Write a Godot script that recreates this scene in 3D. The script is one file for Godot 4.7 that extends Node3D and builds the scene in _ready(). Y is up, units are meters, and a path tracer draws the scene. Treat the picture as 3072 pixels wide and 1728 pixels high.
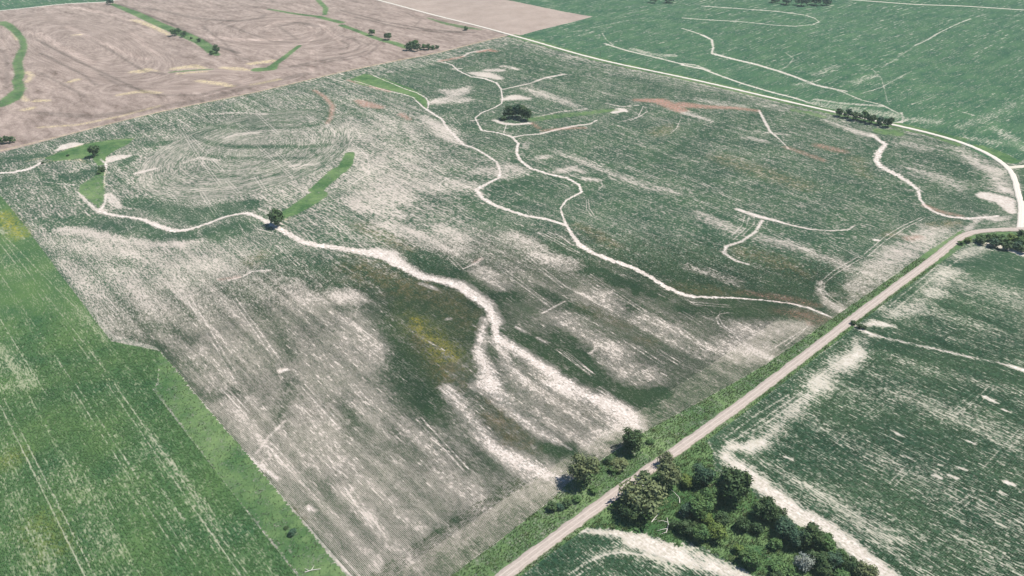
extends Node3D

# Farmland seen from a drone: a washed soybean field between two gravel roads.
# World axes follow the land survey: +x runs along the near gravel road, -z along the far one.

const EYE := Vector3(0.0, 310.0, 0.0)
const BLOCK := 256.0

var cam_basis: Basis
var strokes: Array = []
var areas: Array = []
var fields: Array = []
var noise_fine: PackedByteArray
var noise_wide: PackedByteArray
var blocks: Array = []
var cover_maps: Array = []
var pictures: Array = []
var tint_maps: Array = []
var ctl_cov: PackedFloat32Array
var ctl_weed: PackedFloat32Array
var ctl_brown: PackedFloat32Array
var names_used := {}
var trees: Array = []
var dead_wood: Array = []
# where the tillage runs in rings: field, centre x and z, cosine and sine of the long axis, squeeze, radius
var contour_whorls: Array = [
	[0, 334, -853, 0.572, 0.820, 0.75, 111],
	[1, 667, -1421, 0.087, 0.996, 1.29, 174],
	[1, 351, -1600, 0.035, 0.999, 3.83, 392],
	[1, 670, -1247, 0.527, 0.850, 0.87, 91],
	[1, 406, -1186, 0.860, 0.511, 2.24, 155],
]
const CX0 := -64.0
const CZ0 := -2304.0
const CN := 656
const CM := 768
const CS := 3.0


func relief(x: float, z: float) -> float:
	return 2.6 * sin(x * 0.0105 + 0.7) * cos(z * 0.0088 + 0.4) + 1.3 * sin(x * 0.019 + z * 0.016 + 1.1)


func on_ground(x: float, z: float, up := 0.0) -> Vector3:
	return Vector3(x, relief(x, z) + up, z)


func _ready() -> void:
	# ---- camera
	var cam := Camera3D.new()
	cam.name = "camera"
	cam_basis = Basis(Vector3(0.75102, -0.02324, 0.65988), Vector3(0.34956, 0.86184, -0.36749), Vector3(-0.56016, 0.50666, 0.65538)).orthonormalized()
	cam.transform = Transform3D(cam_basis, EYE)
	cam.fov = 40.9
	cam.near = 1.0
	cam.far = 12000.0
	add_child(cam)
	cam.make_current()
	# ---- sky, air, exposure
	var env := Environment.new()
	var sky := Sky.new()
	var sm := ProceduralSkyMaterial.new()
	sm.sky_top_color = Color(0.36, 0.52, 0.74)
	sm.sky_horizon_color = Color(0.74, 0.80, 0.84)
	sm.sky_curve = 0.12
	sm.ground_bottom_color = Color(0.35, 0.38, 0.32)
	sm.ground_horizon_color = Color(0.60, 0.68, 0.72)
	sm.sun_angle_max = 20.0
	sky.sky_material = sm
	env.background_mode = Environment.BG_SKY
	env.sky = sky
	env.background_energy_multiplier = 0.5
	env.tonemap_mode = Environment.TONE_MAPPER_LINEAR
	env.tonemap_exposure = 1.85
	env.fog_enabled = true
	env.fog_density = 0.00006
	env.fog_light_color = Color(0.76, 0.86, 0.84)
	env.sdfgi_enabled = true
	env.ssao_enabled = true
	env.ssil_enabled = true
	var we := WorldEnvironment.new()
	we.name = "environment"
	we.environment = env
	add_child(we)
	# ---- sun: high, from the right of the picture
	var sun := DirectionalLight3D.new()
	sun.name = "sun"
	sun.light_energy = 1.6
	sun.light_angular_distance = 0.5
	sun.light_color = Color(1.0, 0.966, 0.915)
	sun.shadow_enabled = true
	sun.directional_shadow_max_distance = 2500.0
	var shade := Vector3(-0.50, -0.835, -0.23).normalized()
	add_child(sun)
	sun.look_at_from_position(Vector3.ZERO, shade, Vector3.UP)

	land_data()
	var t0 := Time.get_ticks_msec()
	make_noise()
	make_controls()
	print("controls ", Time.get_ticks_msec() - t0)
	choose_blocks()
	cover_maps.resize(blocks.size())
	pictures.resize(blocks.size())
	tint_maps.resize(blocks.size())
	var crew := []
	for k in 4:
		var th := Thread.new()
		th.start(paint_blocks)
		crew.append(th)
	for th in crew:
		th.wait_to_finish()
	print("painted ", blocks.size(), " blocks ", Time.get_ticks_msec() - t0)
	build_ground()
	build_roads()
	build_crops()
	print("crops ", Time.get_ticks_msec() - t0)
	build_grass()
	build_trees()
	build_poles()
	build_small_things()
	print("done ", Time.get_ticks_msec() - t0)


# ------------------------------------------------------------------ helpers
func numbered(called: String) -> String:
	var n: int = names_used.get(called, 0)
	names_used[called] = n + 1
	return called if n == 0 else "%s_%03d" % [called, n]


func tag(o: Node, label: String, category := "", group := "", kind := "") -> void:
	if label:
		o.set_meta("label", label)
	if category:
		o.set_meta("category", category)
	if group:
		o.set_meta("group", group)
	if kind:
		o.set_meta("kind", kind)


func mesh_node(called: String, m: Mesh, mat: Material, parent: Node) -> MeshInstance3D:
	var o := MeshInstance3D.new()
	o.name = called
	o.mesh = m
	if mat:
		o.material_override = mat
	parent.add_child(o, true)
	return o


func paint(c: Color, rough := 0.95) -> StandardMaterial3D:
	var m := StandardMaterial3D.new()
	m.albedo_color = c.linear_to_srgb()
	m.roughness = rough
	m.metallic_specular = 0.2
	return m


func rand01(a: int, b: int) -> float:
	var h := (a * 374761393 + b * 668265263) & 0x7fffffff
	h = ((h ^ (h >> 13)) * 1274126177) & 0x7fffffff
	h = h ^ (h >> 16)
	return float(h & 0xffff) / 65535.0


func make_noise() -> void:
	var n := FastNoiseLite.new()
	n.seed = 11
	n.noise_type = FastNoiseLite.TYPE_SIMPLEX_SMOOTH
	n.frequency = 0.33
	n.fractal_type = FastNoiseLite.FRACTAL_FBM
	n.fractal_octaves = 2
	var im := n.get_seamless_image(512, 512, false, false, 0.1, true)
	im.convert(Image.FORMAT_L8)
	noise_fine = im.get_data()
	n.seed = 23
	n.frequency = 0.03
	n.fractal_octaves = 4
	im = n.get_seamless_image(512, 512, false, false, 0.1, true)
	im.convert(Image.FORMAT_L8)
	noise_wide = im.get_data()


# ------------------------------------------------------------------ land survey
func land_data() -> void:
	# strokes: kind, amount, softness, then x, z, width for each point
	strokes.append(["c", 0.97, 5.0, PackedFloat32Array([103.5, -797.3, 19.9, 133.6, -766.2, 29.0, 157.4, -727.5, 27.7, 177.8, -682, 22.5, 206.4, -660.7, 32.9, 230.2, -657, 30.1])])
	strokes.append(["c", 0.95, 4.0, PackedFloat32Array([173.2, -799.2, 18.0, 187.4, -779.9, 22.6, 199, -739.5, 25.6, 213.4, -709.3, 38.6, 239.2, -707.5, 38.0, 265.7, -699.5, 21.0])])
	strokes.append(["c", 0.95, 4.0, PackedFloat32Array([106.7, -1029.3, 33.2, 127.8, -1023.4, 21.9, 149, -1010, 15.7])])
	strokes.append(["c", 0.95, 4.0, PackedFloat32Array([91.3, -935, 20.5, 101.1, -958.9, 10.6])])
	strokes.append(["c", 0.95, 4.0, PackedFloat32Array([137.6, -900.3, 26.1, 153.6, -901, 32.6, 174.6, -908.5, 23.0])])
	strokes.append(["c", 0.88, 3.0, PackedFloat32Array([251.7, -957.7, 18.8, 268.2, -946.9, 14.0])])
	strokes.append(["c", 0.95, 3.0, PackedFloat32Array([206.6, -908, 11.5, 220.5, -923.8, 14.0])])
	strokes.append(["c", 0.92, 4.0, PackedFloat32Array([302.7, -247.3, 5.3, 308.8, -240.4, 13.4, 324.7, -237.4, 10.1])])
	strokes.append(["c", 0.88, 4.0, PackedFloat32Array([236.2, -247.8, 6.2, 238.1, -239.8, 6.5, 243.3, -235.2, 3.3])])
	strokes.append(["c", 0.85, 4.0, PackedFloat32Array([188.4, -237, 2.8, 177.4, -238.3, 3.6, 164.1, -238.5, 3.5, 152.7, -239.6, 3.5, 140.2, -240.9, 3.5])])
	strokes.append(["c", 0.92, 4.0, PackedFloat32Array([520.9, -230.2, 8.0, 536.7, -229, 8.4, 551.2, -226.8, 4.4])])
	strokes.append(["c", 0.80, 5.0, PackedFloat32Array([415.3, -289.6, 11.3, 434.4, -267.5, 16.7, 453.9, -246.3, 16.7, 463, -224.6, 10.9])])
	strokes.append(["c", 0.80, 6.0, PackedFloat32Array([320.8, -324.4, 9.1, 325.5, -309.3, 13.2, 326.8, -297.8, 8.4])])
	strokes.append(["c", 0.80, 5.0, PackedFloat32Array([312.3, -290.2, 10.2, 320.5, -273.5, 14.0, 323.1, -252.7, 10.5])])
	strokes.append(["c", 0.80, 5.0, PackedFloat32Array([351.1, -377.3, 6.4, 352.7, -349.8, 8.0, 357.1, -326.6, 6.5])])
	strokes.append(["c", 0.84, 5.0, PackedFloat32Array([386.4, -333.5, 6.7, 387.7, -308.2, 10.0, 391.6, -286.3, 10.0])])
	strokes.append(["c", 0.82, 5.0, PackedFloat32Array([346.6, -562.3, 9.2, 350.8, -544.8, 11.0, 353.3, -529.4, 8.4])])
	strokes.append(["c", 0.84, 5.0, PackedFloat32Array([319.9, -500.7, 13.0, 326.3, -486.3, 16.7, 325.3, -469.8, 9.1])])
	strokes.append(["c", 0.84, 5.0, PackedFloat32Array([322.8, -402.9, 11.5, 330.1, -392.4, 10.9, 332, -382.2, 6.5])])
	strokes.append(["c", 0.80, 5.0, PackedFloat32Array([460.8, -634.4, 13.7, 457.7, -602.9, 24.6, 471.4, -597.7, 14.5])])
	strokes.append(["c", 0.23, 8.1, PackedFloat32Array([341.4, -646.2, 12.2, 341.4, -623.8, 16.7, 350.3, -602, 15.1, 355.1, -574.9, 11.4])])
	strokes.append(["c", 0.21, 8.1, PackedFloat32Array([333.4, -575.9, 12.1, 342.5, -549.8, 13.3, 345.9, -521.3, 13.5, 347.5, -491.8, 13.2, 350.6, -476.9, 9.9])])
	strokes.append(["c", 0.23, 6.8, PackedFloat32Array([368.2, -529.2, 8.8, 365.9, -506.3, 10.3, 364.8, -491.3, 6.8])])
	strokes.append(["c", 0.21, 6.8, PackedFloat32Array([337.6, -435.7, 10.5, 336.6, -421, 11.2, 333, -403.7, 7.8])])
	strokes.append(["c", 0.18, 8.1, PackedFloat32Array([391.1, -423.4, 10.3, 394.4, -407.5, 17.1, 401.1, -392.4, 13.2])])
	strokes.append(["c", 0.25, 9.5, PackedFloat32Array([398.6, -465.9, 12.2, 399.7, -446.2, 14.1, 401.1, -430.8, 8.1])])
	strokes.append(["c", 0.20, 8.1, PackedFloat32Array([373.5, -352, 11.4, 378.6, -340, 15.7, 377.9, -325.8, 10.9])])
	strokes.append(["c", 0.21, 8.1, PackedFloat32Array([331, -347.4, 8.2, 336.2, -333.2, 9.0, 334.6, -314.3, 8.0, 333.5, -294.1, 12.8, 338.5, -283.8, 13.9])])
	strokes.append(["c", 0.16, 9.5, PackedFloat32Array([336.3, -291.7, 6.7, 327, -279.5, 12.5, 324, -264.9, 17.5, 330.8, -253.6, 13.0])])
	strokes.append(["c", 0.34, 10.8, PackedFloat32Array([383.2, -297.9, 13.0, 384.8, -280.8, 13.6, 382.2, -265.6, 12.3])])
	strokes.append(["c", 0.18, 8.1, PackedFloat32Array([388.3, -245.6, 15.9, 400.6, -232.4, 22.2, 409.8, -221.6, 19.2, 410.4, -212.6, 8.9])])
	strokes.append(["c", 0.32, 8.1, PackedFloat32Array([425, -240.4, 19.7, 441.1, -227.1, 14.4, 458.7, -216.7, 7.8])])
	strokes.append(["c", 0.34, 9.5, PackedFloat32Array([578, -222.9, 7.3, 617.7, -225.4, 14.1, 644.2, -215, 11.7, 684.1, -221.2, 7.1])])
	strokes.append(["c", 0.34, 9.5, PackedFloat32Array([542.1, -220.9, 6.4, 582, -219.3, 8.1, 614.6, -218.3, 8.3])])
	strokes.append(["c", 0.36, 6.8, PackedFloat32Array([563.5, -386.3, 6.8, 558.5, -361.8, 11.4, 555.9, -340.1, 9.1])])
	strokes.append(["c", 0.43, 6.8, PackedFloat32Array([558, -314.4, 12.8, 562.4, -291.2, 15.0, 565.2, -274.2, 9.8])])
	strokes.append(["c", 0.38, 6.8, PackedFloat32Array([560.3, -265.3, 7.2, 563.3, -249.2, 11.0, 558.3, -235.1, 7.4])])
	strokes.append(["c", 0.45, 6.8, PackedFloat32Array([468.6, -327.1, 4.5, 475.3, -305.7, 6.3, 477.4, -285.8, 7.9])])
	strokes.append(["c", 0.23, 4.1, PackedFloat32Array([523.3, -239.4, 2.4, 508, -231.7, 2.6, 499, -219, 4.4, 497.4, -207.5, 6.8])])
	strokes.append(["c", 0.16, 4.1, PackedFloat32Array([722.2, -923.3, 13.0, 727.7, -901.5, 27.7, 726, -865.9, 14.5])])
	strokes.append(["c", 0.20, 4.1, PackedFloat32Array([745.5, -916.7, 15.9, 757.9, -900.2, 15.8])])
	strokes.append(["c", 0.34, 5.4, PackedFloat32Array([776.5, -915.7, 9.2, 779.4, -888.1, 9.2])])
	strokes.append(["c", 0.14, 4.1, PackedFloat32Array([660.3, -777.9, 10.8, 675.9, -774.1, 24.4, 683.2, -758.3, 11.2])])
	strokes.append(["c", 0.34, 6.8, PackedFloat32Array([636.8, -882.7, 12.5, 641.1, -854.6, 33.2, 665.7, -864.9, 11.7])])
	strokes.append(["c", 0.39, 8.1, PackedFloat32Array([616.4, -846.6, 18.2, 619.9, -821.6, 26.6])])
	strokes.append(["c", 0.38, 8.1, PackedFloat32Array([715.4, -793.6, 12.4, 711.3, -762.3, 18.3, 715.2, -720, 17.4, 709.9, -695, 7.0])])
	strokes.append(["c", 0.29, 5.4, PackedFloat32Array([592.8, -848.1, 17.9, 604.5, -842.7, 29.5, 604.2, -833.4, 5.5])])
	strokes.append(["c", 0.30, 6.8, PackedFloat32Array([548.4, -807.7, 9.8, 538.5, -765.7, 20.5, 526.1, -722.3, 21.2, 518.4, -696.9, 10.2])])
	strokes.append(["c", 0.43, 6.8, PackedFloat32Array([480.1, -610.5, 22.6, 499.8, -587.8, 44.5, 505.1, -576.8, 21.0])])
	strokes.append(["c", 0.25, 5.4, PackedFloat32Array([570.2, -636.1, 4.8, 562.7, -625.7, 3.2])])
	strokes.append(["c", 0.21, 5.4, PackedFloat32Array([551.4, -591.4, 9.1, 560.7, -588.5, 5.5])])
	strokes.append(["c", 0.25, 5.4, PackedFloat32Array([539.7, -550.1, 9.8, 556, -546.6, 15.4, 557.9, -530.7, 6.3])])
	strokes.append(["c", 0.21, 4.1, PackedFloat32Array([546.7, -516, 9.1, 552.7, -506.6, 7.2])])
	strokes.append(["c", 0.43, 8.1, PackedFloat32Array([578.8, -594.5, 6.3, 579.5, -557.7, 12.0, 576.7, -515.7, 11.9, 578.2, -462.4, 12.4, 587.1, -435.7, 9.8])])
	strokes.append(["c", 0.38, 10.8, PackedFloat32Array([455.2, -848.2, 15.2, 452.6, -818.9, 20.4, 446.5, -793.9, 12.0])])
	strokes.append(["c", 0.39, 10.8, PackedFloat32Array([498.3, -830, 15.6, 508.9, -792.4, 16.9, 494.1, -754.1, 11.0])])
	strokes.append(["c", 0.38, 10.8, PackedFloat32Array([417.5, -761.3, 14.2, 404.6, -717.9, 13.2, 365.2, -686, 16.9])])
	strokes.append(["c", 0.34, 8.1, PackedFloat32Array([441.2, -734.1, 10.8, 417.6, -711.4, 11.4, 392, -692.4, 12.0])])
	strokes.append(["c", 0.32, 10.8, PackedFloat32Array([441.9, -605.2, 14.4, 441.9, -582.9, 14.2])])
	strokes.append(["c", 0.41, 10.8, PackedFloat32Array([396.2, -672.9, 26.2, 405.5, -637, 27.6, 419.8, -609.9, 26.1])])
	strokes.append(["c", 0.43, 12.2, PackedFloat32Array([449.6, -714.1, 12.6, 442.1, -674.8, 18.3])])
	strokes.append(["c", 0.34, 6.8, PackedFloat32Array([894.2, -288, 4.2, 867.6, -260.8, 13.9, 852, -235.3, 18.2, 810.2, -211.1, 10.5])])
	strokes.append(["c", 0.48, 8.1, PackedFloat32Array([811.8, -304.2, 9.4, 804.9, -274, 18.3, 798, -245.3, 17.9])])
	strokes.append(["c", 0.52, 8.1, PackedFloat32Array([871.5, -339.9, 14.8, 869.6, -316.9, 18.2])])
	strokes.append(["c", 0.29, 5.4, PackedFloat32Array([885.9, -443.1, 4.8, 881.1, -416.3, 9.3, 873.4, -390.7, 11.1, 873.9, -376.6, 12.2])])
	strokes.append(["c", 0.38, 5.4, PackedFloat32Array([790.5, -577.9, 12.2, 789, -556.3, 11.3, 783.9, -532.6, 6.9])])
	strokes.append(["c", 0.43, 5.4, PackedFloat32Array([763.6, -475.1, 8.7, 772.5, -454.4, 13.0])])
	strokes.append(["c", 0.48, 8.1, PackedFloat32Array([843.8, -601.9, 10.8, 848.4, -571.5, 16.7, 862.1, -542.5, 11.5])])
	strokes.append(["c", 0.48, 8.1, PackedFloat32Array([885.8, -528.5, 10.0, 884.9, -499, 12.0])])
	strokes.append(["c", 0.32, 5.4, PackedFloat32Array([794.3, -475.9, 4.6, 807.6, -445.4, 6.8])])
	strokes.append(["c", 0.21, 6.8, PackedFloat32Array([108.6, -768.2, 9.6, 126.6, -742, 13.3, 140.4, -711.2, 12.6, 154.9, -684.4, 11.9, 176.5, -662.5, 10.9, 192.1, -656, 8.7])])
	strokes.append(["c", 0.34, 9.5, PackedFloat32Array([111, -726.9, 11.6, 124.7, -697.5, 16.5, 140.4, -675.6, 15.5, 155.6, -653.4, 13.2])])
	strokes.append(["c", 0.38, 9.5, PackedFloat32Array([92.7, -699.9, 7.9, 100.6, -652.8, 9.5, 101.3, -620.2, 6.3])])
	strokes.append(["c", 0.34, 8.1, PackedFloat32Array([110.8, -658.4, 7.6, 114.7, -630.1, 11.3, 121.8, -588.4, 14.2, 124.8, -553.5, 10.9])])
	strokes.append(["c", 0.38, 10.8, PackedFloat32Array([132.1, -650.3, 13.8, 156.8, -625.4, 20.7, 185.6, -597.2, 19.2, 194.1, -576.9, 8.9])])
	strokes.append(["c", 0.39, 12.2, PackedFloat32Array([145, -593.9, 13.5, 144.9, -539.4, 12.8, 145.2, -491.7, 14.2, 145.5, -449.1, 11.6])])
	strokes.append(["c", 0.34, 9.5, PackedFloat32Array([213.1, -509.7, 12.2, 217, -495.6, 16.7, 229, -490, 12.2, 238.5, -486.6, 10.2])])
	strokes.append(["c", 0.14, 6.8, PackedFloat32Array([237.4, -484.9, 17.8, 242.8, -479.8, 15.7, 244.9, -469.5, 5.9])])
	strokes.append(["c", 0.34, 8.1, PackedFloat32Array([225.3, -454.7, 7.8, 222.4, -425.9, 12.6, 217.8, -402.9, 12.8, 206.1, -392.9, 12.4])])
	strokes.append(["c", 0.34, 8.1, PackedFloat32Array([208.1, -435.3, 5.9, 201.6, -408.1, 5.6])])
	strokes.append(["c", 0.20, 5.4, PackedFloat32Array([131.6, -497.1, 4.0, 123.7, -484.8, 4.9])])
	strokes.append(["c", 0.52, 8.1, PackedFloat32Array([178.7, -496.9, 8.3, 173.5, -445.1, 8.6, 165.7, -411.3, 7.9])])
	strokes.append(["c", 0.34, 10.8, PackedFloat32Array([183.4, -373.3, 6.0, 184.8, -354.8, 5.9])])
	strokes.append(["c", 0.30, 10.8, PackedFloat32Array([142.9, -320.4, 9.1, 138.3, -295.4, 10.3, 138.1, -274.9, 11.2, 140.4, -253.1, 10.3])])
	strokes.append(["c", 0.36, 10.8, PackedFloat32Array([185.6, -321.5, 6.0, 188.7, -306.3, 8.2, 187.8, -281.3, 7.6])])
	strokes.append(["c", 0.34, 10.8, PackedFloat32Array([175.7, -284.3, 7.4, 174.9, -264.4, 7.4, 177.2, -249.4, 6.7])])
	strokes.append(["c", 0.29, 9.5, PackedFloat32Array([121.7, -284.5, 4.2, 120.6, -260.3, 5.9, 114.4, -243, 5.7])])
	strokes.append(["c", 0.39, 8.1, PackedFloat32Array([168.3, -238.2, 5.5, 186.9, -233.1, 6.5, 211.7, -228.4, 6.5])])
	strokes.append(["c", 0.34, 8.1, PackedFloat32Array([129, -236.6, 5.1, 151.5, -233.4, 6.1, 167.3, -231.4, 5.3])])
	strokes.append(["c", 0.34, 10.8, PackedFloat32Array([113.9, -420.4, 7.8, 115.4, -385.2, 7.5, 117.3, -337.2, 9.3])])
	strokes.append(["c", 0.36, 10.8, PackedFloat32Array([149, -380.4, 8.6, 151.9, -360.3, 7.9, 149.1, -337.9, 7.2])])
	strokes.append(["c", 0.72, 6.0, PackedFloat32Array([93.2, -722, 8.0, 103, -690.8, 8.2, 106.2, -650.5, 6.9, 107.3, -619.9, 5.3, 106.9, -589.6, 4.7, 109.2, -566.2, 4.3])])
	strokes.append(["c", 0.72, 6.0, PackedFloat32Array([108.3, -549.4, 5.9, 114.4, -538.7, 7.0, 121.2, -522.7, 6.5, 126.5, -506.2, 4.7, 128.2, -495.8, 3.2])])
	strokes.append(["c", 0.72, 6.0, PackedFloat32Array([130.3, -661.9, 7.4, 142, -637.1, 7.8, 141.9, -621.3, 4.6])])
	strokes.append(["c", 0.72, 6.0, PackedFloat32Array([105.2, -698.5, 5.6, 108.3, -682.8, 5.5])])
	strokes.append(["c", 0.72, 6.0, PackedFloat32Array([137.2, -587.2, 6.6, 137.5, -533.8, 6.2])])
	strokes.append(["c", 0.72, 6.0, PackedFloat32Array([176.7, -563.6, 8.6, 178.6, -519.2, 10.4, 178, -474.1, 9.1, 169.8, -437.9, 7.3])])
	strokes.append(["c", 0.72, 6.0, PackedFloat32Array([210.5, -586.9, 12.1, 223.1, -563.3, 13.4, 239.4, -525.3, 11.4, 251.4, -508.5, 10.1])])
	strokes.append(["c", 0.72, 6.0, PackedFloat32Array([253.7, -512.4, 14.2, 262.6, -486, 13.5, 260.4, -453.8, 11.2])])
	strokes.append(["c", 0.72, 6.0, PackedFloat32Array([83.1, -545.4, 6.6, 93.8, -535, 8.6, 104.4, -511.2, 8.5, 112.2, -486.8, 7.6, 115.6, -467.4, 6.1])])
	strokes.append(["c", 0.72, 6.0, PackedFloat32Array([198.9, -349.8, 8.6, 198.2, -328.1, 10.1, 197, -315, 5.3])])
	strokes.append(["c", 0.72, 6.0, PackedFloat32Array([195.4, -311.4, 4.4, 193.2, -288.5, 5.9, 190.5, -266.3, 4.9])])
	strokes.append(["c", 0.72, 6.0, PackedFloat32Array([202.7, -269.3, 5.1, 201.5, -258.3, 5.9])])
	strokes.append(["c", 0.72, 6.0, PackedFloat32Array([125.1, -291.8, 2.8, 123.3, -275.1, 2.8, 123, -261.6, 2.7])])
	strokes.append(["c", 0.72, 6.0, PackedFloat32Array([174.2, -374.7, 5.1, 168.2, -353.2, 4.9, 156.7, -338.8, 4.1])])
	strokes.append(["c", 0.72, 6.0, PackedFloat32Array([154.4, -412.1, 5.3, 143.3, -394.4, 5.4, 129.8, -382.3, 4.8])])
	strokes.append(["c", 0.72, 6.0, PackedFloat32Array([128.2, -313.8, 5.8, 125.6, -307.8, 3.6])])
	strokes.append(["c", 0.72, 6.0, PackedFloat32Array([178.5, -325.4, 5.1, 176.6, -305.6, 5.8, 173.9, -283.1, 4.8])])
	strokes.append(["c", 0.72, 6.0, PackedFloat32Array([113.3, -431.6, 8.8, 125.5, -426.4, 8.8])])
	strokes.append(["c", 0.72, 6.0, PackedFloat32Array([101.5, -454.9, 3.8, 104.2, -439.5, 2.8])])
	strokes.append(["o", 0.80, 5.0, PackedFloat32Array([247.2, -397.6, 6.6, 245.8, -382.5, 6.6, 245.3, -369.3, 6.2, 240.1, -344.4, 5.8])])
	strokes.append(["o", 0.60, 6.0, PackedFloat32Array([457.6, -441.9, 6.5, 456.7, -421.1, 12.3, 452.8, -393.8, 9.6])])
	strokes.append(["o", 0.50, 8.0, PackedFloat32Array([318.4, -586.4, 11.4, 320.5, -545, 14.3, 321, -514.3, 10.1])])
	strokes.append(["o", 0.50, 8.0, PackedFloat32Array([362.6, -338.7, 6.2, 363.1, -312.3, 7.6, 364.1, -300.4, 6.1])])
	strokes.append(["o", 0.60, 5.0, PackedFloat32Array([360, -284.4, 6.4, 363.4, -275.2, 6.4])])
	strokes.append(["o", 0.50, 9.0, PackedFloat32Array([438.7, -307.8, 12.5, 450.7, -291.5, 12.3, 463.8, -276.3, 8.1])])
	strokes.append(["o", 0.50, 9.0, PackedFloat32Array([524.9, -312.1, 14.1, 529.5, -283.2, 17.1, 524.6, -256.2, 11.3])])
	strokes.append(["o", 0.55, 6.0, PackedFloat32Array([640.2, -243.1, 5.5, 650.7, -241, 5.6])])
	strokes.append(["o", 0.60, 6.0, PackedFloat32Array([689.7, -223.6, 11.1, 710, -214.9, 8.9])])
	strokes.append(["o", 0.40, 9.0, PackedFloat32Array([697.8, -455.4, 24.9, 691.9, -401.6, 28.1, 689.8, -354.4, 25.3])])
	strokes.append(["o", 0.40, 8.0, PackedFloat32Array([796.3, -354.5, 13.0, 759.6, -323.5, 9.4])])
	strokes.append(["o", 0.50, 7.0, PackedFloat32Array([209.4, -584.7, 13.4, 221.8, -592.9, 10.3])])
	strokes.append(["o", 0.45, 7.0, PackedFloat32Array([713.3, -556.3, 25.2, 735.9, -558.5, 17.1])])
	strokes.append(["o", 0.50, 3.0, PackedFloat32Array([103.2, -319.2, 2.2, 104.3, -297.2, 2.8])])
	strokes.append(["r", 0.90, 3.0, PackedFloat32Array([467.5, -274.1, 4.1, 477.4, -255.9, 8.0, 486.2, -238.7, 7.9, 490.4, -223.7, 3.8])])
	strokes.append(["r", 0.90, 4.0, PackedFloat32Array([463.8, -241.5, 5.6, 471.7, -224.5, 12.9, 475.4, -210.8, 7.2])])
	strokes.append(["r", 0.70, 4.0, PackedFloat32Array([466.9, -213.2, 5.6, 478.2, -209.2, 4.3])])
	strokes.append(["r", 0.90, 4.0, PackedFloat32Array([790.8, -658.3, 9.0, 808, -634.2, 19.6, 794.9, -588.9, 17.1])])
	strokes.append(["r", 0.80, 4.0, PackedFloat32Array([814, -600.4, 21.9, 824.1, -576.5, 13.9, 849, -543.4, 10.1, 859.3, -519, 6.6])])
	strokes.append(["r", 0.80, 3.0, PackedFloat32Array([813.7, -1019.6, 10.0, 829.4, -1014.3, 13.7, 831.7, -996.6, 6.5])])
	strokes.append(["r", 0.70, 3.0, PackedFloat32Array([739.1, -1026.4, 9.8, 764, -1020.2, 11.1, 779.6, -1019, 6.0])])
	strokes.append(["r", 0.70, 4.0, PackedFloat32Array([523.2, -924.1, 10.5, 523.3, -900.7, 19.7, 529.1, -880.5, 11.0])])
	strokes.append(["r", 0.80, 3.0, PackedFloat32Array([567.3, -1025.6, 5.0, 572.5, -986.2, 5.8, 579.5, -934.4, 4.6])])
	strokes.append(["r", 0.60, 3.0, PackedFloat32Array([534.3, -838.2, 7.8, 529.6, -813.4, 6.3])])
	strokes.append(["r", 0.70, 3.0, PackedFloat32Array([621.5, -680.7, 3.8, 616.3, -663.1, 3.8])])
	strokes.append(["r", 0.60, 3.0, PackedFloat32Array([613.5, -653.1, 5.3, 648.4, -636.4, 6.8, 658.6, -628.3, 5.6])])
	strokes.append(["r", 0.80, 3.0, PackedFloat32Array([504.2, -1013.1, 3.5, 498.3, -972.3, 4.9, 484.8, -927.2, 4.5, 461.3, -890, 3.9, 444.6, -871, 2.8])])
	strokes.append(["r", 0.60, 4.0, PackedFloat32Array([774, -424.5, 4.4, 772.7, -403.9, 5.2, 768.5, -376, 5.0])])
	strokes.append(["r", 0.60, 5.0, PackedFloat32Array([804.8, -401.6, 10.1, 807.8, -376.1, 9.8])])
	strokes.append(["r", 0.60, 3.0, PackedFloat32Array([730.2, -249.7, 4.1, 725.1, -232.9, 5.3, 727.4, -217.4, 3.7])])
	strokes.append(["r", 0.50, 4.0, PackedFloat32Array([648.7, -228.4, 6.9, 658.1, -223.5, 6.9])])
	strokes.append(["r", 0.50, 2.0, PackedFloat32Array([177.1, -574.7, 2.8, 190.3, -568.5, 2.8])])
	strokes.append(["r", 0.50, 2.0, PackedFloat32Array([344.6, -451.3, 2.9, 352.1, -451.7, 2.9])])
	strokes.append(["b", 1.00, 0.8, PackedFloat32Array([147.4, -794.9, 5.1, 149.6, -779.8, 5.0, 157.3, -765, 5.1, 165.8, -753.2, 5.0, 172.9, -737.1, 6.0, 177.3, -714.3, 8.0, 183.8, -694.8, 8.1, 192.2, -687.7, 6.9, 204.2, -686.1, 4.9, 217.6, -687.8, 4.7, 231.8, -690.5, 5.1, 243.8, -687.4, 6.0, 251.9, -681.6, 5.8, 254.4, -666.6, 6.0, 255.7, -647.1, 6.9, 258, -627.7, 8.4, 258.8, -608.6, 7.7, 260.3, -591.4, 7.8, 267.5, -575.8, 9.2, 279.9, -556.9, 9.9])])
	strokes.append(["b", 1.00, 1.5, PackedFloat32Array([279.3, -555.8, 10.0, 288, -543.6, 10.4, 295.3, -527.5, 11.2, 299.3, -510.6, 12.8, 298.8, -495.8, 9.2, 299.2, -478.8, 7.1, 300.8, -462.4, 8.0, 306.7, -448.5, 9.0, 310.3, -433.9, 8.1, 309.8, -416.4, 7.6, 307.8, -399.2, 7.7, 306.2, -384.6, 7.2, 299.1, -371.5, 6.5, 290.2, -358.8, 6.9, 285.1, -349.9, 7.6])])
	strokes.append(["p", 0.85, 3.0, PackedFloat32Array([297.1, -530.2, 13.8, 305.6, -516.2, 11.0, 303.2, -494.4, 7.2, 301.3, -466.7, 6.8, 315.4, -431.9, 8.1, 312, -394.7, 7.2, 300.6, -367.4, 6.3])])
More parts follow.
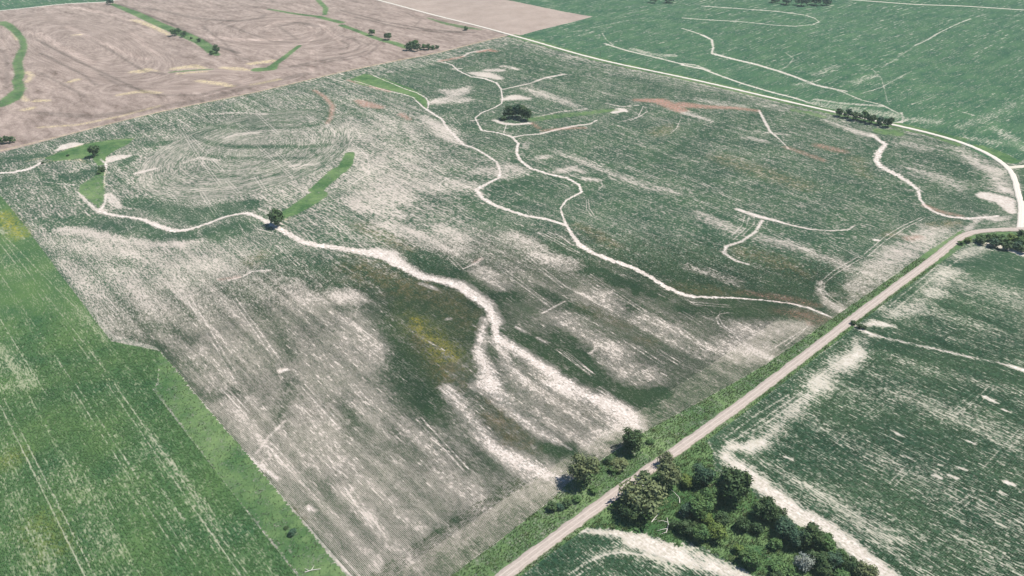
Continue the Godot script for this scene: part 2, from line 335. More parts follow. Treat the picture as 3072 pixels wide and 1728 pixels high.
	strokes.append(["p", 0.85, 3.0, PackedFloat32Array([295.5, -377.9, 4.0, 281.1, -363.5, 5.8, 267.6, -349.9, 7.3, 259.9, -336.2, 8.3, 251.1, -314.8, 10.9])])
	strokes.append(["p", 0.90, 3.0, PackedFloat32Array([285.8, -351.5, 10.3, 287.2, -333.2, 8.7, 286.9, -311.3, 9.4, 286, -292.5, 9.3, 286.6, -280.8, 9.5])])
	strokes.append(["p", 0.65, 3.0, PackedFloat32Array([281.3, -344.7, 3.9, 271.8, -324, 4.0, 268.2, -301.5, 4.2])])
	strokes.append(["p", 0.80, 4.0, PackedFloat32Array([226.2, -334.8, 5.6, 221.9, -312.5, 5.4, 217.3, -292.2, 5.3, 213.2, -269.8, 8.0, 214.2, -253.3, 12.4, 218.3, -237.7, 10.8, 223.1, -223.4, 6.8])])
	strokes.append(["p", 0.80, 4.0, PackedFloat32Array([245.7, -320.4, 11.9, 245.9, -304.7, 9.0, 242.5, -287.9, 5.8, 241.3, -271.8, 6.0, 242.1, -256.3, 6.1, 242.7, -247.9, 3.0])])
	strokes.append(["b", 1.00, 0.8, PackedFloat32Array([242, -249.3, 1.7, 243.8, -242.3, 1.4, 244.1, -236.6, 1.2])])
	strokes.append(["p", 0.90, 4.0, PackedFloat32Array([279, -287.7, 8.9, 284.5, -269.1, 10.2, 290.6, -254.2, 11.3, 292.7, -240.6, 12.5, 290.8, -229.2, 11.0, 288.1, -223.7, 5.4])])
	strokes.append(["p", 0.50, 4.0, PackedFloat32Array([290.6, -254.2, 8.7, 288.7, -239.1, 14.4, 278.3, -232, 10.6, 259.8, -234.1, 5.9])])
	strokes.append(["b", 1.00, 0.5, PackedFloat32Array([733.4, -1040.3, 3.1, 736.9, -1012.8, 3.4, 735.6, -991.9, 3.1, 718.5, -954.4, 3.5, 707.1, -907.6, 3.6, 711.8, -882.3, 6.0, 706.7, -849.1, 4.3, 690.5, -820, 2.7, 662.5, -784.5, 2.5, 646.6, -767.3, 2.8, 627.1, -760.6, 3.0, 605.3, -758.6, 3.1, 587, -749.5, 2.1, 571.4, -722.5, 2.6, 563.1, -707.1, 3.7, 571, -686.7, 3.7, 572.4, -661.8, 4.3, 564.2, -642.1, 4.1, 543.4, -621.6, 4.2, 530.2, -600.7, 5.1, 522.7, -575.3, 5.6, 525.4, -551.4, 5.8, 532.5, -531, 5.4, 529.8, -511, 3.9, 517.6, -494.4, 3.2])])
	strokes.append(["b", 1.00, 0.5, PackedFloat32Array([517.6, -494.4, 3.5, 491.5, -489.6, 2.8, 473.4, -479.5, 1.9, 461.9, -465.1, 2.2, 451.8, -450.5, 3.2, 440.1, -431.2, 4.7, 430.4, -411.9, 6.7, 428.4, -394.3, 7.2, 430.8, -373.9, 7.2, 434.9, -355.8, 7.2, 433.9, -336.6, 5.9, 430.4, -317.6, 6.0, 432.2, -302.8, 5.9])])
	strokes.append(["b", 1.00, 0.5, PackedFloat32Array([431.4, -302.1, 6.4, 436.4, -293.3, 4.8, 446.8, -282.5, 3.9, 457.2, -271.8, 3.1, 468.9, -256.2, 2.4, 478.6, -239.7, 2.7, 483.1, -225.9, 3.3, 483.2, -214.2, 2.8, 483.2, -207.9, 2.1])])
	strokes.append(["b", 1.00, 0.6, PackedFloat32Array([585.9, -883.4, 1.2, 570.1, -837.9, 3.4, 564.6, -812.5, 4.7, 557.7, -780.3, 4.2, 541, -747.2, 4.1, 528.4, -712.2, 4.7, 519.7, -688.4, 4.7, 520.7, -670.1, 3.2, 516.6, -645.9, 3.2, 509.7, -617, 3.6, 495, -593.1, 3.4, 481.9, -579.9, 4.7, 463.1, -576.7, 6.2, 445.8, -572.8, 7.5])])
	strokes.append(["b", 1.00, 0.6, PackedFloat32Array([443.8, -570.3, 5.3, 435.2, -549.3, 6.0, 432.5, -527.9, 6.2, 434.4, -503, 5.3, 437.2, -487.4, 5.9, 445.6, -469.4, 5.4, 448.6, -455.1, 4.9, 449.2, -447.1, 5.1])])
	strokes.append(["b", 1.00, 0.6, PackedFloat32Array([610.2, -1024.3, 2.5, 607.1, -976.3, 2.4, 603.9, -930.6, 2.8, 604.2, -901.4, 2.9, 597.8, -870.2, 2.4, 585.7, -847.5, 2.1, 567.7, -825.6, 1.8])])
	strokes.append(["b", 0.90, 0.6, PackedFloat32Array([572.6, -1015.6, 2.4, 579, -943.9, 2.8, 586.6, -905.3, 2.7, 587.2, -882.1, 2.4])])
	strokes.append(["b", 1.00, 1.2, PackedFloat32Array([875.1, -376.4, 5.9, 857.3, -351, 6.1, 830.9, -345.3, 10.2, 807.9, -336.6, 7.4, 794.3, -324, 9.4, 786.4, -306, 9.6, 775.3, -287, 6.5, 760, -268.8, 5.0])])
	strokes.append(["b", 1.00, 0.8, PackedFloat32Array([756.8, -268, 3.2, 739.4, -258.2, 3.4, 728.7, -249, 4.0, 721.1, -237.2, 5.0, 718.9, -224.4, 5.6, 724.7, -211.7, 6.0, 732.6, -204.6, 3.8, 742.3, -197.1, 2.3, 749, -193, 3.5])])
	strokes.append(["p", 0.80, 1.0, PackedFloat32Array([863.5, -518.8, 2.6, 844, -501.2, 3.7, 819.3, -477.7, 3.9, 805.6, -465.3, 3.3, 787.9, -440, 1.5, 772.6, -420.3, 1.5])])
	strokes.append(["p", 0.90, 1.0, PackedFloat32Array([595.7, -366.1, 4.8, 595.4, -344.3, 6.6, 598.1, -326.6, 4.4, 599.3, -311.2, 2.8, 603.4, -295.3, 2.0, 613.9, -280.8, 1.9, 626.8, -271.6, 1.5, 640.4, -272.5, 0.9])])
	strokes.append(["p", 0.80, 1.0, PackedFloat32Array([589.9, -335.1, 2.8, 565.5, -326, 3.0, 541.9, -323.6, 2.8, 523.9, -327.3, 3.5, 512, -321.6, 2.8, 507, -306.3, 2.8, 509, -296.1, 1.8])])
	strokes.append(["p", 0.70, 1.0, PackedFloat32Array([689.5, -816, 3.4, 715.2, -812.9, 4.0, 736.9, -811.7, 3.4, 773.2, -820, 6.2, 813.2, -819.3, 7.0])])
	strokes.append(["p", 0.80, 1.0, PackedFloat32Array([573.4, -660.7, 3.2, 585.5, -657.7, 3.0, 603.4, -647, 3.7, 631.3, -644.1, 5.3, 654.7, -640.3, 4.1, 675.3, -633.2, 2.9, 692.4, -638.2, 1.9])])
	strokes.append(["b", 1.00, 0.5, PackedFloat32Array([575.7, -681.2, 1.0, 589.4, -693.4, 1.2, 596.1, -699.9, 1.4])])
	strokes.append(["p", 0.70, 0.6, PackedFloat32Array([577, -746.4, 3.0, 585.4, -740.9, 3.0])])
	strokes.append(["p", 0.70, 0.6, PackedFloat32Array([720.4, -968.6, 5.0, 729.1, -959.8, 5.0])])
	strokes.append(["p", 0.70, 1.5, PackedFloat32Array([833.9, -1019.7, 4.0, 798.2, -1028.4, 7.0, 775.7, -1017.5, 3.6])])
	strokes.append(["p", 0.60, 1.0, PackedFloat32Array([750.9, -676.6, 3.1, 755.6, -652.8, 3.9, 774.2, -641.8, 3.2])])
	strokes.append(["b", 1.00, 0.6, PackedFloat32Array([98.2, -984.6, 6.1, 109.3, -973.7, 7.9, 122.1, -970.5, 10.2, 132.9, -976.4, 6.9, 140.1, -983.9, 3.2])])
	strokes.append(["p", 0.80, 1.5, PackedFloat32Array([166.4, -1015.9, 7.3, 179.5, -1020.7, 22.4, 190, -1015, 9.6])])
	strokes.append(["p", 0.55, 1.0, PackedFloat32Array([126.2, -912, 1.5, 136.1, -894, 1.9, 147.5, -878.2, 1.6])])
	strokes.append(["b", 1.00, 1.0, PackedFloat32Array([192.8, -942.2, 1.7, 192, -920.4, 3.5, 179.5, -883.4, 1.3, 168.4, -848.5, 1.1])])
	strokes.append(["p", 0.70, 1.5, PackedFloat32Array([196, -933.6, 17.9, 207.8, -934.5, 18.6, 218.4, -931, 9.3])])
	strokes.append(["p", 0.80, 2.0, PackedFloat32Array([207.2, -870.8, 4.0, 213, -871.2, 5.7, 230.5, -872.2, 3.3])])
	strokes.append(["p", 0.65, 1.2, PackedFloat32Array([144.9, -854.4, 3.6, 143.9, -827.9, 3.4, 144.4, -799.5, 3.3, 145.9, -787.9, 4.3])])
	strokes.append(["p", 0.80, 0.8, PackedFloat32Array([145.9, -787.9, 3.9, 155.9, -804.9, 1.9, 164.4, -828.9, 1.8])])
	strokes.append(["p", 0.60, 2.0, PackedFloat32Array([164.4, -828.9, 9.6, 165.2, -810.3, 11.6, 163.7, -785.4, 5.4])])
	strokes.append(["p", 0.60, 3.0, PackedFloat32Array([814.2, -211.4, 10.5, 811.2, -205.5, 7.8])])
	strokes.append(["p", 0.80, 2.0, PackedFloat32Array([788.3, -217.1, 19.3, 788.1, -202.9, 18.7, 765.2, -187.8, 8.0])])
	strokes.append(["p", 0.50, 2.0, PackedFloat32Array([516.2, -191.7, 6.3, 736.6, -202.8, 5.5, 741.1, -193.3, 11.5, 751.2, -186, 7.7])])
	strokes.append(["p", 0.70, 0.8, PackedFloat32Array([181.5, -569.2, 1.8, 192.7, -566.3, 2.2, 202.3, -569.5, 1.9, 214.9, -561.4, 2.3])])
	strokes.append(["p", 0.70, 0.8, PackedFloat32Array([331.6, -449, 1.2, 342.5, -448.6, 1.7, 352.9, -450.9, 3.2])])
	strokes.append(["p", 0.70, 0.6, PackedFloat32Array([331.2, -353.3, 1.3, 342.7, -353.8, 1.3, 355.2, -353.8, 1.2])])
	strokes.append(["p", 0.70, 0.8, PackedFloat32Array([107.8, -363.6, 1.2, 115.5, -369.1, 1.4, 122.9, -373.7, 1.3, 134.8, -379.6, 1.1])])
	strokes.append(["p", 0.80, 1.0, PackedFloat32Array([103.6, -368.9, 2.4, 105, -354.2, 3.2, 108.1, -335.4, 1.6])])
	strokes.append(["p", 0.90, 1.0, PackedFloat32Array([110.6, -304.3, 3.1, 111.8, -299.2, 1.5])])
	strokes.append(["p", 0.90, 1.0, PackedFloat32Array([157.1, -428.9, 4.7, 160.5, -427.8, 4.1])])
	strokes.append(["p", 0.90, 0.8, PackedFloat32Array([624.5, -245.5, 4.7, 626.2, -244, 3.7])])
	strokes.append(["p", 0.55, 1.0, PackedFloat32Array([306.9, -332.9, 1.9, 307.8, -324.3, 1.6])])
	strokes.append(["p", 0.50, 1.0, PackedFloat32Array([276.6, -398.3, 3.5, 278.3, -396.5, 2.5])])
	strokes.append(["p", 0.50, 1.0, PackedFloat32Array([331.4, -335.2, 4.0, 332.4, -330.8, 2.8])])
	strokes.append(["p", 0.50, 1.0, PackedFloat32Array([305, -353.3, 2.7, 305.1, -344.9, 2.6])])
	strokes.append(["p", 0.50, 1.0, PackedFloat32Array([293, -456.9, 3.4, 295.8, -444.6, 4.8, 296.3, -438.1, 2.4])])
	strokes.append(["p", 0.70, 1.0, PackedFloat32Array([320.9, -294.7, 1.1, 326.4, -296.1, 1.5])])
	strokes.append(["p", 0.70, 0.5, PackedFloat32Array([430, -778.9, 1.0, 423.3, -745, 0.8, 406.2, -711.1, 0.7, 386.7, -692, 1.0, 361.4, -679.6, 1.2])])
	strokes.append(["p", 0.70, 0.5, PackedFloat32Array([773.6, -630, 1.0, 763.4, -617, 0.9, 740.7, -610.7, 1.5, 721.2, -609, 1.6])])
	strokes.append(["p", 0.70, 0.5, PackedFloat32Array([776.7, -634.9, 0.9, 739.6, -611.9, 1.2, 713.5, -613.1, 1.8])])
	strokes.append(["p", 0.70, 0.5, PackedFloat32Array([421.2, -602.7, 0.7, 432.5, -616.7, 0.9, 445.3, -621.1, 1.3])])
	strokes.append(["p", 0.70, 0.5, PackedFloat32Array([556, -504, 0.7, 546.5, -493.3, 0.7, 529.6, -484.9, 0.8])])
	strokes.append(["p", 0.70, 0.5, PackedFloat32Array([506.6, -477.4, 0.6, 490.3, -461.7, 0.7, 483, -447.9, 0.8])])
	strokes.append(["p", 0.70, 0.5, PackedFloat32Array([508.2, -476.2, 0.6, 494.6, -462.3, 0.7, 486.7, -448.8, 0.8])])
	strokes.append(["p", 0.70, 0.5, PackedFloat32Array([421.9, -264.4, 0.5, 429.9, -266.7, 0.7, 436.4, -263.1, 0.8])])
	strokes.append(["p", 0.70, 0.5, PackedFloat32Array([423.4, -265.5, 0.5, 416.8, -257.3, 0.6, 415.4, -247.2, 0.7, 414, -239.5, 0.7])])
	strokes.append(["p", 0.70, 0.5, PackedFloat32Array([424.8, -264.2, 0.6, 418.2, -253.7, 0.7, 416, -239.8, 0.7])])
	strokes.append(["p", 0.70, 0.5, PackedFloat32Array([588, -352.1, 0.6, 569.3, -342.3, 0.6, 544.4, -336.2, 0.7])])
	strokes.append(["p", 0.70, 0.5, PackedFloat32Array([588, -347.9, 0.6, 566.9, -336.5, 0.6, 538.6, -330.8, 0.7])])
	strokes.append(["p", 0.70, 0.5, PackedFloat32Array([591.2, -344.4, 0.6, 578.9, -336.2, 0.6, 553.8, -330.4, 0.7])])
	strokes.append(["p", 0.70, 0.5, PackedFloat32Array([592, -330.9, 0.6, 581.4, -325.5, 0.6, 574.3, -316.9, 0.7])])
	strokes.append(["p", 0.70, 0.5, PackedFloat32Array([583.1, -240.2, 0.7, 545.3, -241.6, 0.7, 525.9, -239.7, 0.5, 510.5, -232, 0.5, 503.5, -222.6, 0.7, 499.4, -210.7, 0.8])])
	strokes.append(["p", 0.70, 0.5, PackedFloat32Array([579.5, -237.1, 0.7, 542.8, -237.9, 0.6, 523.6, -236.1, 0.5, 514.1, -231.3, 0.5, 508.3, -223.1, 0.7, 504.2, -211.2, 0.8])])
	strokes.append(["p", 0.70, 0.5, PackedFloat32Array([591.7, -238.8, 0.6, 635.9, -243.4, 0.7, 668.5, -243.5, 0.8, 701.1, -240.4, 0.9])])
	strokes.append(["p", 0.70, 0.5, PackedFloat32Array([588.8, -235, 0.6, 632.5, -239.4, 0.7, 668.4, -239.9, 0.8, 702.2, -237.3, 0.8])])
	strokes.append(["p", 0.70, 0.5, PackedFloat32Array([427.8, -449, 1.2, 430.1, -436.1, 1.0, 426.1, -418.9, 0.8])])
	strokes.append(["p", 0.70, 0.5, PackedFloat32Array([235.2, -668.2, 0.6, 230.4, -649, 0.6, 229.1, -635, 0.7])])
	strokes.append(["p", 0.70, 0.5, PackedFloat32Array([243.8, -664.1, 0.7, 242.5, -641.6, 0.9, 248.7, -624.7, 1.1])])
	strokes.append(["p", 0.70, 0.5, PackedFloat32Array([168.2, -807.8, 0.7, 167.8, -786.2, 0.8, 171.5, -774.3, 1.1])])
	strokes.append(["p", 0.70, 0.5, PackedFloat32Array([135.2, -796.8, 0.7, 136.3, -775.7, 0.7, 137.3, -770.9, 0.9])])
	strokes.append(["p", 0.70, 0.5, PackedFloat32Array([766.7, -566.7, 0.9, 737.4, -549.7, 0.9, 718.2, -544.3, 1.1])])
	strokes.append(["p", 0.70, 0.5, PackedFloat32Array([429.4, -211.3, 0.5, 451.3, -212.2, 0.5, 465.6, -214.5, 0.5])])
	strokes.append(["p", 0.70, 0.5, PackedFloat32Array([415.7, -216, 0.6, 437.7, -214.3, 0.6, 459.8, -213.1, 0.6])])
	strokes.append(["c", 0.85, 4.0, PackedFloat32Array([313.9, -899.7, 9.6, 327, -873.3, 10.9, 361.3, -839.7, 11.3, 382.8, -815.1, 11.5, 403.4, -805.1, 11.7])])
	strokes.append(["c", 0.80, 4.0, PackedFloat32Array([299.4, -944.3, 7.1, 313.9, -899.7, 7.1])])
	strokes.append(["c", 0.80, 4.0, PackedFloat32Array([328.6, -995.6, 6.1, 345.6, -953.3, 6.7, 373.3, -917.4, 7.6, 403.6, -887.8, 8.0, 433.5, -874.7, 7.8, 449.7, -879.9, 6.1])])
	strokes.append(["c", 0.70, 4.0, PackedFloat32Array([338.9, -1020.7, 7.0, 369.2, -986.5, 7.3, 402.6, -959.2, 7.9, 451.8, -961.2, 7.5])])
	strokes.append(["c", 0.75, 4.0, PackedFloat32Array([281.7, -888.2, 8.5, 301, -851, 9.2, 331.4, -812.6, 10.0, 366.1, -784.2, 10.1])])
	strokes.append(["c", 0.70, 4.0, PackedFloat32Array([262.4, -832.1, 7.8, 276.7, -794.9, 9.1, 307.5, -763, 10.5, 341.1, -752.3, 10.5])])
	strokes.append(["c", 0.72, 4.0, PackedFloat32Array([277.2, -1039.9, 11.1, 308.6, -1032.5, 10.7, 363.2, -1035.7, 11.0, 418.4, -1032.2, 12.2])])
	strokes.append(["c", 0.70, 4.0, PackedFloat32Array([242.1, -1033.2, 9.8, 270.1, -1019.5, 9.6, 299, -1007.4, 9.5])])
	strokes.append(["c", 0.75, 4.0, PackedFloat32Array([519.1, -927.7, 3.6, 483.5, -856.5, 4.0, 479.7, -807.5, 5.3])])
	strokes.append(["c", 0.75, 4.0, PackedFloat32Array([524.6, -833.1, 2.8, 504.2, -797.2, 2.8, 476.5, -734.4, 2.7])])
	strokes.append(["c", 0.75, 4.0, PackedFloat32Array([383.1, -803, 5.7, 382.8, -774.7, 4.1, 367.6, -744.7, 3.4])])
	strokes.append(["c", 0.85, 4.0, PackedFloat32Array([487.6, -957, 4.4, 461.4, -897, 4.3, 433.6, -881.5, 7.6])])
	strokes.append(["c", 0.25, 3.0, PackedFloat32Array([354.3, -1014.6, 4.4, 382.5, -995.7, 4.3, 405.1, -964.3, 4.0])])
	strokes.append(["c", 0.25, 3.0, PackedFloat32Array([258.9, -869.1, 3.1, 278.9, -873.3, 3.6, 292, -848.4, 2.8])])
	strokes.append(["c", 0.25, 3.0, PackedFloat32Array([343.3, -771.9, 4.2, 367.2, -755.7, 4.1])])
	strokes.append(["c", 0.25, 3.0, PackedFloat32Array([329.3, -916.2, 5.4, 347.1, -917.8, 6.1, 366.7, -903.6, 6.0])])
	strokes.append(["p", 0.60, 0.3, PackedFloat32Array([306.7, -1001, 0.6, 282.3, -881.7, 0.6])])
	strokes.append(["p", 0.60, 0.3, PackedFloat32Array([303.8, -1001.6, 0.6, 279.4, -882.3, 0.6])])
	strokes.append(["p", 0.60, 0.3, PackedFloat32Array([301.9, -954.6, 0.6, 293.1, -877.3, 0.6])])
	strokes.append(["p", 0.60, 0.3, PackedFloat32Array([298.9, -954.9, 0.6, 290.1, -877.6, 0.6])])
	strokes.append(["p", 0.60, 0.3, PackedFloat32Array([364.3, -955.5, 0.6, 360.9, -909.9, 0.6])])
	strokes.append(["p", 0.60, 0.3, PackedFloat32Array([361.3, -955.7, 0.6, 357.9, -910.1, 0.6])])
	strokes.append(["p", 0.60, 0.3, PackedFloat32Array([399, -971, 0.6, 382.9, -879, 0.6])])
	strokes.append(["p", 0.60, 0.3, PackedFloat32Array([396, -971.5, 0.6, 379.9, -879.5, 0.6])])
	strokes.append(["p", 0.60, 0.3, PackedFloat32Array([469.5, -1042.3, 0.6, 451.8, -961.2, 0.6])])
	strokes.append(["p", 0.60, 0.3, PackedFloat32Array([466.5, -1043, 0.6, 448.8, -961.9, 0.6])])
	strokes.append(["p", 0.60, 0.3, PackedFloat32Array([489.1, -1020.1, 0.6, 479.4, -956.9, 0.6])])
	strokes.append(["p", 0.60, 0.3, PackedFloat32Array([486.1, -1020.5, 0.6, 476.5, -957.4, 0.6])])
	strokes.append(["p", 0.60, 0.3, PackedFloat32Array([346.8, -858.4, 0.6, 327.8, -733.1, 0.6])])
	strokes.append(["p", 0.60, 0.3, PackedFloat32Array([343.8, -858.8, 0.6, 324.9, -733.6, 0.6])])
	strokes.append(["p", 0.60, 0.3, PackedFloat32Array([282.3, -881.7, 0.6, 263.4, -770.7, 0.6])])
	strokes.append(["p", 0.60, 0.3, PackedFloat32Array([279.3, -882.2, 0.6, 260.5, -771.2, 0.6])])
	strokes.append(["p", 0.60, 0.3, PackedFloat32Array([288.2, -858.1, 0.6, 282.4, -811.6, 0.6])])
	strokes.append(["p", 0.60, 0.3, PackedFloat32Array([285.3, -858.5, 0.6, 279.4, -811.9, 0.6])])
	strokes.append(["p", 0.60, 0.3, PackedFloat32Array([444.3, -929, 0.6, 436, -879.1, 0.6])])
	strokes.append(["p", 0.60, 0.3, PackedFloat32Array([441.3, -929.5, 0.6, 433.1, -879.6, 0.6])])
	strokes.append(["p", 0.60, 0.3, PackedFloat32Array([442.1, -866.6, 0.6, 433.2, -817.5, 0.6])])
	strokes.append(["p", 0.60, 0.3, PackedFloat32Array([439.2, -867.1, 0.6, 430.3, -818, 0.6])])
	strokes.append(["p", 0.60, 0.3, PackedFloat32Array([301.3, -769.2, 0.6, 291.5, -726.7, 0.6])])
	strokes.append(["p", 0.60, 0.3, PackedFloat32Array([298.4, -769.9, 0.6, 288.6, -727.4, 0.6])])
	strokes.append(["p", 0.60, 0.3, PackedFloat32Array([273.8, -781.4, 0.6, 268.7, -739.9, 0.6])])
	strokes.append(["p", 0.60, 0.3, PackedFloat32Array([270.9, -781.7, 0.6, 265.7, -740.3, 0.6])])
	strokes.append(["p", 0.60, 0.3, PackedFloat32Array([407.2, -860.4, 0.6, 398.8, -806.3, 0.6])])
	strokes.append(["p", 0.60, 0.3, PackedFloat32Array([404.3, -860.9, 0.6, 395.8, -806.7, 0.6])])
	strokes.append(["p", 0.60, 0.3, PackedFloat32Array([352.1, -821.3, 0.6, 341.9, -756.9, 0.6])])
	strokes.append(["p", 0.60, 0.3, PackedFloat32Array([349.2, -821.8, 0.6, 338.9, -757.4, 0.6])])
	strokes.append(["p", 0.60, 0.3, PackedFloat32Array([218.3, -810.7, 0.6, 218.2, -791.4, 0.6])])
	strokes.append(["p", 0.60, 0.3, PackedFloat32Array([215.3, -810.7, 0.6, 215.2, -791.4, 0.6])])
	strokes.append(["p", 0.60, 0.3, PackedFloat32Array([241.1, -768.4, 0.6, 227.9, -696.7, 0.6])])
	strokes.append(["p", 0.60, 0.3, PackedFloat32Array([238.2, -769, 0.6, 224.9, -697.2, 0.6])])
	strokes.append(["p", 0.60, 0.3, PackedFloat32Array([216.1, -793.3, 0.6, 213.8, -761.6, 0.6])])
	strokes.append(["p", 0.60, 0.3, PackedFloat32Array([213.1, -793.5, 0.6, 210.9, -761.8, 0.6])])
	strokes.append(["p", 0.60, 0.3, PackedFloat32Array([242.9, -597.7, 0.6, 237.7, -553.7, 0.6])])
	strokes.append(["p", 0.60, 0.3, PackedFloat32Array([240, -598.1, 0.6, 234.7, -554.1, 0.6])])
	strokes.append(["p", 0.60, 0.3, PackedFloat32Array([304.3, -627, 0.6, 297.2, -586.3, 0.6])])
	strokes.append(["p", 0.60, 0.3, PackedFloat32Array([301.4, -627.5, 0.6, 294.2, -586.8, 0.6])])
	strokes.append(["p", 0.60, 0.3, PackedFloat32Array([306.1, -601.5, 0.6, 294.9, -548.3, 0.6])])
	strokes.append(["p", 0.60, 0.3, PackedFloat32Array([303.2, -602.1, 0.6, 291.9, -548.9, 0.6])])
	strokes.append(["p", 0.60, 0.3, PackedFloat32Array([148.8, -567.4, 0.6, 132.2, -441, 0.6])])
	strokes.append(["p", 0.60, 0.3, PackedFloat32Array([145.8, -567.8, 0.6, 129.2, -441.4, 0.6])])
	strokes.append(["p", 0.60, 0.3, PackedFloat32Array([174.4, -538.4, 0.6, 161.3, -431.2, 0.6])])
	strokes.append(["p", 0.60, 0.3, PackedFloat32Array([171.4, -538.7, 0.6, 158.3, -431.6, 0.6])])
	strokes.append(["p", 0.60, 0.3, PackedFloat32Array([272.4, -604.2, 0.6, 265.7, -567.9, 0.6])])
	strokes.append(["p", 0.60, 0.3, PackedFloat32Array([269.5, -604.7, 0.6, 262.7, -568.4, 0.6])])
	strokes.append(["p", 0.60, 0.3, PackedFloat32Array([165.5, -664.6, 0.6, 165, -647.4, 0.6])])
	strokes.append(["p", 0.60, 0.3, PackedFloat32Array([162.5, -664.7, 0.6, 162, -647.5, 0.6])])
	strokes.append(["p", 0.60, 0.3, PackedFloat32Array([130.5, -645.5, 0.6, 129.1, -621.9, 0.6])])
	strokes.append(["p", 0.60, 0.3, PackedFloat32Array([127.5, -645.6, 0.6, 126.1, -622, 0.6])])
	strokes.append(["p", 0.60, 0.3, PackedFloat32Array([187.2, -649.9, 0.6, 183.9, -618.2, 0.6])])
	strokes.append(["p", 0.60, 0.3, PackedFloat32Array([184.2, -650.2, 0.6, 180.9, -618.5, 0.6])])
	strokes.append(["p", 0.60, 0.3, PackedFloat32Array([98.9, -622.5, 0.6, 99.9, -583.3, 0.6])])
	strokes.append(["p", 0.60, 0.3, PackedFloat32Array([95.9, -622.4, 0.6, 96.9, -583.2, 0.6])])
	strokes.append(["p", 0.60, 0.3, PackedFloat32Array([474.7, -742.7, 0.6, 453.4, -631.7, 0.6])])
	strokes.append(["p", 0.60, 0.3, PackedFloat32Array([471.8, -743.3, 0.6, 450.4, -632.3, 0.6])])
	strokes.append(["p", 0.60, 0.3, PackedFloat32Array([487.4, -813.3, 0.6, 480.4, -762.1, 0.6])])
	strokes.append(["p", 0.60, 0.3, PackedFloat32Array([484.5, -813.7, 0.6, 477.5, -762.6, 0.6])])
	strokes.append(["p", 0.60, 0.3, PackedFloat32Array([734.1, -814.2, 0.6, 719.5, -731.9, 0.6])])
	strokes.append(["p", 0.60, 0.3, PackedFloat32Array([731.1, -814.8, 0.6, 716.5, -732.5, 0.6])])
	strokes.append(["p", 0.60, 0.3, PackedFloat32Array([837.6, -790.9, 0.6, 823.5, -733.2, 0.6])])
	strokes.append(["p", 0.60, 0.3, PackedFloat32Array([834.6, -791.6, 0.6, 820.6, -733.9, 0.6])])
	strokes.append(["p", 0.60, 0.3, PackedFloat32Array([789.1, -726.7, 0.6, 783.6, -692, 0.6])])
	strokes.append(["p", 0.60, 0.3, PackedFloat32Array([786.1, -727.2, 0.6, 780.6, -692.5, 0.6])])
	strokes.append(["p", 0.60, 0.3, PackedFloat32Array([750.7, -630.4, 0.6, 733.2, -568.5, 0.6])])
	strokes.append(["p", 0.60, 0.3, PackedFloat32Array([747.9, -631.2, 0.6, 730.3, -569.3, 0.6])])
	strokes.append(["p", 0.60, 0.3, PackedFloat32Array([692.4, -638.2, 0.6, 697.1, -573.2, 0.6])])
	strokes.append(["p", 0.60, 0.3, PackedFloat32Array([689.4, -638, 0.6, 694.1, -573, 0.6])])
	strokes.append(["p", 0.60, 0.3, PackedFloat32Array([676.9, -555.9, 0.6, 666.8, -501.1, 0.6])])
	strokes.append(["p", 0.60, 0.3, PackedFloat32Array([674, -556.5, 0.6, 663.9, -501.7, 0.6])])
	strokes.append(["p", 0.60, 0.3, PackedFloat32Array([650.2, -620.2, 0.6, 644.6, -568, 0.6])])
	strokes.append(["p", 0.60, 0.3, PackedFloat32Array([647.2, -620.5, 0.6, 641.6, -568.3, 0.6])])
	strokes.append(["p", 0.60, 0.3, PackedFloat32Array([611.4, -532, 0.6, 604.7, -467, 0.6])])
	strokes.append(["p", 0.60, 0.3, PackedFloat32Array([608.4, -532.3, 0.6, 601.7, -467.3, 0.6])])
	strokes.append(["p", 0.60, 0.3, PackedFloat32Array([701.2, -530.6, 0.6, 694.4, -506.9, 0.6])])
	strokes.append(["p", 0.60, 0.3, PackedFloat32Array([698.3, -531.4, 0.6, 691.5, -507.7, 0.6])])
	strokes.append(["p", 0.60, 0.3, PackedFloat32Array([443.8, -708.2, 0.6, 433.3, -667.3, 0.6])])
	strokes.append(["p", 0.60, 0.3, PackedFloat32Array([440.9, -709, 0.6, 430.4, -668, 0.6])])
	strokes.append(["p", 0.60, 0.3, PackedFloat32Array([404.5, -675.4, 0.6, 396.4, -621.4, 0.6])])
	strokes.append(["p", 0.60, 0.3, PackedFloat32Array([401.5, -675.8, 0.6, 393.4, -621.8, 0.6])])
	strokes.append(["p", 0.60, 0.3, PackedFloat32Array([532.1, -652.7, 0.6, 524.4, -618.3, 0.6])])
	strokes.append(["p", 0.60, 0.3, PackedFloat32Array([529.2, -653.4, 0.6, 521.4, -619, 0.6])])
	strokes.append(["p", 0.60, 0.3, PackedFloat32Array([561.9, -774.7, 0.6, 545.5, -726.4, 0.6])])
	strokes.append(["p", 0.60, 0.3, PackedFloat32Array([559.1, -775.7, 0.6, 542.6, -727.3, 0.6])])
	strokes.append(["p", 0.60, 0.3, PackedFloat32Array([572.4, -777.3, 0.6, 556.2, -734.8, 0.6])])
	strokes.append(["p", 0.60, 0.3, PackedFloat32Array([569.6, -778.4, 0.6, 553.4, -735.9, 0.6])])
	strokes.append(["p", 0.60, 0.3, PackedFloat32Array([519.8, -547.5, 0.6, 515.5, -504.4, 0.6])])
	strokes.append(["p", 0.60, 0.3, PackedFloat32Array([516.8, -547.8, 0.6, 512.5, -504.7, 0.6])])
	strokes.append(["p", 0.60, 0.3, PackedFloat32Array([560.6, -627.8, 0.6, 559.2, -606.2, 0.6])])
	strokes.append(["p", 0.60, 0.3, PackedFloat32Array([557.6, -628, 0.6, 556.2, -606.4, 0.6])])
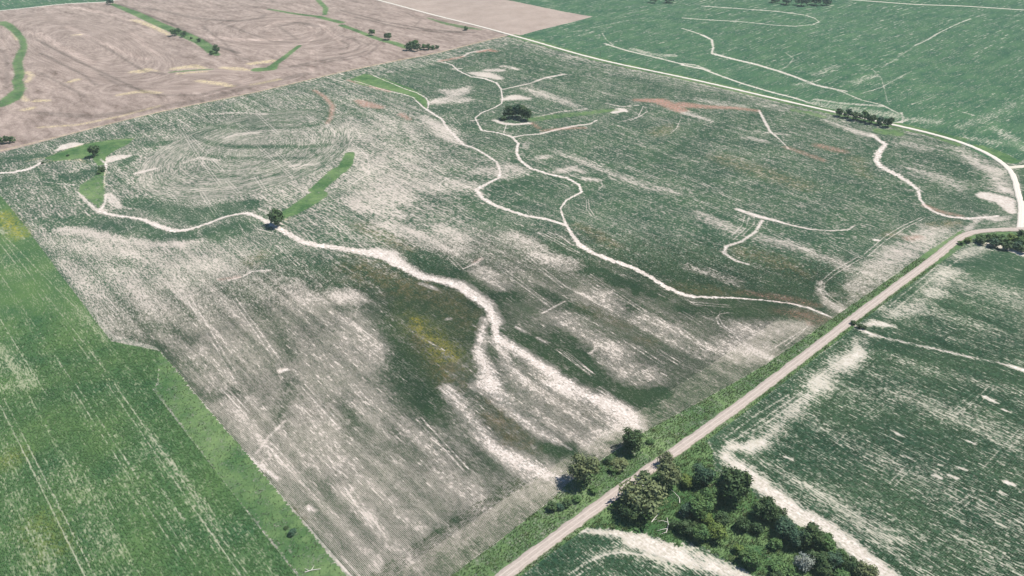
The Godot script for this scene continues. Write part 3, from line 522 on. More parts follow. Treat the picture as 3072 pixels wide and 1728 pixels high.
	strokes.append(["p", 0.60, 0.3, PackedFloat32Array([721.1, -527.8, 0.6, 716.7, -494.3, 0.6])])
	strokes.append(["p", 0.60, 0.3, PackedFloat32Array([718.1, -528.2, 0.6, 713.8, -494.7, 0.6])])
	strokes.append(["p", 0.60, 0.3, PackedFloat32Array([789.2, -513.3, 0.6, 786.7, -470.8, 0.6])])
	strokes.append(["p", 0.60, 0.3, PackedFloat32Array([786.2, -513.4, 0.6, 783.7, -471, 0.6])])
	strokes.append(["p", 0.60, 0.3, PackedFloat32Array([821.6, -450.5, 0.6, 821.3, -402.9, 0.6])])
	strokes.append(["p", 0.60, 0.3, PackedFloat32Array([818.6, -450.6, 0.6, 818.3, -402.9, 0.6])])
	strokes.append(["p", 0.60, 0.3, PackedFloat32Array([845, -428.2, 0.6, 836, -375.6, 0.6])])
	strokes.append(["p", 0.60, 0.3, PackedFloat32Array([842.1, -428.7, 0.6, 833.1, -376.2, 0.6])])
	strokes.append(["p", 0.60, 0.3, PackedFloat32Array([801.3, -321.7, 0.6, 795.9, -279.2, 0.6])])
	strokes.append(["p", 0.60, 0.3, PackedFloat32Array([798.3, -322.1, 0.6, 793, -279.6, 0.6])])
	strokes.append(["p", 0.60, 0.3, PackedFloat32Array([827, -297.4, 0.6, 823.1, -274, 0.6])])
	strokes.append(["p", 0.60, 0.3, PackedFloat32Array([824.1, -297.9, 0.6, 820.2, -274.5, 0.6])])
	strokes.append(["p", 0.60, 0.3, PackedFloat32Array([630.2, -456.8, 0.6, 625.7, -419.9, 0.6])])
	strokes.append(["p", 0.60, 0.3, PackedFloat32Array([627.2, -457.1, 0.6, 622.8, -420.3, 0.6])])
	strokes.append(["p", 0.60, 0.3, PackedFloat32Array([626.9, -428.9, 0.6, 620.9, -400.5, 0.6])])
	strokes.append(["p", 0.60, 0.3, PackedFloat32Array([624, -429.6, 0.6, 618, -401.1, 0.6])])
	strokes.append(["p", 0.60, 0.3, PackedFloat32Array([727.3, -424.8, 0.6, 727.5, -408.5, 0.6])])
	strokes.append(["p", 0.60, 0.3, PackedFloat32Array([724.3, -424.7, 0.6, 724.5, -408.4, 0.6])])
	strokes.append(["p", 0.60, 0.3, PackedFloat32Array([688.1, -405.4, 0.6, 674.9, -345.5, 0.6])])
	strokes.append(["p", 0.60, 0.3, PackedFloat32Array([685.1, -406.1, 0.6, 672, -346.2, 0.6])])
	strokes.append(["p", 0.60, 0.3, PackedFloat32Array([589.9, -409.2, 0.6, 578.9, -344.6, 0.6])])
	strokes.append(["p", 0.60, 0.3, PackedFloat32Array([586.9, -409.7, 0.6, 576, -345.1, 0.6])])
	strokes.append(["p", 0.60, 0.3, PackedFloat32Array([620.1, -401.4, 0.6, 607.2, -340.7, 0.6])])
	strokes.append(["p", 0.60, 0.3, PackedFloat32Array([617.1, -402.1, 0.6, 604.3, -341.3, 0.6])])
	strokes.append(["p", 0.60, 0.3, PackedFloat32Array([575.1, -312.1, 0.6, 564.7, -267.8, 0.6])])
	strokes.append(["p", 0.60, 0.3, PackedFloat32Array([572.2, -312.8, 0.6, 561.8, -268.5, 0.6])])
	strokes.append(["p", 0.60, 0.3, PackedFloat32Array([595.1, -271.6, 0.6, 585.7, -234.6, 0.6])])
	strokes.append(["p", 0.60, 0.3, PackedFloat32Array([592.2, -272.4, 0.6, 582.8, -235.4, 0.6])])
	strokes.append(["p", 0.60, 0.3, PackedFloat32Array([628.1, -261.1, 0.6, 624, -247, 0.6])])
	strokes.append(["p", 0.60, 0.3, PackedFloat32Array([625.2, -262, 0.6, 621.1, -247.8, 0.6])])
	strokes.append(["p", 0.60, 0.3, PackedFloat32Array([481.5, -316.8, 0.6, 481.2, -306.1, 0.6])])
	strokes.append(["p", 0.60, 0.3, PackedFloat32Array([478.5, -316.8, 0.6, 478.2, -306.2, 0.6])])
	strokes.append(["p", 0.60, 0.3, PackedFloat32Array([394, -273, 0.6, 385.7, -243.7, 0.6])])
	strokes.append(["p", 0.60, 0.3, PackedFloat32Array([391.1, -273.8, 0.6, 382.9, -244.5, 0.6])])
	strokes.append(["p", 0.60, 0.3, PackedFloat32Array([414, -243.9, 0.6, 409.8, -221.6, 0.6])])
	strokes.append(["p", 0.60, 0.3, PackedFloat32Array([411, -244.5, 0.6, 406.9, -222.1, 0.6])])
	strokes.append(["p", 0.60, 0.3, PackedFloat32Array([665.5, -354.4, 0.6, 658.4, -308.2, 0.6])])
	strokes.append(["p", 0.60, 0.3, PackedFloat32Array([662.6, -354.9, 0.6, 655.4, -308.6, 0.6])])
	strokes.append(["p", 0.60, 0.3, PackedFloat32Array([427.4, -291.5, 0.6, 444.9, -269.1, 0.6])])
	strokes.append(["p", 0.60, 0.3, PackedFloat32Array([425.1, -289.6, 0.6, 442.5, -267.2, 0.6])])
	strokes.append(["p", 0.60, 0.3, PackedFloat32Array([412.4, -287.3, 0.6, 410.4, -267.7, 0.6])])
	strokes.append(["p", 0.60, 0.3, PackedFloat32Array([409.4, -287.6, 0.6, 407.4, -268, 0.6])])
	strokes.append(["p", 0.60, 0.3, PackedFloat32Array([366.7, -632.2, 0.6, 365.8, -614, 0.6])])
	strokes.append(["p", 0.60, 0.3, PackedFloat32Array([363.7, -632.3, 0.6, 362.8, -614.2, 0.6])])
	strokes.append(["p", 0.60, 0.3, PackedFloat32Array([337.7, -473.3, 0.6, 331.6, -449, 0.6])])
	strokes.append(["p", 0.60, 0.3, PackedFloat32Array([334.8, -474, 0.6, 328.7, -449.8, 0.6])])
	strokes.append(["p", 0.60, 0.3, PackedFloat32Array([409, -560.3, 0.6, 398.2, -498.6, 0.6])])
	strokes.append(["p", 0.60, 0.3, PackedFloat32Array([406.1, -560.8, 0.6, 395.3, -499.1, 0.6])])
	strokes.append(["p", 0.60, 0.3, PackedFloat32Array([383.1, -427.8, 0.6, 370.5, -367.8, 0.6])])
	strokes.append(["p", 0.60, 0.3, PackedFloat32Array([380.1, -428.5, 0.6, 367.5, -368.4, 0.6])])
	strokes.append(["p", 0.60, 0.3, PackedFloat32Array([355.3, -429.7, 0.6, 343.9, -355.1, 0.6])])
	strokes.append(["p", 0.60, 0.3, PackedFloat32Array([352.3, -430.1, 0.6, 341, -355.6, 0.6])])
	strokes.append(["p", 0.60, 0.3, PackedFloat32Array([309.6, -312.9, 0.6, 306.2, -278.2, 0.6])])
	strokes.append(["p", 0.60, 0.3, PackedFloat32Array([306.7, -313.2, 0.6, 303.2, -278.5, 0.6])])
	strokes.append(["p", 0.60, 0.3, PackedFloat32Array([310.8, -307.7, 0.6, 306.5, -276.1, 0.6])])
	strokes.append(["p", 0.60, 0.3, PackedFloat32Array([307.9, -308.1, 0.6, 303.5, -276.5, 0.6])])
	strokes.append(["p", 0.60, 0.3, PackedFloat32Array([399.9, -370.2, 0.6, 391.5, -305, 0.6])])
	strokes.append(["p", 0.60, 0.3, PackedFloat32Array([396.9, -370.5, 0.6, 388.5, -305.4, 0.6])])
	strokes.append(["p", 0.60, 0.3, PackedFloat32Array([352.4, -280.3, 0.6, 350.5, -254.1, 0.6])])
	strokes.append(["p", 0.60, 0.3, PackedFloat32Array([349.4, -280.5, 0.6, 347.5, -254.3, 0.6])])
	strokes.append(["p", 0.60, 0.3, PackedFloat32Array([360.8, -267.1, 0.6, 359.9, -248.1, 0.6])])
	strokes.append(["p", 0.60, 0.3, PackedFloat32Array([357.8, -267.3, 0.6, 356.9, -248.2, 0.6])])
	strokes.append(["p", 0.60, 0.3, PackedFloat32Array([392.1, -292.8, 0.6, 388.6, -268.8, 0.6])])
	strokes.append(["p", 0.60, 0.3, PackedFloat32Array([389.1, -293.2, 0.6, 385.7, -269.2, 0.6])])
	strokes.append(["p", 0.60, 0.3, PackedFloat32Array([329, -388, 0.6, 328.1, -380.8, 0.6])])
	strokes.append(["p", 0.60, 0.3, PackedFloat32Array([326, -388.4, 0.6, 325.1, -381.2, 0.6])])
	strokes.append(["p", 0.60, 0.3, PackedFloat32Array([366.8, -608.4, 0.6, 356.9, -573, 0.6])])
	strokes.append(["p", 0.60, 0.3, PackedFloat32Array([363.9, -609.2, 0.6, 354, -573.8, 0.6])])
	strokes.append(["p", 0.60, 0.3, PackedFloat32Array([422.6, -453.8, 0.6, 419.7, -401.5, 0.6])])
	strokes.append(["p", 0.60, 0.3, PackedFloat32Array([419.6, -453.9, 0.6, 416.7, -401.6, 0.6])])
	strokes.append(["p", 0.60, 0.3, PackedFloat32Array([198.3, -322.5, 0.6, 191.1, -265.7, 0.6])])
	strokes.append(["p", 0.60, 0.3, PackedFloat32Array([195.3, -322.9, 0.6, 188.1, -266.1, 0.6])])
	strokes.append(["p", 0.60, 0.3, PackedFloat32Array([186.6, -381.8, 0.6, 182.6, -349.6, 0.6])])
	strokes.append(["p", 0.60, 0.3, PackedFloat32Array([183.6, -382.2, 0.6, 179.6, -350, 0.6])])
	strokes.append(["p", 0.60, 0.3, PackedFloat32Array([106.3, -262.4, 0.6, 106.6, -245.2, 0.6])])
	strokes.append(["p", 0.60, 0.3, PackedFloat32Array([103.3, -262.3, 0.6, 103.6, -245.1, 0.6])])
	strokes.append(["p", 0.60, 0.3, PackedFloat32Array([135.6, -303.8, 0.6, 130.4, -265.6, 0.6])])
	strokes.append(["p", 0.60, 0.3, PackedFloat32Array([132.7, -304.2, 0.6, 127.5, -266, 0.6])])
	strokes.append(["p", 0.60, 0.3, PackedFloat32Array([299.4, -265.9, 0.6, 298.9, -250.5, 0.6])])
	strokes.append(["p", 0.60, 0.3, PackedFloat32Array([296.4, -266, 0.6, 295.9, -250.6, 0.6])])
	strokes.append(["p", 0.60, 0.3, PackedFloat32Array([121.3, -437.5, 0.6, 122.1, -399.4, 0.6])])
	strokes.append(["p", 0.60, 0.3, PackedFloat32Array([118.3, -437.4, 0.6, 119.1, -399.3, 0.6])])
	strokes.append(["p", 0.60, 0.3, PackedFloat32Array([162.2, -405, 0.6, 159.5, -353, 0.6])])
	strokes.append(["p", 0.60, 0.3, PackedFloat32Array([159.3, -405.1, 0.6, 156.5, -353.2, 0.6])])
	strokes.append(["p", 0.60, 0.3, PackedFloat32Array([119.1, -365.9, 0.6, 119.9, -303.6, 0.6])])
	strokes.append(["p", 0.60, 0.3, PackedFloat32Array([116.1, -365.9, 0.6, 116.9, -303.5, 0.6])])
	strokes.append(["p", 0.60, 0.3, PackedFloat32Array([138.1, -331.2, 0.6, 136.7, -314.4, 0.6])])
	strokes.append(["p", 0.60, 0.3, PackedFloat32Array([135.1, -331.4, 0.6, 133.8, -314.6, 0.6])])
	strokes.append(["t", 0.90, 1.5, PackedFloat32Array([130.4, -1002.9, 5.6, 146.5, -999.4, 5.3, 173.1, -1007.6, 4.0, 205.1, -1014.7, 3.3, 244.1, -990.4, 3.0])])
	strokes.append(["t", 0.90, 1.5, PackedFloat32Array([143.4, -979.9, 6.4, 157.8, -975.6, 6.7, 174.3, -957.4, 5.6, 179.9, -937, 3.1])])
	strokes.append(["t", 0.80, 1.0, PackedFloat32Array([183.2, -895.8, 1.2, 167.8, -848.9, 1.1])])
	strokes.append(["g", 1.00, 1.0, PackedFloat32Array([272.7, -654.1, 13.2, 283.8, -656.8, 16.9, 302.8, -666, 20.1, 324.5, -678.7, 19.9])])
	strokes.append(["g", 1.00, 1.0, PackedFloat32Array([330.3, -691.9, 16.0, 354.4, -710, 16.5, 376.8, -726.4, 17.0])])
	strokes.append(["g", 1.00, 1.0, PackedFloat32Array([376.5, -721.4, 12.1, 393.3, -738.5, 14.8, 411.2, -761.2, 11.3])])
	strokes.append(["t", 0.70, 1.0, PackedFloat32Array([270.4, -644.1, 3.8, 296.5, -654.2, 3.6, 317.7, -666.5, 2.6])])
	strokes.append(["t", 0.50, 1.0, PackedFloat32Array([275.6, -659.8, 2.2, 299.5, -673.3, 2.7])])
	strokes.append(["g", 0.60, 2.0, PackedFloat32Array([632.7, -690.3, 16.1, 658.3, -681.3, 16.5, 692, -667.8, 14.3, 728.1, -655.5, 13.8, 739, -649.4, 8.3])])
	strokes.append(["p", 0.80, 1.5, PackedFloat32Array([728.5, -644.4, 7.4, 744, -644.7, 15.3, 744.8, -636.4, 6.3])])
	strokes.append(["t", 0.60, 2.0, PackedFloat32Array([626.5, -686, 6.2, 648, -680.1, 5.3])])
	strokes.append(["p", 0.60, 1.5, PackedFloat32Array([639, -694.7, 2.5, 676.2, -690.2, 3.2, 714.2, -677.5, 3.0])])
	strokes.append(["p", 0.80, 1.5, PackedFloat32Array([596.9, -724.8, 4.6, 596.5, -706.6, 7.6, 602.2, -693.2, 6.6, 619.2, -682.9, 6.6])])
	strokes.append(["g", 0.80, 2.0, PackedFloat32Array([892.9, -373.6, 17.8, 897.9, -360.4, 22.1])])
	strokes.append(["g", 0.70, 3.0, PackedFloat32Array([895.6, -488.6, 10.3, 897.5, -471.3, 12.1, 896.9, -449.4, 9.0])])
	strokes.append(["g", 0.60, 1.0, PackedFloat32Array([84.9, -471.8, 2.6, 86.9, -421.7, 3.2, 85.7, -393.7, 2.3, 85.7, -366.8, 2.2, 85.5, -337.8, 2.1, 86.2, -299, 2.0, 84.6, -273.8, 1.9])])
	strokes.append(["g", 0.90, 2.0, PackedFloat32Array([288.2, -1925.4, 24.2, 293, -1877.6, 17.2, 290.2, -1799.1, 14.9, 283.8, -1720.5, 12.3, 272.7, -1661.8, 11.3, 256.5, -1608, 15.8, 234.3, -1532.9, 14.9, 217.2, -1433.9, 13.7, 204.4, -1391.3, 14.7, 196.7, -1340.3, 15.5, 173.9, -1291.5, 26.0, 156.9, -1274.3, 24.1])])
	strokes.append(["g", 0.90, 1.5, PackedFloat32Array([526.1, -1982, 12.2, 522, -1834.5, 20.6, 516.8, -1700, 21.8, 518, -1596.7, 21.6, 518.1, -1530, 23.1, 514.1, -1456.3, 19.5, 506.3, -1400.9, 20.2, 496.2, -1353.5, 17.6, 492.6, -1322.9, 9.9])])
	strokes.append(["g", 0.90, 1.5, PackedFloat32Array([503.2, -1185.6, 26.4, 517.6, -1178.6, 20.9, 539.9, -1205.2, 11.6, 571.9, -1235.9, 11.1, 597.3, -1261.5, 9.9, 627.2, -1289.6, 8.8])])
	strokes.append(["g", 0.80, 1.5, PackedFloat32Array([392.1, -1267.8, 5.8, 412.3, -1254.8, 8.5, 446.7, -1234.8, 5.4])])
	strokes.append(["g", 0.90, 1.5, PackedFloat32Array([736.6, -1629.7, 9.1, 749.4, -1553.5, 12.4, 773.8, -1487.4, 15.3, 774.7, -1396.9, 15.8])])
	strokes.append(["g", 0.90, 1.5, PackedFloat32Array([868.5, -1658.1, 11.5, 835.5, -1564.6, 11.3, 794.8, -1497.8, 10.3])])
	strokes.append(["g", 0.90, 1.5, PackedFloat32Array([761.6, -1374.6, 12.9, 756.7, -1318.2, 11.9, 750.8, -1262.7, 11.6, 749.2, -1216.6, 13.1, 753.6, -1181.3, 15.7, 752.7, -1139.5, 14.3])])
	strokes.append(["g", 0.70, 2.0, PackedFloat32Array([921.5, -1314.4, 5.3, 911.6, -1236, 13.7, 911.1, -1174, 14.7, 916, -1141.1, 6.1])])
	strokes.append(["m", 0.75, 2.5, PackedFloat32Array([715.3, -1296.2, 5.1, 715.6, -1250.9, 3.9, 703.5, -1209.1, 2.1, 677.4, -1184.1, 4.7, 646.1, -1179, 6.7])])
	strokes.append(["m", 0.75, 2.5, PackedFloat32Array([694.6, -1261.1, 3.7, 690, -1230.8, 3.2, 684.1, -1216.7, 3.7, 665.1, -1211.2, 6.2])])
	strokes.append(["m", 0.80, 2.5, PackedFloat32Array([632, -1155.1, 5.8, 674.2, -1161.9, 4.4, 710, -1189.7, 1.8, 715.2, -1223.6, 3.5, 722.3, -1280, 3.7])])
	strokes.append(["m", 0.78, 2.5, PackedFloat32Array([622.8, -1139.4, 6.2, 669.4, -1141.9, 4.8, 706.8, -1167.9, 2.7, 723.4, -1189.6, 2.9, 716.7, -1208.8, 6.0])])
	strokes.append(["m", 0.70, 2.5, PackedFloat32Array([820.5, -1423.2, 6.6, 825.3, -1288, 6.4, 854.1, -1200.5, 7.5, 894.1, -1133.2, 7.8])])
	strokes.append(["m", 0.72, 2.5, PackedFloat32Array([842.6, -1512.8, 6.1, 833.7, -1346.6, 6.2, 853.1, -1240.9, 7.1, 884, -1159.4, 7.3])])
	strokes.append(["m", 0.70, 2.5, PackedFloat32Array([920.5, -1382.1, 4.4, 899.8, -1306.5, 2.3, 853.8, -1263.5, 2.1, 850.4, -1220.3, 4.8])])
	strokes.append(["m", 1.20, 2.5, PackedFloat32Array([702.8, -1405.2, 3.3, 695.5, -1366.4, 2.2, 673.2, -1330.8, 2.6, 650.2, -1313, 3.8])])
	strokes.append(["m", 1.20, 2.5, PackedFloat32Array([715.1, -1417.5, 3.0, 700.8, -1360.8, 2.0, 671.6, -1318.1, 2.6, 642.5, -1293.8, 3.5])])
	strokes.append(["m", 1.25, 2.5, PackedFloat32Array([739, -1419.3, 2.3, 710.5, -1333.8, 2.2, 684.6, -1244.2, 2.2])])
	strokes.append(["m", 1.20, 2.5, PackedFloat32Array([738.2, -1402.5, 2.5, 715.5, -1327.8, 2.4, 699.7, -1269.7, 2.3])])
	strokes.append(["m", 1.25, 2.5, PackedFloat32Array([625.8, -1244.3, 1.3, 549.4, -1108.1, 1.2])])
	strokes.append(["m", 1.25, 2.5, PackedFloat32Array([628.9, -1240.7, 1.3, 552.1, -1104.9, 1.2])])
	strokes.append(["m", 1.20, 2.5, PackedFloat32Array([627.3, -1228.7, 1.3, 576.2, -1127.6, 1.2])])
	strokes.append(["m", 0.72, 2.5, PackedFloat32Array([303.9, -1700.5, 5.6, 307.6, -1521.2, 5.7, 319.8, -1346.8, 5.5, 323.2, -1172.9, 4.6])])
	strokes.append(["m", 0.72, 2.5, PackedFloat32Array([279.8, -1580.1, 5.1, 286.8, -1441.7, 4.8, 292.4, -1361, 4.1, 287.6, -1289.7, 3.3])])
	strokes.append(["m", 0.75, 2.5, PackedFloat32Array([242.8, -1421.5, 4.7, 253, -1313.2, 4.1, 256.5, -1232.2, 3.8])])
	strokes.append(["m", 0.75, 2.5, PackedFloat32Array([377.5, -1629, 5.1, 376.9, -1464.6, 4.6, 369.2, -1309.7, 5.3, 383, -1259.9, 7.9])])
	strokes.append(["m", 0.70, 2.5, PackedFloat32Array([536.9, -1970.4, 11.1, 531, -1779.4, 11.5, 538.3, -1650.7, 10.0, 528.4, -1523.6, 7.8, 516.5, -1402.1, 8.6, 524.8, -1311.1, 9.9])])
	strokes.append(["m", 0.80, 2.5, PackedFloat32Array([559.6, -1863.4, 13.2, 598.3, -1665.8, 13.0, 635.3, -1555.4, 17.2, 675, -1544.1, 15.3, 702.1, -1576.7, 6.7])])
	strokes.append(["m", 0.80, 2.5, PackedFloat32Array([605.8, -1583.1, 5.7, 600.9, -1421.9, 4.9, 605.9, -1352.7, 6.7, 628.4, -1321, 8.7])])
	strokes.append(["m", 0.78, 2.5, PackedFloat32Array([570.1, -1575.5, 4.9, 536.4, -1391.5, 4.2, 513, -1285.1, 4.7, 518.3, -1246.4, 7.2])])
	strokes.append(["m", 0.80, 2.5, PackedFloat32Array([312.1, -1354.5, 4.9, 312.5, -1257.6, 5.8, 331.6, -1143.3, 7.6, 373.1, -1104.6, 10.6, 439.1, -1120.7, 9.8])])
	strokes.append(["m", 0.82, 2.5, PackedFloat32Array([189.6, -1201.1, 13.2, 235.3, -1119.9, 16.7, 294.4, -1089.2, 18.6, 363.4, -1080.6, 17.3, 450.6, -1101.1, 19.3, 539.7, -1107, 22.5])])
	strokes.append(["m", 1.18, 2.5, PackedFloat32Array([407.3, -2059.3, 28.4, 455.3, -1979.4, 19.2, 477.6, -1867.4, 13.6, 486.3, -1725.2, 10.1])])
	strokes.append(["m", 1.15, 2.5, PackedFloat32Array([375.9, -1779.8, 12.5, 377.8, -1614.3, 12.3, 389.2, -1503.2, 13.1, 399.9, -1400.8, 14.0])])
	strokes.append(["m", 1.15, 2.5, PackedFloat32Array([321.8, -1755.6, 13.2, 319, -1607.1, 13.9, 325.4, -1434.9, 13.9])])
	strokes.append(["m", 1.12, 2.5, PackedFloat32Array([450.6, -1618.2, 11.9, 434.4, -1501.4, 11.9, 425.7, -1410.9, 12.6])])
	strokes.append(["m", 1.20, 2.5, PackedFloat32Array([508.5, -1551.2, 3.9, 502.4, -1457.9, 3.5, 493.2, -1404.3, 3.0])])
	strokes.append(["m", 1.20, 2.5, PackedFloat32Array([263.4, -1739.1, 3.2, 281.8, -1792.3, 2.7, 286.2, -1867.6, 3.5])])
	strokes.append(["m", 1.15, 2.5, PackedFloat32Array([308.4, -1797.4, 4.6, 311.3, -1721.9, 3.2, 293.6, -1638.3, 2.5])])
	strokes.append(["m", 1.20, 2.5, PackedFloat32Array([542.4, -1463.8, 15.9, 565.7, -1401.3, 17.9, 619.5, -1354, 19.2])])
	strokes.append(["m", 0.85, 2.5, PackedFloat32Array([518.8, -1223.3, 7.4, 526.9, -1169.9, 11.8, 588, -1153.2, 12.5, 627.4, -1147.2, 12.0])])
	strokes.append(["m", 0.80, 2.5, PackedFloat32Array([550.1, -1170.5, 10.0, 596.9, -1169.3, 10.3, 636.7, -1163, 10.4])])
	strokes.append(["m", 0.80, 2.5, PackedFloat32Array([646.3, -1330.3, 5.9, 667.7, -1449.3, 3.9, 714.3, -1458.3, 20.0, 725.1, -1399.4, 12.5])])
	strokes.append(["m", 1.15, 2.5, PackedFloat32Array([648.4, -1465.5, 6.4, 690, -1493.6, 11.9, 726.4, -1465, 13.0])])
	strokes.append(["m", 0.85, 2.5, PackedFloat32Array([239, -1654.3, 8.3, 220.8, -1534.9, 7.7, 187, -1377, 7.2, 172.8, -1334, 7.9])])
	strokes.append(["m", 1.10, 2.5, PackedFloat32Array([252.3, -1749.1, 7.5, 247.8, -1686.2, 6.5, 233.1, -1605.6, 6.0])])
	strokes.append(["t", 0.75, 3.0, PackedFloat32Array([492.9, -1737.2, 12.3, 497.7, -1682.5, 14.2, 501, -1619.9, 13.2, 495.9, -1557.9, 7.3])])
	strokes.append(["t", 0.75, 3.0, PackedFloat32Array([358.1, -1326.2, 19.6, 368.1, -1318.9, 29.8])])
	strokes.append(["t", 0.75, 3.0, PackedFloat32Array([409.3, -1286.2, 20.5, 431.8, -1277.7, 22.4, 439.9, -1249.5, 9.4])])
	strokes.append(["t", 0.75, 3.0, PackedFloat32Array([398.5, -1245.9, 9.3, 432.9, -1226.9, 8.9])])
	strokes.append(["t", 0.75, 3.0, PackedFloat32Array([403.1, -1178.8, 12.1, 419.6, -1145.8, 16.8, 428.6, -1120, 10.3])])
	strokes.append(["t", 0.75, 3.0, PackedFloat32Array([463.6, -1233.8, 12.1, 479.3, -1210.2, 18.7, 487, -1193.4, 9.3])])
	strokes.append(["t", 0.75, 3.0, PackedFloat32Array([228.2, -1440.7, 11.6, 229.1, -1411.4, 7.3, 213.1, -1373.5, 7.2])])
	strokes.append(["t", 0.75, 3.0, PackedFloat32Array([188.5, -1303.9, 9.1, 189.5, -1271, 6.7])])
	strokes.append(["t", 0.75, 3.0, PackedFloat32Array([179.8, -1229.3, 14.4, 186.8, -1230.7, 9.7])])
	strokes.append(["t", 0.75, 3.0, PackedFloat32Array([200.9, -1261.5, 12.2, 210.8, -1252.9, 9.9])])
	strokes.append(["t", 0.75, 3.0, PackedFloat32Array([293.8, -1197.3, 11.2, 319.2, -1188.9, 14.4, 336.4, -1156.9, 8.8])])
	strokes.append(["t", 0.75, 3.0, PackedFloat32Array([262.3, -1334.5, 8.3, 276, -1343.3, 12.2])])
	strokes.append(["t", 0.75, 3.0, PackedFloat32Array([364.5, -1683.4, 9.7, 372.5, -1678.2, 9.6])])
	strokes.append(["t", 0.75, 3.0, PackedFloat32Array([510.6, -1229.9, 17.4, 543.1, -1225.9, 17.5])])
	strokes.append(["t", 0.75, 3.0, PackedFloat32Array([283.7, -1790.5, 4.9, 276.4, -1727.4, 6.2])])
	strokes.append(["t", 0.75, 3.0, PackedFloat32Array([382.9, -1288.7, 3.0, 375.9, -1329.6, 10.2])])
	strokes.append(["t", 0.75, 3.0, PackedFloat32Array([173.6, -1134.1, 5.4, 213, -1099.5, 7.4, 259.6, -1088.4, 6.1, 313.6, -1093.5, 5.8])])
	strokes.append(["t", 0.75, 3.0, PackedFloat32Array([453.8, -1108, 7.0, 496.3, -1108.4, 10.4])])
	strokes.append(["p", 0.90, 1.2, PackedFloat32Array([979.2, -728.9, 6.1, 981.3, -693.4, 5.3, 967.9, -652.9, 4.6, 954.4, -605.3, 4.7, 945.5, -557, 4.8, 942, -514.9, 4.4, 932.8, -481, 3.9, 928.6, -460.3, 3.9])])
	strokes.append(["p", 0.85, 1.2, PackedFloat32Array([1069.4, -738.4, 7.6, 1066.1, -713.1, 7.7, 1061.3, -654.3, 7.2, 1049.4, -608, 6.2, 1035.4, -571.3, 5.4, 1014.5, -528.3, 5.4, 1010.9, -510.4, 6.2])])
	strokes.append(["p", 0.90, 1.2, PackedFloat32Array([1157.8, -825.2, 6.9, 1142, -794.2, 4.1, 1100.4, -761, 3.0, 1071.3, -742.3, 3.0])])
	strokes.append(["p", 0.80, 1.2, PackedFloat32Array([1174.1, -881.1, 4.2, 1166.5, -851.8, 3.9, 1157.8, -825.2, 3.6])])
	strokes.append(["p", 0.70, 1.2, PackedFloat32Array([1013.8, -512.1, 3.4, 1005.7, -484.6, 3.0, 992.5, -460.9, 2.6, 985.1, -446.2, 3.2, 981.8, -418.2, 2.9, 964.3, -389.5, 2.2])])
	strokes.append(["p", 0.70, 1.2, PackedFloat32Array([1010.9, -510.4, 3.7, 1012.1, -497.6, 3.4, 1009.6, -479.2, 3.2])])
	strokes.append(["p", 1.00, 1.2, PackedFloat32Array([967.3, -385.9, 2.6, 950.2, -375.4, 2.3, 933.8, -369.1, 2.3])])
	strokes.append(["p", 0.90, 1.2, PackedFloat32Array([924.8, -376.7, 4.7, 935.5, -370.8, 4.2, 945.9, -369.3, 3.5])])
	strokes.append(["p", 0.70, 1.2, PackedFloat32Array([1144.6, -654, 1.6, 1124.1, -628.6, 1.0, 1087.5, -614, 1.3, 1054.9, -607.1, 1.6])])
	strokes.append(["p", 0.75, 1.2, PackedFloat32Array([1252.4, -942, 5.2, 1286.4, -846.6, 4.5, 1295.1, -769.1, 4.2, 1309.8, -738.4, 4.3, 1347, -726.4, 2.9, 1380.5, -732.5, 2.0])])
	strokes.append(["p", 0.70, 1.2, PackedFloat32Array([1376.9, -988.5, 6.2, 1395.6, -891.5, 6.5, 1414.6, -829.9, 7.2, 1421.5, -783.2, 6.2, 1404.9, -754.4, 3.0, 1380.5, -732.5, 1.9])])
	strokes.append(["p", 0.75, 1.2, PackedFloat32Array([1332.6, -535.9, 3.1, 1381.1, -536.4, 2.9, 1427.3, -541.8, 2.7])])
	strokes.append(["p", 0.70, 1.2, PackedFloat32Array([1427.3, -541.8, 2.3, 1475, -544.6, 2.4, 1590.4, -553, 2.7])])
	strokes.append(["p", 0.50, 1.2, PackedFloat32Array([1161.2, -506.6, 1.7, 1332.6, -535.9, 1.7])])
	strokes.append(["p", 0.60, 1.2, PackedFloat32Array([1142.7, -511.6, 1.4, 1101.9, -477.6, 1.1, 1057.5, -452.1, 0.9, 996.7, -417.8, 0.8])])
	strokes.append(["p", 0.60, 1.2, PackedFloat32Array([1012.1, -460.2, 1.9, 1055.1, -454.6, 1.5, 1179.9, -469.9, 1.5])])
	strokes.append(["p", 0.50, 1.2, PackedFloat32Array([1008.7, -392.1, 2.0, 1043.7, -387.6, 1.8, 1080.8, -389.9, 1.6])])
	strokes.append(["p", 0.60, 1.2, PackedFloat32Array([1023, -336.5, 3.3, 1021.1, -321.7, 3.2])])
	strokes.append(["p", 0.55, 1.2, PackedFloat32Array([995.9, -292.5, 1.7, 973.3, -259.9, 1.7, 964, -246.1, 1.6])])
	strokes.append(["p", 0.50, 1.2, PackedFloat32Array([953.2, -492.8, 7.9, 958, -458.6, 7.8, 976.8, -415.7, 7.8])])
	strokes.append(["p", 0.60, 1.2, PackedFloat32Array([985.6, -733.9, 7.7, 991.9, -716.2, 6.3, 982, -681.9, 5.2])])
	strokes.append(["p", 0.50, 1.2, PackedFloat32Array([1052.9, -964.7, 2.2, 1022.2, -926.7, 2.3, 1003, -893.9, 2.7])])
	strokes.append(["p", 0.80, 1.2, PackedFloat32Array([1000.9, -910.1, 4.5, 991.3, -853.9, 4.7, 986.8, -780.7, 4.9, 982.4, -731.4, 4.9])])
	strokes.append(["p", 0.40, 1.2, PackedFloat32Array([1004.3, -851, 11.8, 999, -804.4, 14.0, 1013.3, -775.5, 16.2])])
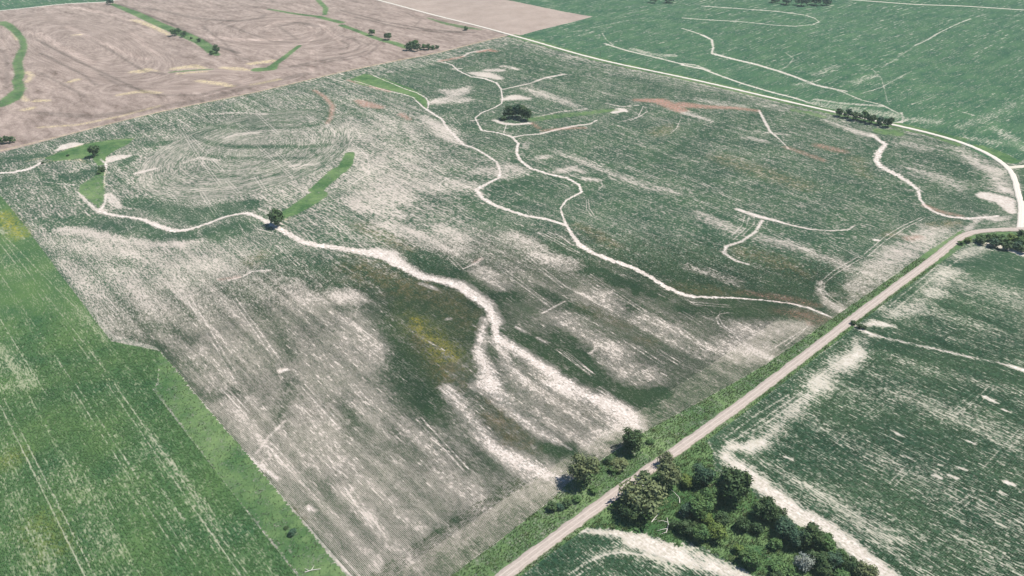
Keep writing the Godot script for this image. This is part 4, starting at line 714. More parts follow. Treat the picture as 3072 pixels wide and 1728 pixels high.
	strokes.append(["p", 0.40, 1.2, PackedFloat32Array([1069.7, -1010, 3.4, 1141.7, -1003.4, 3.8, 1200.4, -991.7, 4.2])])
	strokes.append(["p", 0.30, 1.2, PackedFloat32Array([1023.9, -1009.1, 3.2, 1104.9, -1003.1, 3.5])])
	strokes.append(["p", 0.35, 1.2, PackedFloat32Array([1014.7, -983.4, 7.0, 1049.5, -984.2, 8.1, 1038.9, -980.6, 4.8])])
	strokes.append(["p", 0.60, 1.2, PackedFloat32Array([914.8, -245.7, 1.3, 903, -231, 1.3])])
	strokes.append(["c", 0.55, 6.0, PackedFloat32Array([937.8, -483.9, 20.7, 938.5, -447.9, 30.1, 943.5, -415.8, 25.3, 953.1, -387.3, 20.3])])
	strokes.append(["c", 0.55, 6.0, PackedFloat32Array([1063.8, -556.7, 15.7, 1119.5, -557, 12.0])])
	strokes.append(["c", 0.55, 6.0, PackedFloat32Array([1057.5, -493.3, 15.3, 1109.2, -490.8, 12.2])])
	strokes.append(["c", 0.55, 6.0, PackedFloat32Array([963.3, -313.8, 9.6, 1029, -309.4, 9.8, 1114.9, -309.7, 7.3])])
	strokes.append(["c", 0.55, 6.0, PackedFloat32Array([988.4, -286.7, 13.5, 970.9, -261.8, 16.0, 944.1, -241.4, 12.3])])
	strokes.append(["c", 0.55, 6.0, PackedFloat32Array([949.1, -369.2, 14.9, 960, -342.8, 20.2])])
	strokes.append(["c", 0.55, 6.0, PackedFloat32Array([998.6, -549.1, 10.5, 1021.4, -542.3, 10.5])])
	strokes.append(["c", 0.55, 6.0, PackedFloat32Array([928.1, -299.3, 9.1, 943.3, -262.9, 14.2])])
	strokes.append(["p", 0.50, 0.3, PackedFloat32Array([60.9, -791.3, 0.6, 67.7, -510, 0.6])])
	strokes.append(["p", 0.50, 0.3, PackedFloat32Array([57.2, -773.1, 0.6, 65, -492.6, 0.6])])
	strokes.append(["p", 0.50, 0.3, PackedFloat32Array([44.4, -711.2, 0.6, 47.1, -515.7, 0.6])])
	strokes.append(["p", 0.50, 0.3, PackedFloat32Array([28.4, -635.2, 0.6, 29.9, -526.6, 0.6])])
	strokes.append(["p", 0.50, 0.3, PackedFloat32Array([62.8, -800.8, 0.6, 77.1, -605.7, 0.6])])
	strokes.append(["p", 0.54, 0.3, PackedFloat32Array([47.8, -509.2, 0.6, 49.2, -298.2, 0.6])])
	strokes.append(["p", 0.54, 0.3, PackedFloat32Array([44.6, -500.5, 0.6, 45.3, -301.7, 0.6])])
	strokes.append(["p", 0.54, 0.3, PackedFloat32Array([63.7, -493.8, 0.6, 63.4, -285.6, 0.6])])
	strokes.append(["p", 0.54, 0.3, PackedFloat32Array([67.3, -490.3, 0.6, 66.3, -283, 0.6])])
	strokes.append(["p", 0.54, 0.3, PackedFloat32Array([4.7, -520, 0.6, 5.5, -336.3, 0.6])])
	strokes.append(["p", 0.54, 0.3, PackedFloat32Array([8.2, -526, 0.6, 9.2, -333.1, 0.6])])
	strokes.append(["p", 0.54, 0.3, PackedFloat32Array([29.9, -526.6, 0.6, 31.1, -476.5, 0.6])])
	strokes.append(["p", 0.70, 0.8, PackedFloat32Array([54.4, -393.4, 0.7, 54.8, -383.7, 1.0, 55.7, -363.8, 1.5, 55.8, -350.6, 0.7, 56.5, -341.2, 1.0])])
	strokes.append(["p", 0.60, 1.5, PackedFloat32Array([67, -439.4, 0.8, 67.3, -387.1, 2.1, 68.5, -351.3, 2.0, 68.5, -333.3, 1.3])])
	strokes.append(["c", 0.62, 5.0, PackedFloat32Array([67.3, -435.7, 2.3, 66.8, -381.7, 5.6, 67.7, -349.4, 5.4, 68.1, -323.7, 3.9])])
	strokes.append(["c", 0.62, 8.0, PackedFloat32Array([17.9, -433.2, 6.3, 24.8, -391, 9.7, 24.2, -365.7, 9.7, 23.7, -342.4, 7.0])])
	strokes.append(["c", 0.60, 8.0, PackedFloat32Array([-11.7, -420.6, 7.3, -13.9, -394, 8.5, -10.5, -367, 8.8, -8.7, -348.9, 7.5])])
	strokes.append(["c", 0.68, 8.0, PackedFloat32Array([21.1, -506.1, 4.5, 25.1, -450, 6.2, 22.7, -421.3, 5.9])])
	strokes.append(["c", 0.68, 8.0, PackedFloat32Array([39.8, -398.4, 5.4, 41, -375.3, 5.9, 42.8, -349.5, 5.1])])
	strokes.append(["c", 0.50, 5.0, PackedFloat32Array([8.8, -540.7, 10.6, 19.2, -532.9, 10.6, 28.2, -526.2, 6.1])])
	strokes.append(["c", 0.50, 6.0, PackedFloat32Array([19.5, -592.6, 6.6, 19.9, -570.7, 10.3, 25.2, -549.1, 11.7, 27.7, -534.5, 7.7])])
	strokes.append(["c", 0.55, 8.0, PackedFloat32Array([77.1, -605.7, 5.9, 78.8, -571.3, 7.7, 80.7, -552.6, 5.8])])
	strokes.append(["t", 0.60, 1.5, PackedFloat32Array([61.1, -554.5, 1.8, 71.8, -547.4, 2.0, 79.3, -538.9, 1.6])])
	strokes.append(["t", 0.70, 1.5, PackedFloat32Array([48, -512.8, 2.2, 64.9, -500.5, 2.7, 77.1, -489.8, 2.2, 83.8, -478.5, 1.2])])
	strokes.append(["y", 0.80, 8.0, PackedFloat32Array([71.7, -845.5, 11.6, 73.1, -818.6, 12.4, 74.5, -779, 9.4])])
	strokes.append(["p", 0.50, 4.0, PackedFloat32Array([64.7, -810.5, 4.9, 65.8, -794.2, 3.6])])
	strokes.append(["y", 0.35, 10.0, PackedFloat32Array([-4.3, -457.3, 8.4, -1.4, -457.7, 8.5])])
	strokes.append(["y", 0.30, 12.0, PackedFloat32Array([-2.2, -389.5, 5.3, -0.3, -363.5, 5.1])])
	strokes.append(["c", 0.97, 9.0, PackedFloat32Array([26.4, -495.4, 7.6, 35.9, -456.4, 9.5, 39.4, -428.7, 6.6])])
	strokes.append(["c", 0.97, 9.0, PackedFloat32Array([36.4, -361.2, 3.8, 38.9, -329.1, 7.3, 41.9, -309.9, 7.2])])
	strokes.append(["c", 0.97, 5.0, PackedFloat32Array([55.3, -396.1, 2.8, 57, -369.4, 3.4, 57.7, -355.5, 2.7])])
	strokes.append(["c", 0.96, 9.0, PackedFloat32Array([52.6, -681.5, 11.7, 53.2, -615.6, 12.8, 54.2, -555.6, 10.3])])
	strokes.append(["p", 0.95, 3.0, PackedFloat32Array([304.4, -153.4, 7.0, 301.8, -138.4, 12.7, 299.7, -121.3, 12.7, 302.4, -109.2, 10.6, 301.1, -96.3, 10.9, 298.1, -84.3, 10.5, 296.6, -72.9, 9.5])])
	strokes.append(["p", 0.85, 4.0, PackedFloat32Array([314.2, -178.8, 4.5, 306.8, -173.6, 7.9, 305.3, -163.6, 12.4, 304.9, -152.9, 11.4])])
	strokes.append(["p", 0.80, 4.0, PackedFloat32Array([318.1, -176.9, 6.9, 325.9, -168.6, 11.6, 333.9, -167.6, 7.1])])
	strokes.append(["p", 0.60, 6.0, PackedFloat32Array([334.9, -168.2, 7.3, 359.6, -169.6, 9.2, 383.2, -171.3, 11.2, 408.7, -172.4, 10.7])])
	strokes.append(["p", 0.60, 6.0, PackedFloat32Array([405.7, -175.3, 10.4, 436.7, -174.1, 15.7, 452.4, -173.2, 12.0, 477.5, -176.8, 8.2])])
	strokes.append(["p", 0.90, 4.0, PackedFloat32Array([441.1, -171.8, 5.6, 455.6, -172.1, 7.1, 471.7, -175.8, 5.2])])
	strokes.append(["p", 0.50, 6.0, PackedFloat32Array([518.3, -179.8, 13.1, 537.3, -172, 15.8, 563.2, -168.8, 13.0, 575.6, -168.2, 9.1])])
	strokes.append(["p", 0.50, 6.0, PackedFloat32Array([576.2, -195, 14.1, 604.7, -186.9, 19.1, 634.9, -183.9, 17.9, 665.8, -180.6, 16.2, 683.3, -176.9, 9.6])])
	strokes.append(["p", 0.55, 6.0, PackedFloat32Array([567.3, -175.6, 9.8, 603.7, -176.1, 15.1, 630.9, -175, 11.1])])
	strokes.append(["b", 1.00, 1.0, PackedFloat32Array([684.2, -181.4, 5.6, 687, -173, 8.2, 686.6, -162.5, 9.2, 685.4, -149.4, 10.9])])
	strokes.append(["b", 1.00, 1.0, PackedFloat32Array([485.7, -192, 3.1, 484.3, -186.2, 4.8, 483.3, -177.9, 4.8, 486.3, -166, 3.8, 492.5, -151.4, 3.8, 498.6, -136.1, 3.8, 504.8, -121.3, 3.7, 510, -110.7, 4.1, 514.3, -99.9, 5.1, 516.3, -90.4, 6.1])])
	strokes.append(["p", 0.80, 2.0, PackedFloat32Array([492.9, -184.8, 4.8, 501.2, -179.2, 7.1, 503.9, -170.8, 3.3])])
	strokes.append(["p", 0.80, 2.0, PackedFloat32Array([499.8, -185.4, 3.5, 499.3, -176.3, 3.4])])
	strokes.append(["p", 0.80, 2.0, PackedFloat32Array([470.8, -194.9, 3.4, 481.5, -193.7, 6.0, 487.9, -192.2, 3.9])])
	strokes.append(["p", 0.70, 2.0, PackedFloat32Array([470.4, -183.8, 0.9, 466.4, -178.8, 1.1, 461.9, -174.5, 2.0])])
	strokes.append(["c", 0.50, 7.0, PackedFloat32Array([548, -157.4, 16.3, 554.9, -136.9, 18.0, 557.8, -111.5, 17.2])])
	strokes.append(["c", 0.50, 8.0, PackedFloat32Array([470, -173, 6.6, 474.4, -147.5, 13.0, 480.3, -124, 14.5, 484.8, -101, 12.6])])
	strokes.append(["c", 0.55, 8.0, PackedFloat32Array([602.2, -160.5, 21.0, 607.9, -138.6, 22.0, 604, -121.1, 17.6])])
	strokes.append(["c", 0.97, 8.0, PackedFloat32Array([630.2, -182, 15.2, 637, -169.3, 20.4, 656.3, -156.5, 30.5, 644.7, -136.8, 25.1])])
	strokes.append(["c", 0.95, 8.0, PackedFloat32Array([557.3, -161.4, 12.4, 558.8, -147.8, 14.1, 559.9, -120.9, 13.3, 557.3, -105.3, 10.7])])
	strokes.append(["c", 0.95, 6.0, PackedFloat32Array([490.1, -173.6, 5.3, 497.1, -153.5, 8.8, 509.1, -131.8, 10.5, 516.5, -104.8, 6.9])])
	strokes.append(["c", 0.95, 6.0, PackedFloat32Array([469.8, -171, 10.0, 478.5, -153.9, 13.3, 487.6, -127, 14.8, 493.5, -104.3, 14.5, 502.5, -86.9, 12.5])])
	strokes.append(["c", 0.95, 5.0, PackedFloat32Array([412.7, -193.9, 3.2, 433.8, -191.7, 6.4, 457.1, -190.3, 6.4, 468.9, -189.9, 4.3])])
	strokes.append(["c", 0.95, 5.0, PackedFloat32Array([534.6, -189.7, 4.4, 569.5, -189.8, 4.6, 600.8, -190.4, 3.3, 630.2, -194.6, 2.1])])
	strokes.append(["c", 0.52, 8.0, PackedFloat32Array([324.2, -152.6, 6.4, 322.2, -126.7, 9.2, 320.1, -102.8, 10.7, 318, -80.6, 11.2, 315.9, -60.1, 10.8])])
	strokes.append(["c", 0.55, 8.0, PackedFloat32Array([371.3, -155.2, 9.8, 372.1, -130.3, 10.6, 372.8, -99.6, 10.2, 373.6, -64.7, 9.7, 374.1, -41.8, 9.5])])
	strokes.append(["c", 0.55, 8.0, PackedFloat32Array([417.3, -154.5, 11.2, 434.3, -128.6, 12.8, 438.8, -98.4, 13.7, 439.6, -69.1, 11.9])])
	strokes.append(["c", 0.50, 8.0, PackedFloat32Array([345.1, -72.9, 9.1, 346.2, -53.9, 9.8, 343.1, -34.5, 9.3])])
	strokes.append(["c", 0.90, 7.0, PackedFloat32Array([361.7, -161, 7.1, 360.7, -149.1, 10.5, 360.8, -136.5, 6.9])])
	strokes.append(["c", 0.90, 7.0, PackedFloat32Array([326.5, -159.2, 4.6, 329.4, -150.7, 5.7])])
	strokes.append(["c", 0.90, 7.0, PackedFloat32Array([330.9, -146.6, 6.5, 330.5, -135.5, 6.4])])
	strokes.append(["c", 0.92, 8.0, PackedFloat32Array([390.9, -144.6, 9.1, 401.4, -121, 11.6, 404.4, -99, 10.0])])
	strokes.append(["c", 0.92, 8.0, PackedFloat32Array([344.8, -108.2, 6.5, 347, -87.5, 9.4, 349, -67.9, 7.1])])
	strokes.append(["c", 0.96, 8.0, PackedFloat32Array([456.4, -122, 11.9, 466.8, -98, 17.9, 468.1, -74.8, 17.4])])
	strokes.append(["c", 0.92, 8.0, PackedFloat32Array([316.9, -70.2, 7.2, 326.6, -52.2, 8.0])])
	strokes.append(["p", 0.32, 0.3, PackedFloat32Array([345.7, -138.7, 0.6, 375.6, -138, 0.6])])
	strokes.append(["p", 0.32, 0.3, PackedFloat32Array([345.6, -135.7, 0.6, 375.5, -135, 0.6])])
	strokes.append(["p", 0.32, 0.3, PackedFloat32Array([384.8, -142.2, 0.6, 406.8, -136, 0.6])])
	strokes.append(["p", 0.32, 0.3, PackedFloat32Array([384, -139.3, 0.6, 406, -133.1, 0.6])])
	strokes.append(["p", 0.32, 0.3, PackedFloat32Array([434.3, -104.3, 0.6, 479.7, -102.2, 0.6])])
	strokes.append(["p", 0.32, 0.3, PackedFloat32Array([434.1, -101.3, 0.6, 479.5, -99.2, 0.6])])
	strokes.append(["p", 0.32, 0.3, PackedFloat32Array([402.9, -72.2, 0.6, 452.9, -70.9, 0.6])])
	strokes.append(["p", 0.32, 0.3, PackedFloat32Array([402.8, -69.2, 0.6, 452.8, -67.9, 0.6])])
	strokes.append(["p", 0.32, 0.3, PackedFloat32Array([355.8, -101.8, 0.6, 377.9, -102, 0.6])])
	strokes.append(["p", 0.32, 0.3, PackedFloat32Array([355.8, -98.8, 0.6, 377.9, -99, 0.6])])
	strokes.append(["p", 0.32, 0.3, PackedFloat32Array([354.8, -72.4, 0.6, 380.8, -68.3, 0.6])])
	strokes.append(["p", 0.32, 0.3, PackedFloat32Array([354.3, -69.4, 0.6, 380.4, -65.4, 0.6])])
	strokes.append(["p", 0.32, 0.3, PackedFloat32Array([402.8, -138.2, 0.6, 425, -135.8, 0.6])])
	strokes.append(["p", 0.32, 0.3, PackedFloat32Array([402.5, -135.2, 0.6, 424.7, -132.9, 0.6])])
	strokes.append(["p", 0.32, 0.3, PackedFloat32Array([441.2, -99.4, 0.6, 481.4, -98.9, 0.6])])
	strokes.append(["p", 0.32, 0.3, PackedFloat32Array([441.2, -96.4, 0.6, 481.3, -95.9, 0.6])])
	strokes.append(["p", 0.32, 0.3, PackedFloat32Array([370.1, -158.1, 0.7, 366.1, -119.2, 0.7])])
	strokes.append(["p", 0.32, 0.3, PackedFloat32Array([367.1, -158.4, 0.7, 363.2, -119.5, 0.7])])
	strokes.append(["p", 0.32, 0.3, PackedFloat32Array([372.3, -122.4, 0.7, 377.4, -66.3, 0.7])])
	strokes.append(["p", 0.32, 0.3, PackedFloat32Array([369.3, -122.1, 0.7, 374.4, -66, 0.7])])
	strokes.append(["p", 0.32, 0.3, PackedFloat32Array([382, -103.9, 0.7, 386.3, -45.1, 0.7])])
	strokes.append(["p", 0.32, 0.3, PackedFloat32Array([379, -103.7, 0.7, 383.4, -44.9, 0.7])])
	strokes.append(["p", 0.32, 0.3, PackedFloat32Array([324.2, -161.3, 0.7, 320.3, -117.8, 0.7])])
	strokes.append(["p", 0.32, 0.3, PackedFloat32Array([321.2, -161.5, 0.7, 317.3, -118.1, 0.7])])
	strokes.append(["p", 0.32, 0.3, PackedFloat32Array([323, -119.3, 0.7, 318.6, -74.2, 0.7])])
	strokes.append(["p", 0.32, 0.3, PackedFloat32Array([320, -119.6, 0.7, 315.7, -74.5, 0.7])])
	strokes.append(["p", 0.32, 0.3, PackedFloat32Array([317.3, -99.1, 0.7, 311.3, -64.4, 0.7])])
	strokes.append(["p", 0.32, 0.3, PackedFloat32Array([314.4, -99.6, 0.7, 308.4, -64.9, 0.7])])
	strokes.append(["p", 0.32, 0.3, PackedFloat32Array([440.9, -136.8, 0.7, 445.7, -93.5, 0.7])])
	strokes.append(["p", 0.32, 0.3, PackedFloat32Array([438, -136.5, 0.7, 442.8, -93.2, 0.7])])
	strokes.append(["p", 0.32, 0.3, PackedFloat32Array([377.9, -69.8, 0.7, 376.7, -41.8, 0.7])])
	strokes.append(["p", 0.32, 0.3, PackedFloat32Array([374.9, -70, 0.7, 373.7, -41.9, 0.7])])
	strokes.append(["p", 0.90, 1.0, PackedFloat32Array([468.9, -96, 3.6, 469.2, -91.9, 2.5])])
	strokes.append(["p", 0.90, 1.0, PackedFloat32Array([467.9, -92.6, 2.1, 468.3, -88.5, 1.4])])
	strokes.append(["p", 0.90, 1.0, PackedFloat32Array([464.7, -84.4, 2.0, 465.1, -80.4, 1.4])])
	strokes.append(["p", 0.90, 1.0, PackedFloat32Array([397.2, -117.8, 2.0, 397.8, -113.7, 1.4])])
	strokes.append(["p", 0.90, 1.0, PackedFloat32Array([394.8, -81.3, 2.1, 395.4, -77.6, 1.5])])
	strokes.append(["p", 0.90, 1.0, PackedFloat32Array([385, -82.2, 2.5, 385.6, -78.5, 1.8])])
	strokes.append(["p", 0.90, 1.0, PackedFloat32Array([378.8, -88.1, 2.1, 379.4, -84.4, 1.4])])
	strokes.append(["p", 0.90, 1.0, PackedFloat32Array([420.5, -86.8, 1.8, 421, -82.9, 1.3])])
	strokes.append(["p", 0.90, 1.0, PackedFloat32Array([391.7, -58.8, 1.4, 392.3, -55.3, 1.0])])
	strokes.append(["p", 0.90, 1.0, PackedFloat32Array([382.2, -106.7, 1.4, 382.8, -102.8, 1.0])])
	strokes.append(["p", 0.90, 1.0, PackedFloat32Array([333.1, -151.8, 1.8, 334.1, -147.7, 1.3])])
	strokes.append(["p", 0.90, 1.0, PackedFloat32Array([402, -59.2, 3.5, 402.5, -55.8, 2.5])])
	strokes.append(["p", 0.50, 0.6, PackedFloat32Array([402.7, -178.2, 0.8, 425.4, -177.3, 0.8, 449.3, -176.3, 0.8])])
	strokes.append(["p", 0.50, 0.6, PackedFloat32Array([418.3, -192.4, 0.8, 446.9, -189.5, 0.9, 463.8, -188.1, 0.9])])
	strokes.append(["p", 0.50, 0.6, PackedFloat32Array([325.2, -192.3, 0.7, 355.9, -191.5, 0.7, 384, -190.6, 0.8])])
	strokes.append(["p", 0.50, 0.6, PackedFloat32Array([319.8, -180, 0.7, 351.2, -178.9, 0.7, 392.5, -176.9, 0.8])])
	strokes.append(["p", 0.50, 0.6, PackedFloat32Array([324.1, -179.3, 0.7, 351.5, -175.4, 0.7, 396.1, -173.4, 0.7])])
	strokes.append(["p", 0.50, 0.6, PackedFloat32Array([318.2, -184.4, 0.7, 353.1, -183.9, 0.7, 384.2, -181.2, 0.8])])
	strokes.append(["p", 0.50, 0.6, PackedFloat32Array([302.4, -188.9, 0.7, 310.3, -188.1, 0.9, 302.8, -177, 0.7])])
	strokes.append(["p", 0.50, 0.6, PackedFloat32Array([522.5, -180.8, 0.8, 596, -183.1, 0.9, 643.5, -182.2, 1.0])])
	strokes.append(["p", 0.50, 0.6, PackedFloat32Array([527.4, -186.2, 0.8, 596.4, -188.5, 0.9, 643, -192.6, 0.9])])
	strokes.append(["p", 0.90, 3.0, PackedFloat32Array([211.7, -182.8, 2.6, 218.1, -176, 6.2, 224.4, -163.7, 9.7, 229.9, -151.3, 10.5, 231.1, -146, 11.2])])
	strokes.append(["p", 0.95, 2.0, PackedFloat32Array([216.1, -169.7, 3.5, 221.3, -158.6, 4.3, 226, -148.2, 5.1])])
	strokes.append(["p", 0.90, 3.0, PackedFloat32Array([230.8, -147.3, 10.4, 234.5, -138.8, 10.3, 239.4, -128.4, 8.5, 243.5, -119.8, 6.7])])
	strokes.append(["c", 0.45, 5.0, PackedFloat32Array([235.8, -143.1, 5.2, 236.6, -138.1, 4.3])])
	strokes.append(["c", 0.45, 4.0, PackedFloat32Array([198.7, -176.1, 3.3, 209.8, -168.5, 5.1, 218.5, -154.5, 5.1, 221.5, -144.6, 4.2])])
	strokes.append(["p", 0.70, 0.8, PackedFloat32Array([181.3, -175.4, 0.9, 192.1, -174.3, 1.0, 202, -172, 1.2, 209.2, -168, 1.2, 217.9, -158.3, 1.0, 222.2, -149.2, 1.0])])
	strokes.append(["p", 0.60, 0.8, PackedFloat32Array([183.1, -171.8, 0.6, 193.4, -171, 0.6])])
	strokes.append(["p", 0.80, 1.2, PackedFloat32Array([168.2, -191.3, 1.2, 181.7, -191.5, 1.2, 192.9, -192.6, 1.6, 200.5, -192.7, 2.1, 206.7, -188.3, 3.5, 211.2, -183.2, 3.5])])
	strokes.append(["c", 0.97, 5.0, PackedFloat32Array([172.6, -186.6, 4.4, 190.7, -186.6, 6.9, 204.8, -181.9, 5.6])])
	strokes.append(["c", 0.90, 5.0, PackedFloat32Array([194, -167.2, 3.8, 206.1, -160.9, 4.6])])
	# areas: kind, amount, softness, outline
	areas.append(["c", 0.82, 14.0, PackedFloat32Array([879.5, -1009.8, 887.4, -310.9, 860.8, -246.6, 758.1, -186.5, 714.2, -210, 491.8, -213, 430.4, -308, 434.1, -405.3, 446.5, -447.1, 450.6, -577.8, 515.3, -622.6, 572.4, -836.9, 615.4, -1019.9])])
	areas.append(["c", 0.52, 16.0, PackedFloat32Array([208.7, -928.1, 313.1, -982.7, 486.4, -895.8, 537.1, -850.4, 486.8, -657.6, 450.6, -577.8, 417.7, -601.5, 359.9, -676.1, 285.8, -671.7, 258.4, -683.7, 216.3, -768.3, 187.5, -823.3, 197.2, -905.1])])
	areas.append(["c", 0.62, 14.0, PackedFloat32Array([269.9, -1000.2, 331, -1027.4, 561, -1021.1, 577.1, -950, 537.1, -850.4, 466.1, -871.7, 351.3, -927, 296.4, -940.9])])
	areas.append(["c", 0.70, 12.0, PackedFloat32Array([113.5, -1064.5, 246.5, -1047, 304.3, -1039.6, 247.6, -991.5, 212, -1027.8, 139.5, -1064.8, 108.8, -1040.1])])
	areas.append(["c", 0.66, 12.0, PackedFloat32Array([96.7, -976.9, 160.8, -938.4, 143.8, -832, 143.9, -781, 157.9, -732.6, 100.4, -749.5, 84.3, -807.8, 80.8, -892.6])])
	areas.append(["c", 0.51, 14.0, PackedFloat32Array([88.8, -828.2, 110.9, -751.3, 165.8, -662.2, 222.4, -607, 231.8, -511.8, 230.6, -449.3, 199, -349.4, 222.3, -324.9, 198.3, -249.4, 227.3, -215.8, 120, -232.1, 100.2, -251.4, 99.9, -506.5, 81.8, -544.2])])
	areas.append(["c", 0.60, 16.0, PackedFloat32Array([340.4, -651.1, 396.1, -641.8, 413.6, -544.4, 418.3, -418.5, 423.3, -342.3, 418.8, -298.8, 474.2, -215.5, 396.7, -214.1, 331.3, -245.7, 334.1, -301.7, 327.7, -378.2, 333.5, -433.4, 317.6, -525])])
	areas.append(["c", 0.79, 12.0, PackedFloat32Array([217.4, -596.5, 258.9, -560.3, 277.6, -494.9, 294.9, -430.3, 290.7, -385.3, 279.5, -360.2, 259.7, -346.9, 252.2, -355, 245.1, -397.2, 261.3, -441.5, 252.2, -484.4, 228.4, -531.8, 204.9, -570])])
	areas.append(["c", 0.76, 10.0, PackedFloat32Array([255.9, -455.5, 261.2, -425.4, 242.7, -365.1, 227.4, -340.2, 208.3, -306.4, 194.5, -320.8, 215.7, -393.7])])
	areas.append(["c", 0.82, 9.0, PackedFloat32Array([290.8, -362.6, 302.3, -337, 314, -313, 324.6, -285.3, 312.8, -240.1, 314.4, -228.6, 299.6, -238.6, 291.7, -268.6, 285.5, -314.5, 285.2, -347.3])])
	areas.append(["c", 0.84, 7.0, PackedFloat32Array([428.2, -441, 420.7, -397.1, 418.3, -354.8, 421, -308.3, 406.7, -328, 398.4, -371.1, 397.9, -407.3, 400.7, -444.9])])
	areas.append(["c", 0.86, 7.0, PackedFloat32Array([454.6, -573.1, 498, -557.7, 529.4, -536.8, 508.2, -492.7, 462.3, -468.3, 446.4, -495, 440.9, -535])])
	areas.append(["c", 0.82, 8.0, PackedFloat32Array([413, -575.3, 438.7, -575.9, 422.8, -519.5, 435.2, -445.7, 406, -450.6, 400.4, -504.3])])
	areas.append(["c", 0.30, 9.0, PackedFloat32Array([359.9, -676.1, 402.4, -651, 394.7, -597.1, 366.9, -598.3, 341.3, -630.1])])
	areas.append(["c", 0.46, 12.0, PackedFloat32Array([676.7, -235.6, 714.2, -210, 629.7, -204.4, 541.2, -204.6, 493.8, -210.9, 494.7, -217.8, 566.6, -224])])
	areas.append(["c", 0.80, 14.0, PackedFloat32Array([309, -512.2, 333.3, -443.5, 319.2, -386.9, 300.8, -374.5, 298.9, -400.4, 296.7, -465.1, 287.5, -504])])
	areas.append(["c", 0.36, 14.0, PackedFloat32Array([276, -336.6, 288.1, -294.2, 293.5, -256.5, 294.3, -230.8, 279.7, -224.3, 254.2, -232.6, 242.8, -247.5, 252.7, -293.9])])
	areas.append(["c", 0.38, 9.0, PackedFloat32Array([217.9, -276.1, 224, -251.2, 230.6, -219.1, 215, -218.9, 206.3, -241.6, 205.4, -264.8])])
	areas.append(["c", 0.55, 9.0, PackedFloat32Array([144.1, -232.1, 194.4, -228.2, 219.3, -217, 191.4, -215.5, 156.9, -215.9, 140.9, -217.9])])
	areas.append(["y", 0.95, 7.0, PackedFloat32Array([257.9, -426.6, 260.3, -416.1, 261.5, -394.4, 261, -377.8, 258.3, -357.5, 251.7, -353.5, 236.2, -342.2, 239.2, -358.1, 242.7, -376.7, 246, -394.2, 250.5, -408.9])])
	areas.append(["y", 0.30, 14.0, PackedFloat32Array([268.5, -456.6, 266.7, -425.1, 266.8, -388.6, 262.5, -355.4, 250.2, -340, 234.3, -334, 230.4, -346.3, 237.4, -371, 242.1, -393.6, 253.1, -426.5])])
	areas.append(["o", 0.80, 12.0, PackedFloat32Array([246.3, -396.2, 247.8, -375.8, 246.7, -350.1, 242, -324.1, 229.9, -336.9, 234.1, -357.2])])
	areas.append(["o", 0.60, 14.0, PackedFloat32Array([267.8, -536.4, 288.6, -506.5, 294.5, -464.6, 305.5, -427.7, 302.7, -399.3, 293.9, -382.1, 267.4, -361.5, 279, -385.4, 281.9, -422.1, 272.1, -452.7, 264.4, -499.1, 255.9, -516.2])])
	areas.append(["o", 0.90, 8.0, PackedFloat32Array([234.1, -303.6, 237.5, -294.7, 236.3, -278.4, 229.5, -276.6, 219, -270.5, 222, -284, 224.8, -295])])
	areas.append(["o", 0.60, 12.0, PackedFloat32Array([234.8, -308.5, 237.6, -273.7, 235.5, -256.2, 224.9, -253.8, 215.3, -256.9, 216.9, -274.2])])
	areas.append(["o", 0.55, 10.0, PackedFloat32Array([270.8, -291.6, 274, -270.5, 277.8, -256.8, 271.8, -245.5, 266.8, -263.3, 262.3, -288.6])])
	areas.append(["o", 0.45, 10.0, PackedFloat32Array([224.9, -330.3, 221.9, -312.5, 216, -291.9, 214.1, -297.3, 218.8, -319.4])])
	areas.append(["g", 1.00, 1.5, PackedFloat32Array([145.9, -996.8, 173.1, -1007.6, 203.6, -1009.5, 224.1, -1001.1, 244.8, -987.8, 231.8, -971.9, 216.4, -961.7, 200.1, -947.1, 190.9, -921.4, 184, -921.9, 186.3, -954.3, 170.5, -964.5, 153.3, -974.5])])
	areas.append(["g", 0.80, 1.5, PackedFloat32Array([144.9, -854.4, 151.2, -872.6, 165.3, -885.3, 179.9, -898.6, 185.6, -899, 165.6, -837.2])])
	areas.append(["g", 0.80, 1.5, PackedFloat32Array([145.4, -856.3, 166.2, -839, 157, -812.7, 148.4, -798.3, 147.9, -815.8, 145.9, -844.2])])
	areas.append(["g", 1.00, 1.5, PackedFloat32Array([570.7, -1027.6, 607.5, -1042.4, 613.1, -996.2, 612.7, -936.7, 606.1, -894.4, 591.1, -859.4, 570.4, -830.8, 580.9, -862.1, 589.3, -902.7, 582, -948.5, 568.1, -990])])
	areas.append(["g", 0.80, 2.0, PackedFloat32Array([914.6, -283.8, 921.7, -274, 915.8, -250, 902.1, -226.8, 888.1, -232.1, 886, -241.7, 890.8, -252.6, 907.5, -274])])
	areas.append(["g", 0.95, 1.2, PackedFloat32Array([86, -470, 103, -456, 104, -380, 103, -300, 101, -220, 84, -220, 85, -300, 84, -351, 85, -413])])
	areas.append(["g", 0.95, 1.5, PackedFloat32Array([86, -462, 90, -474, 103.5, -508, 104, -456])])
	areas.append(["g", 0.80, 1.0, PackedFloat32Array([60, -190, 60, -213, 170, -214, 209, -216, 224, -219, 286, -219, 320, -216, 400, -209, 500, -206, 560, -205, 640, -206, 700, -204, 690, -190])])
	areas.append(["g", 0.75, 1.5, PackedFloat32Array([911, -1060, 911, -330, 900, -290, 930, -290, 931, -1060])])
	areas.append(["t", 0.40, 3.0, PackedFloat32Array([100, -1072, 260, -1064, 440, -1064, 690, -1078, 910, -1062, 910, -1068, 690, -1084, 440, -1070, 260, -1070, 100, -1078])])
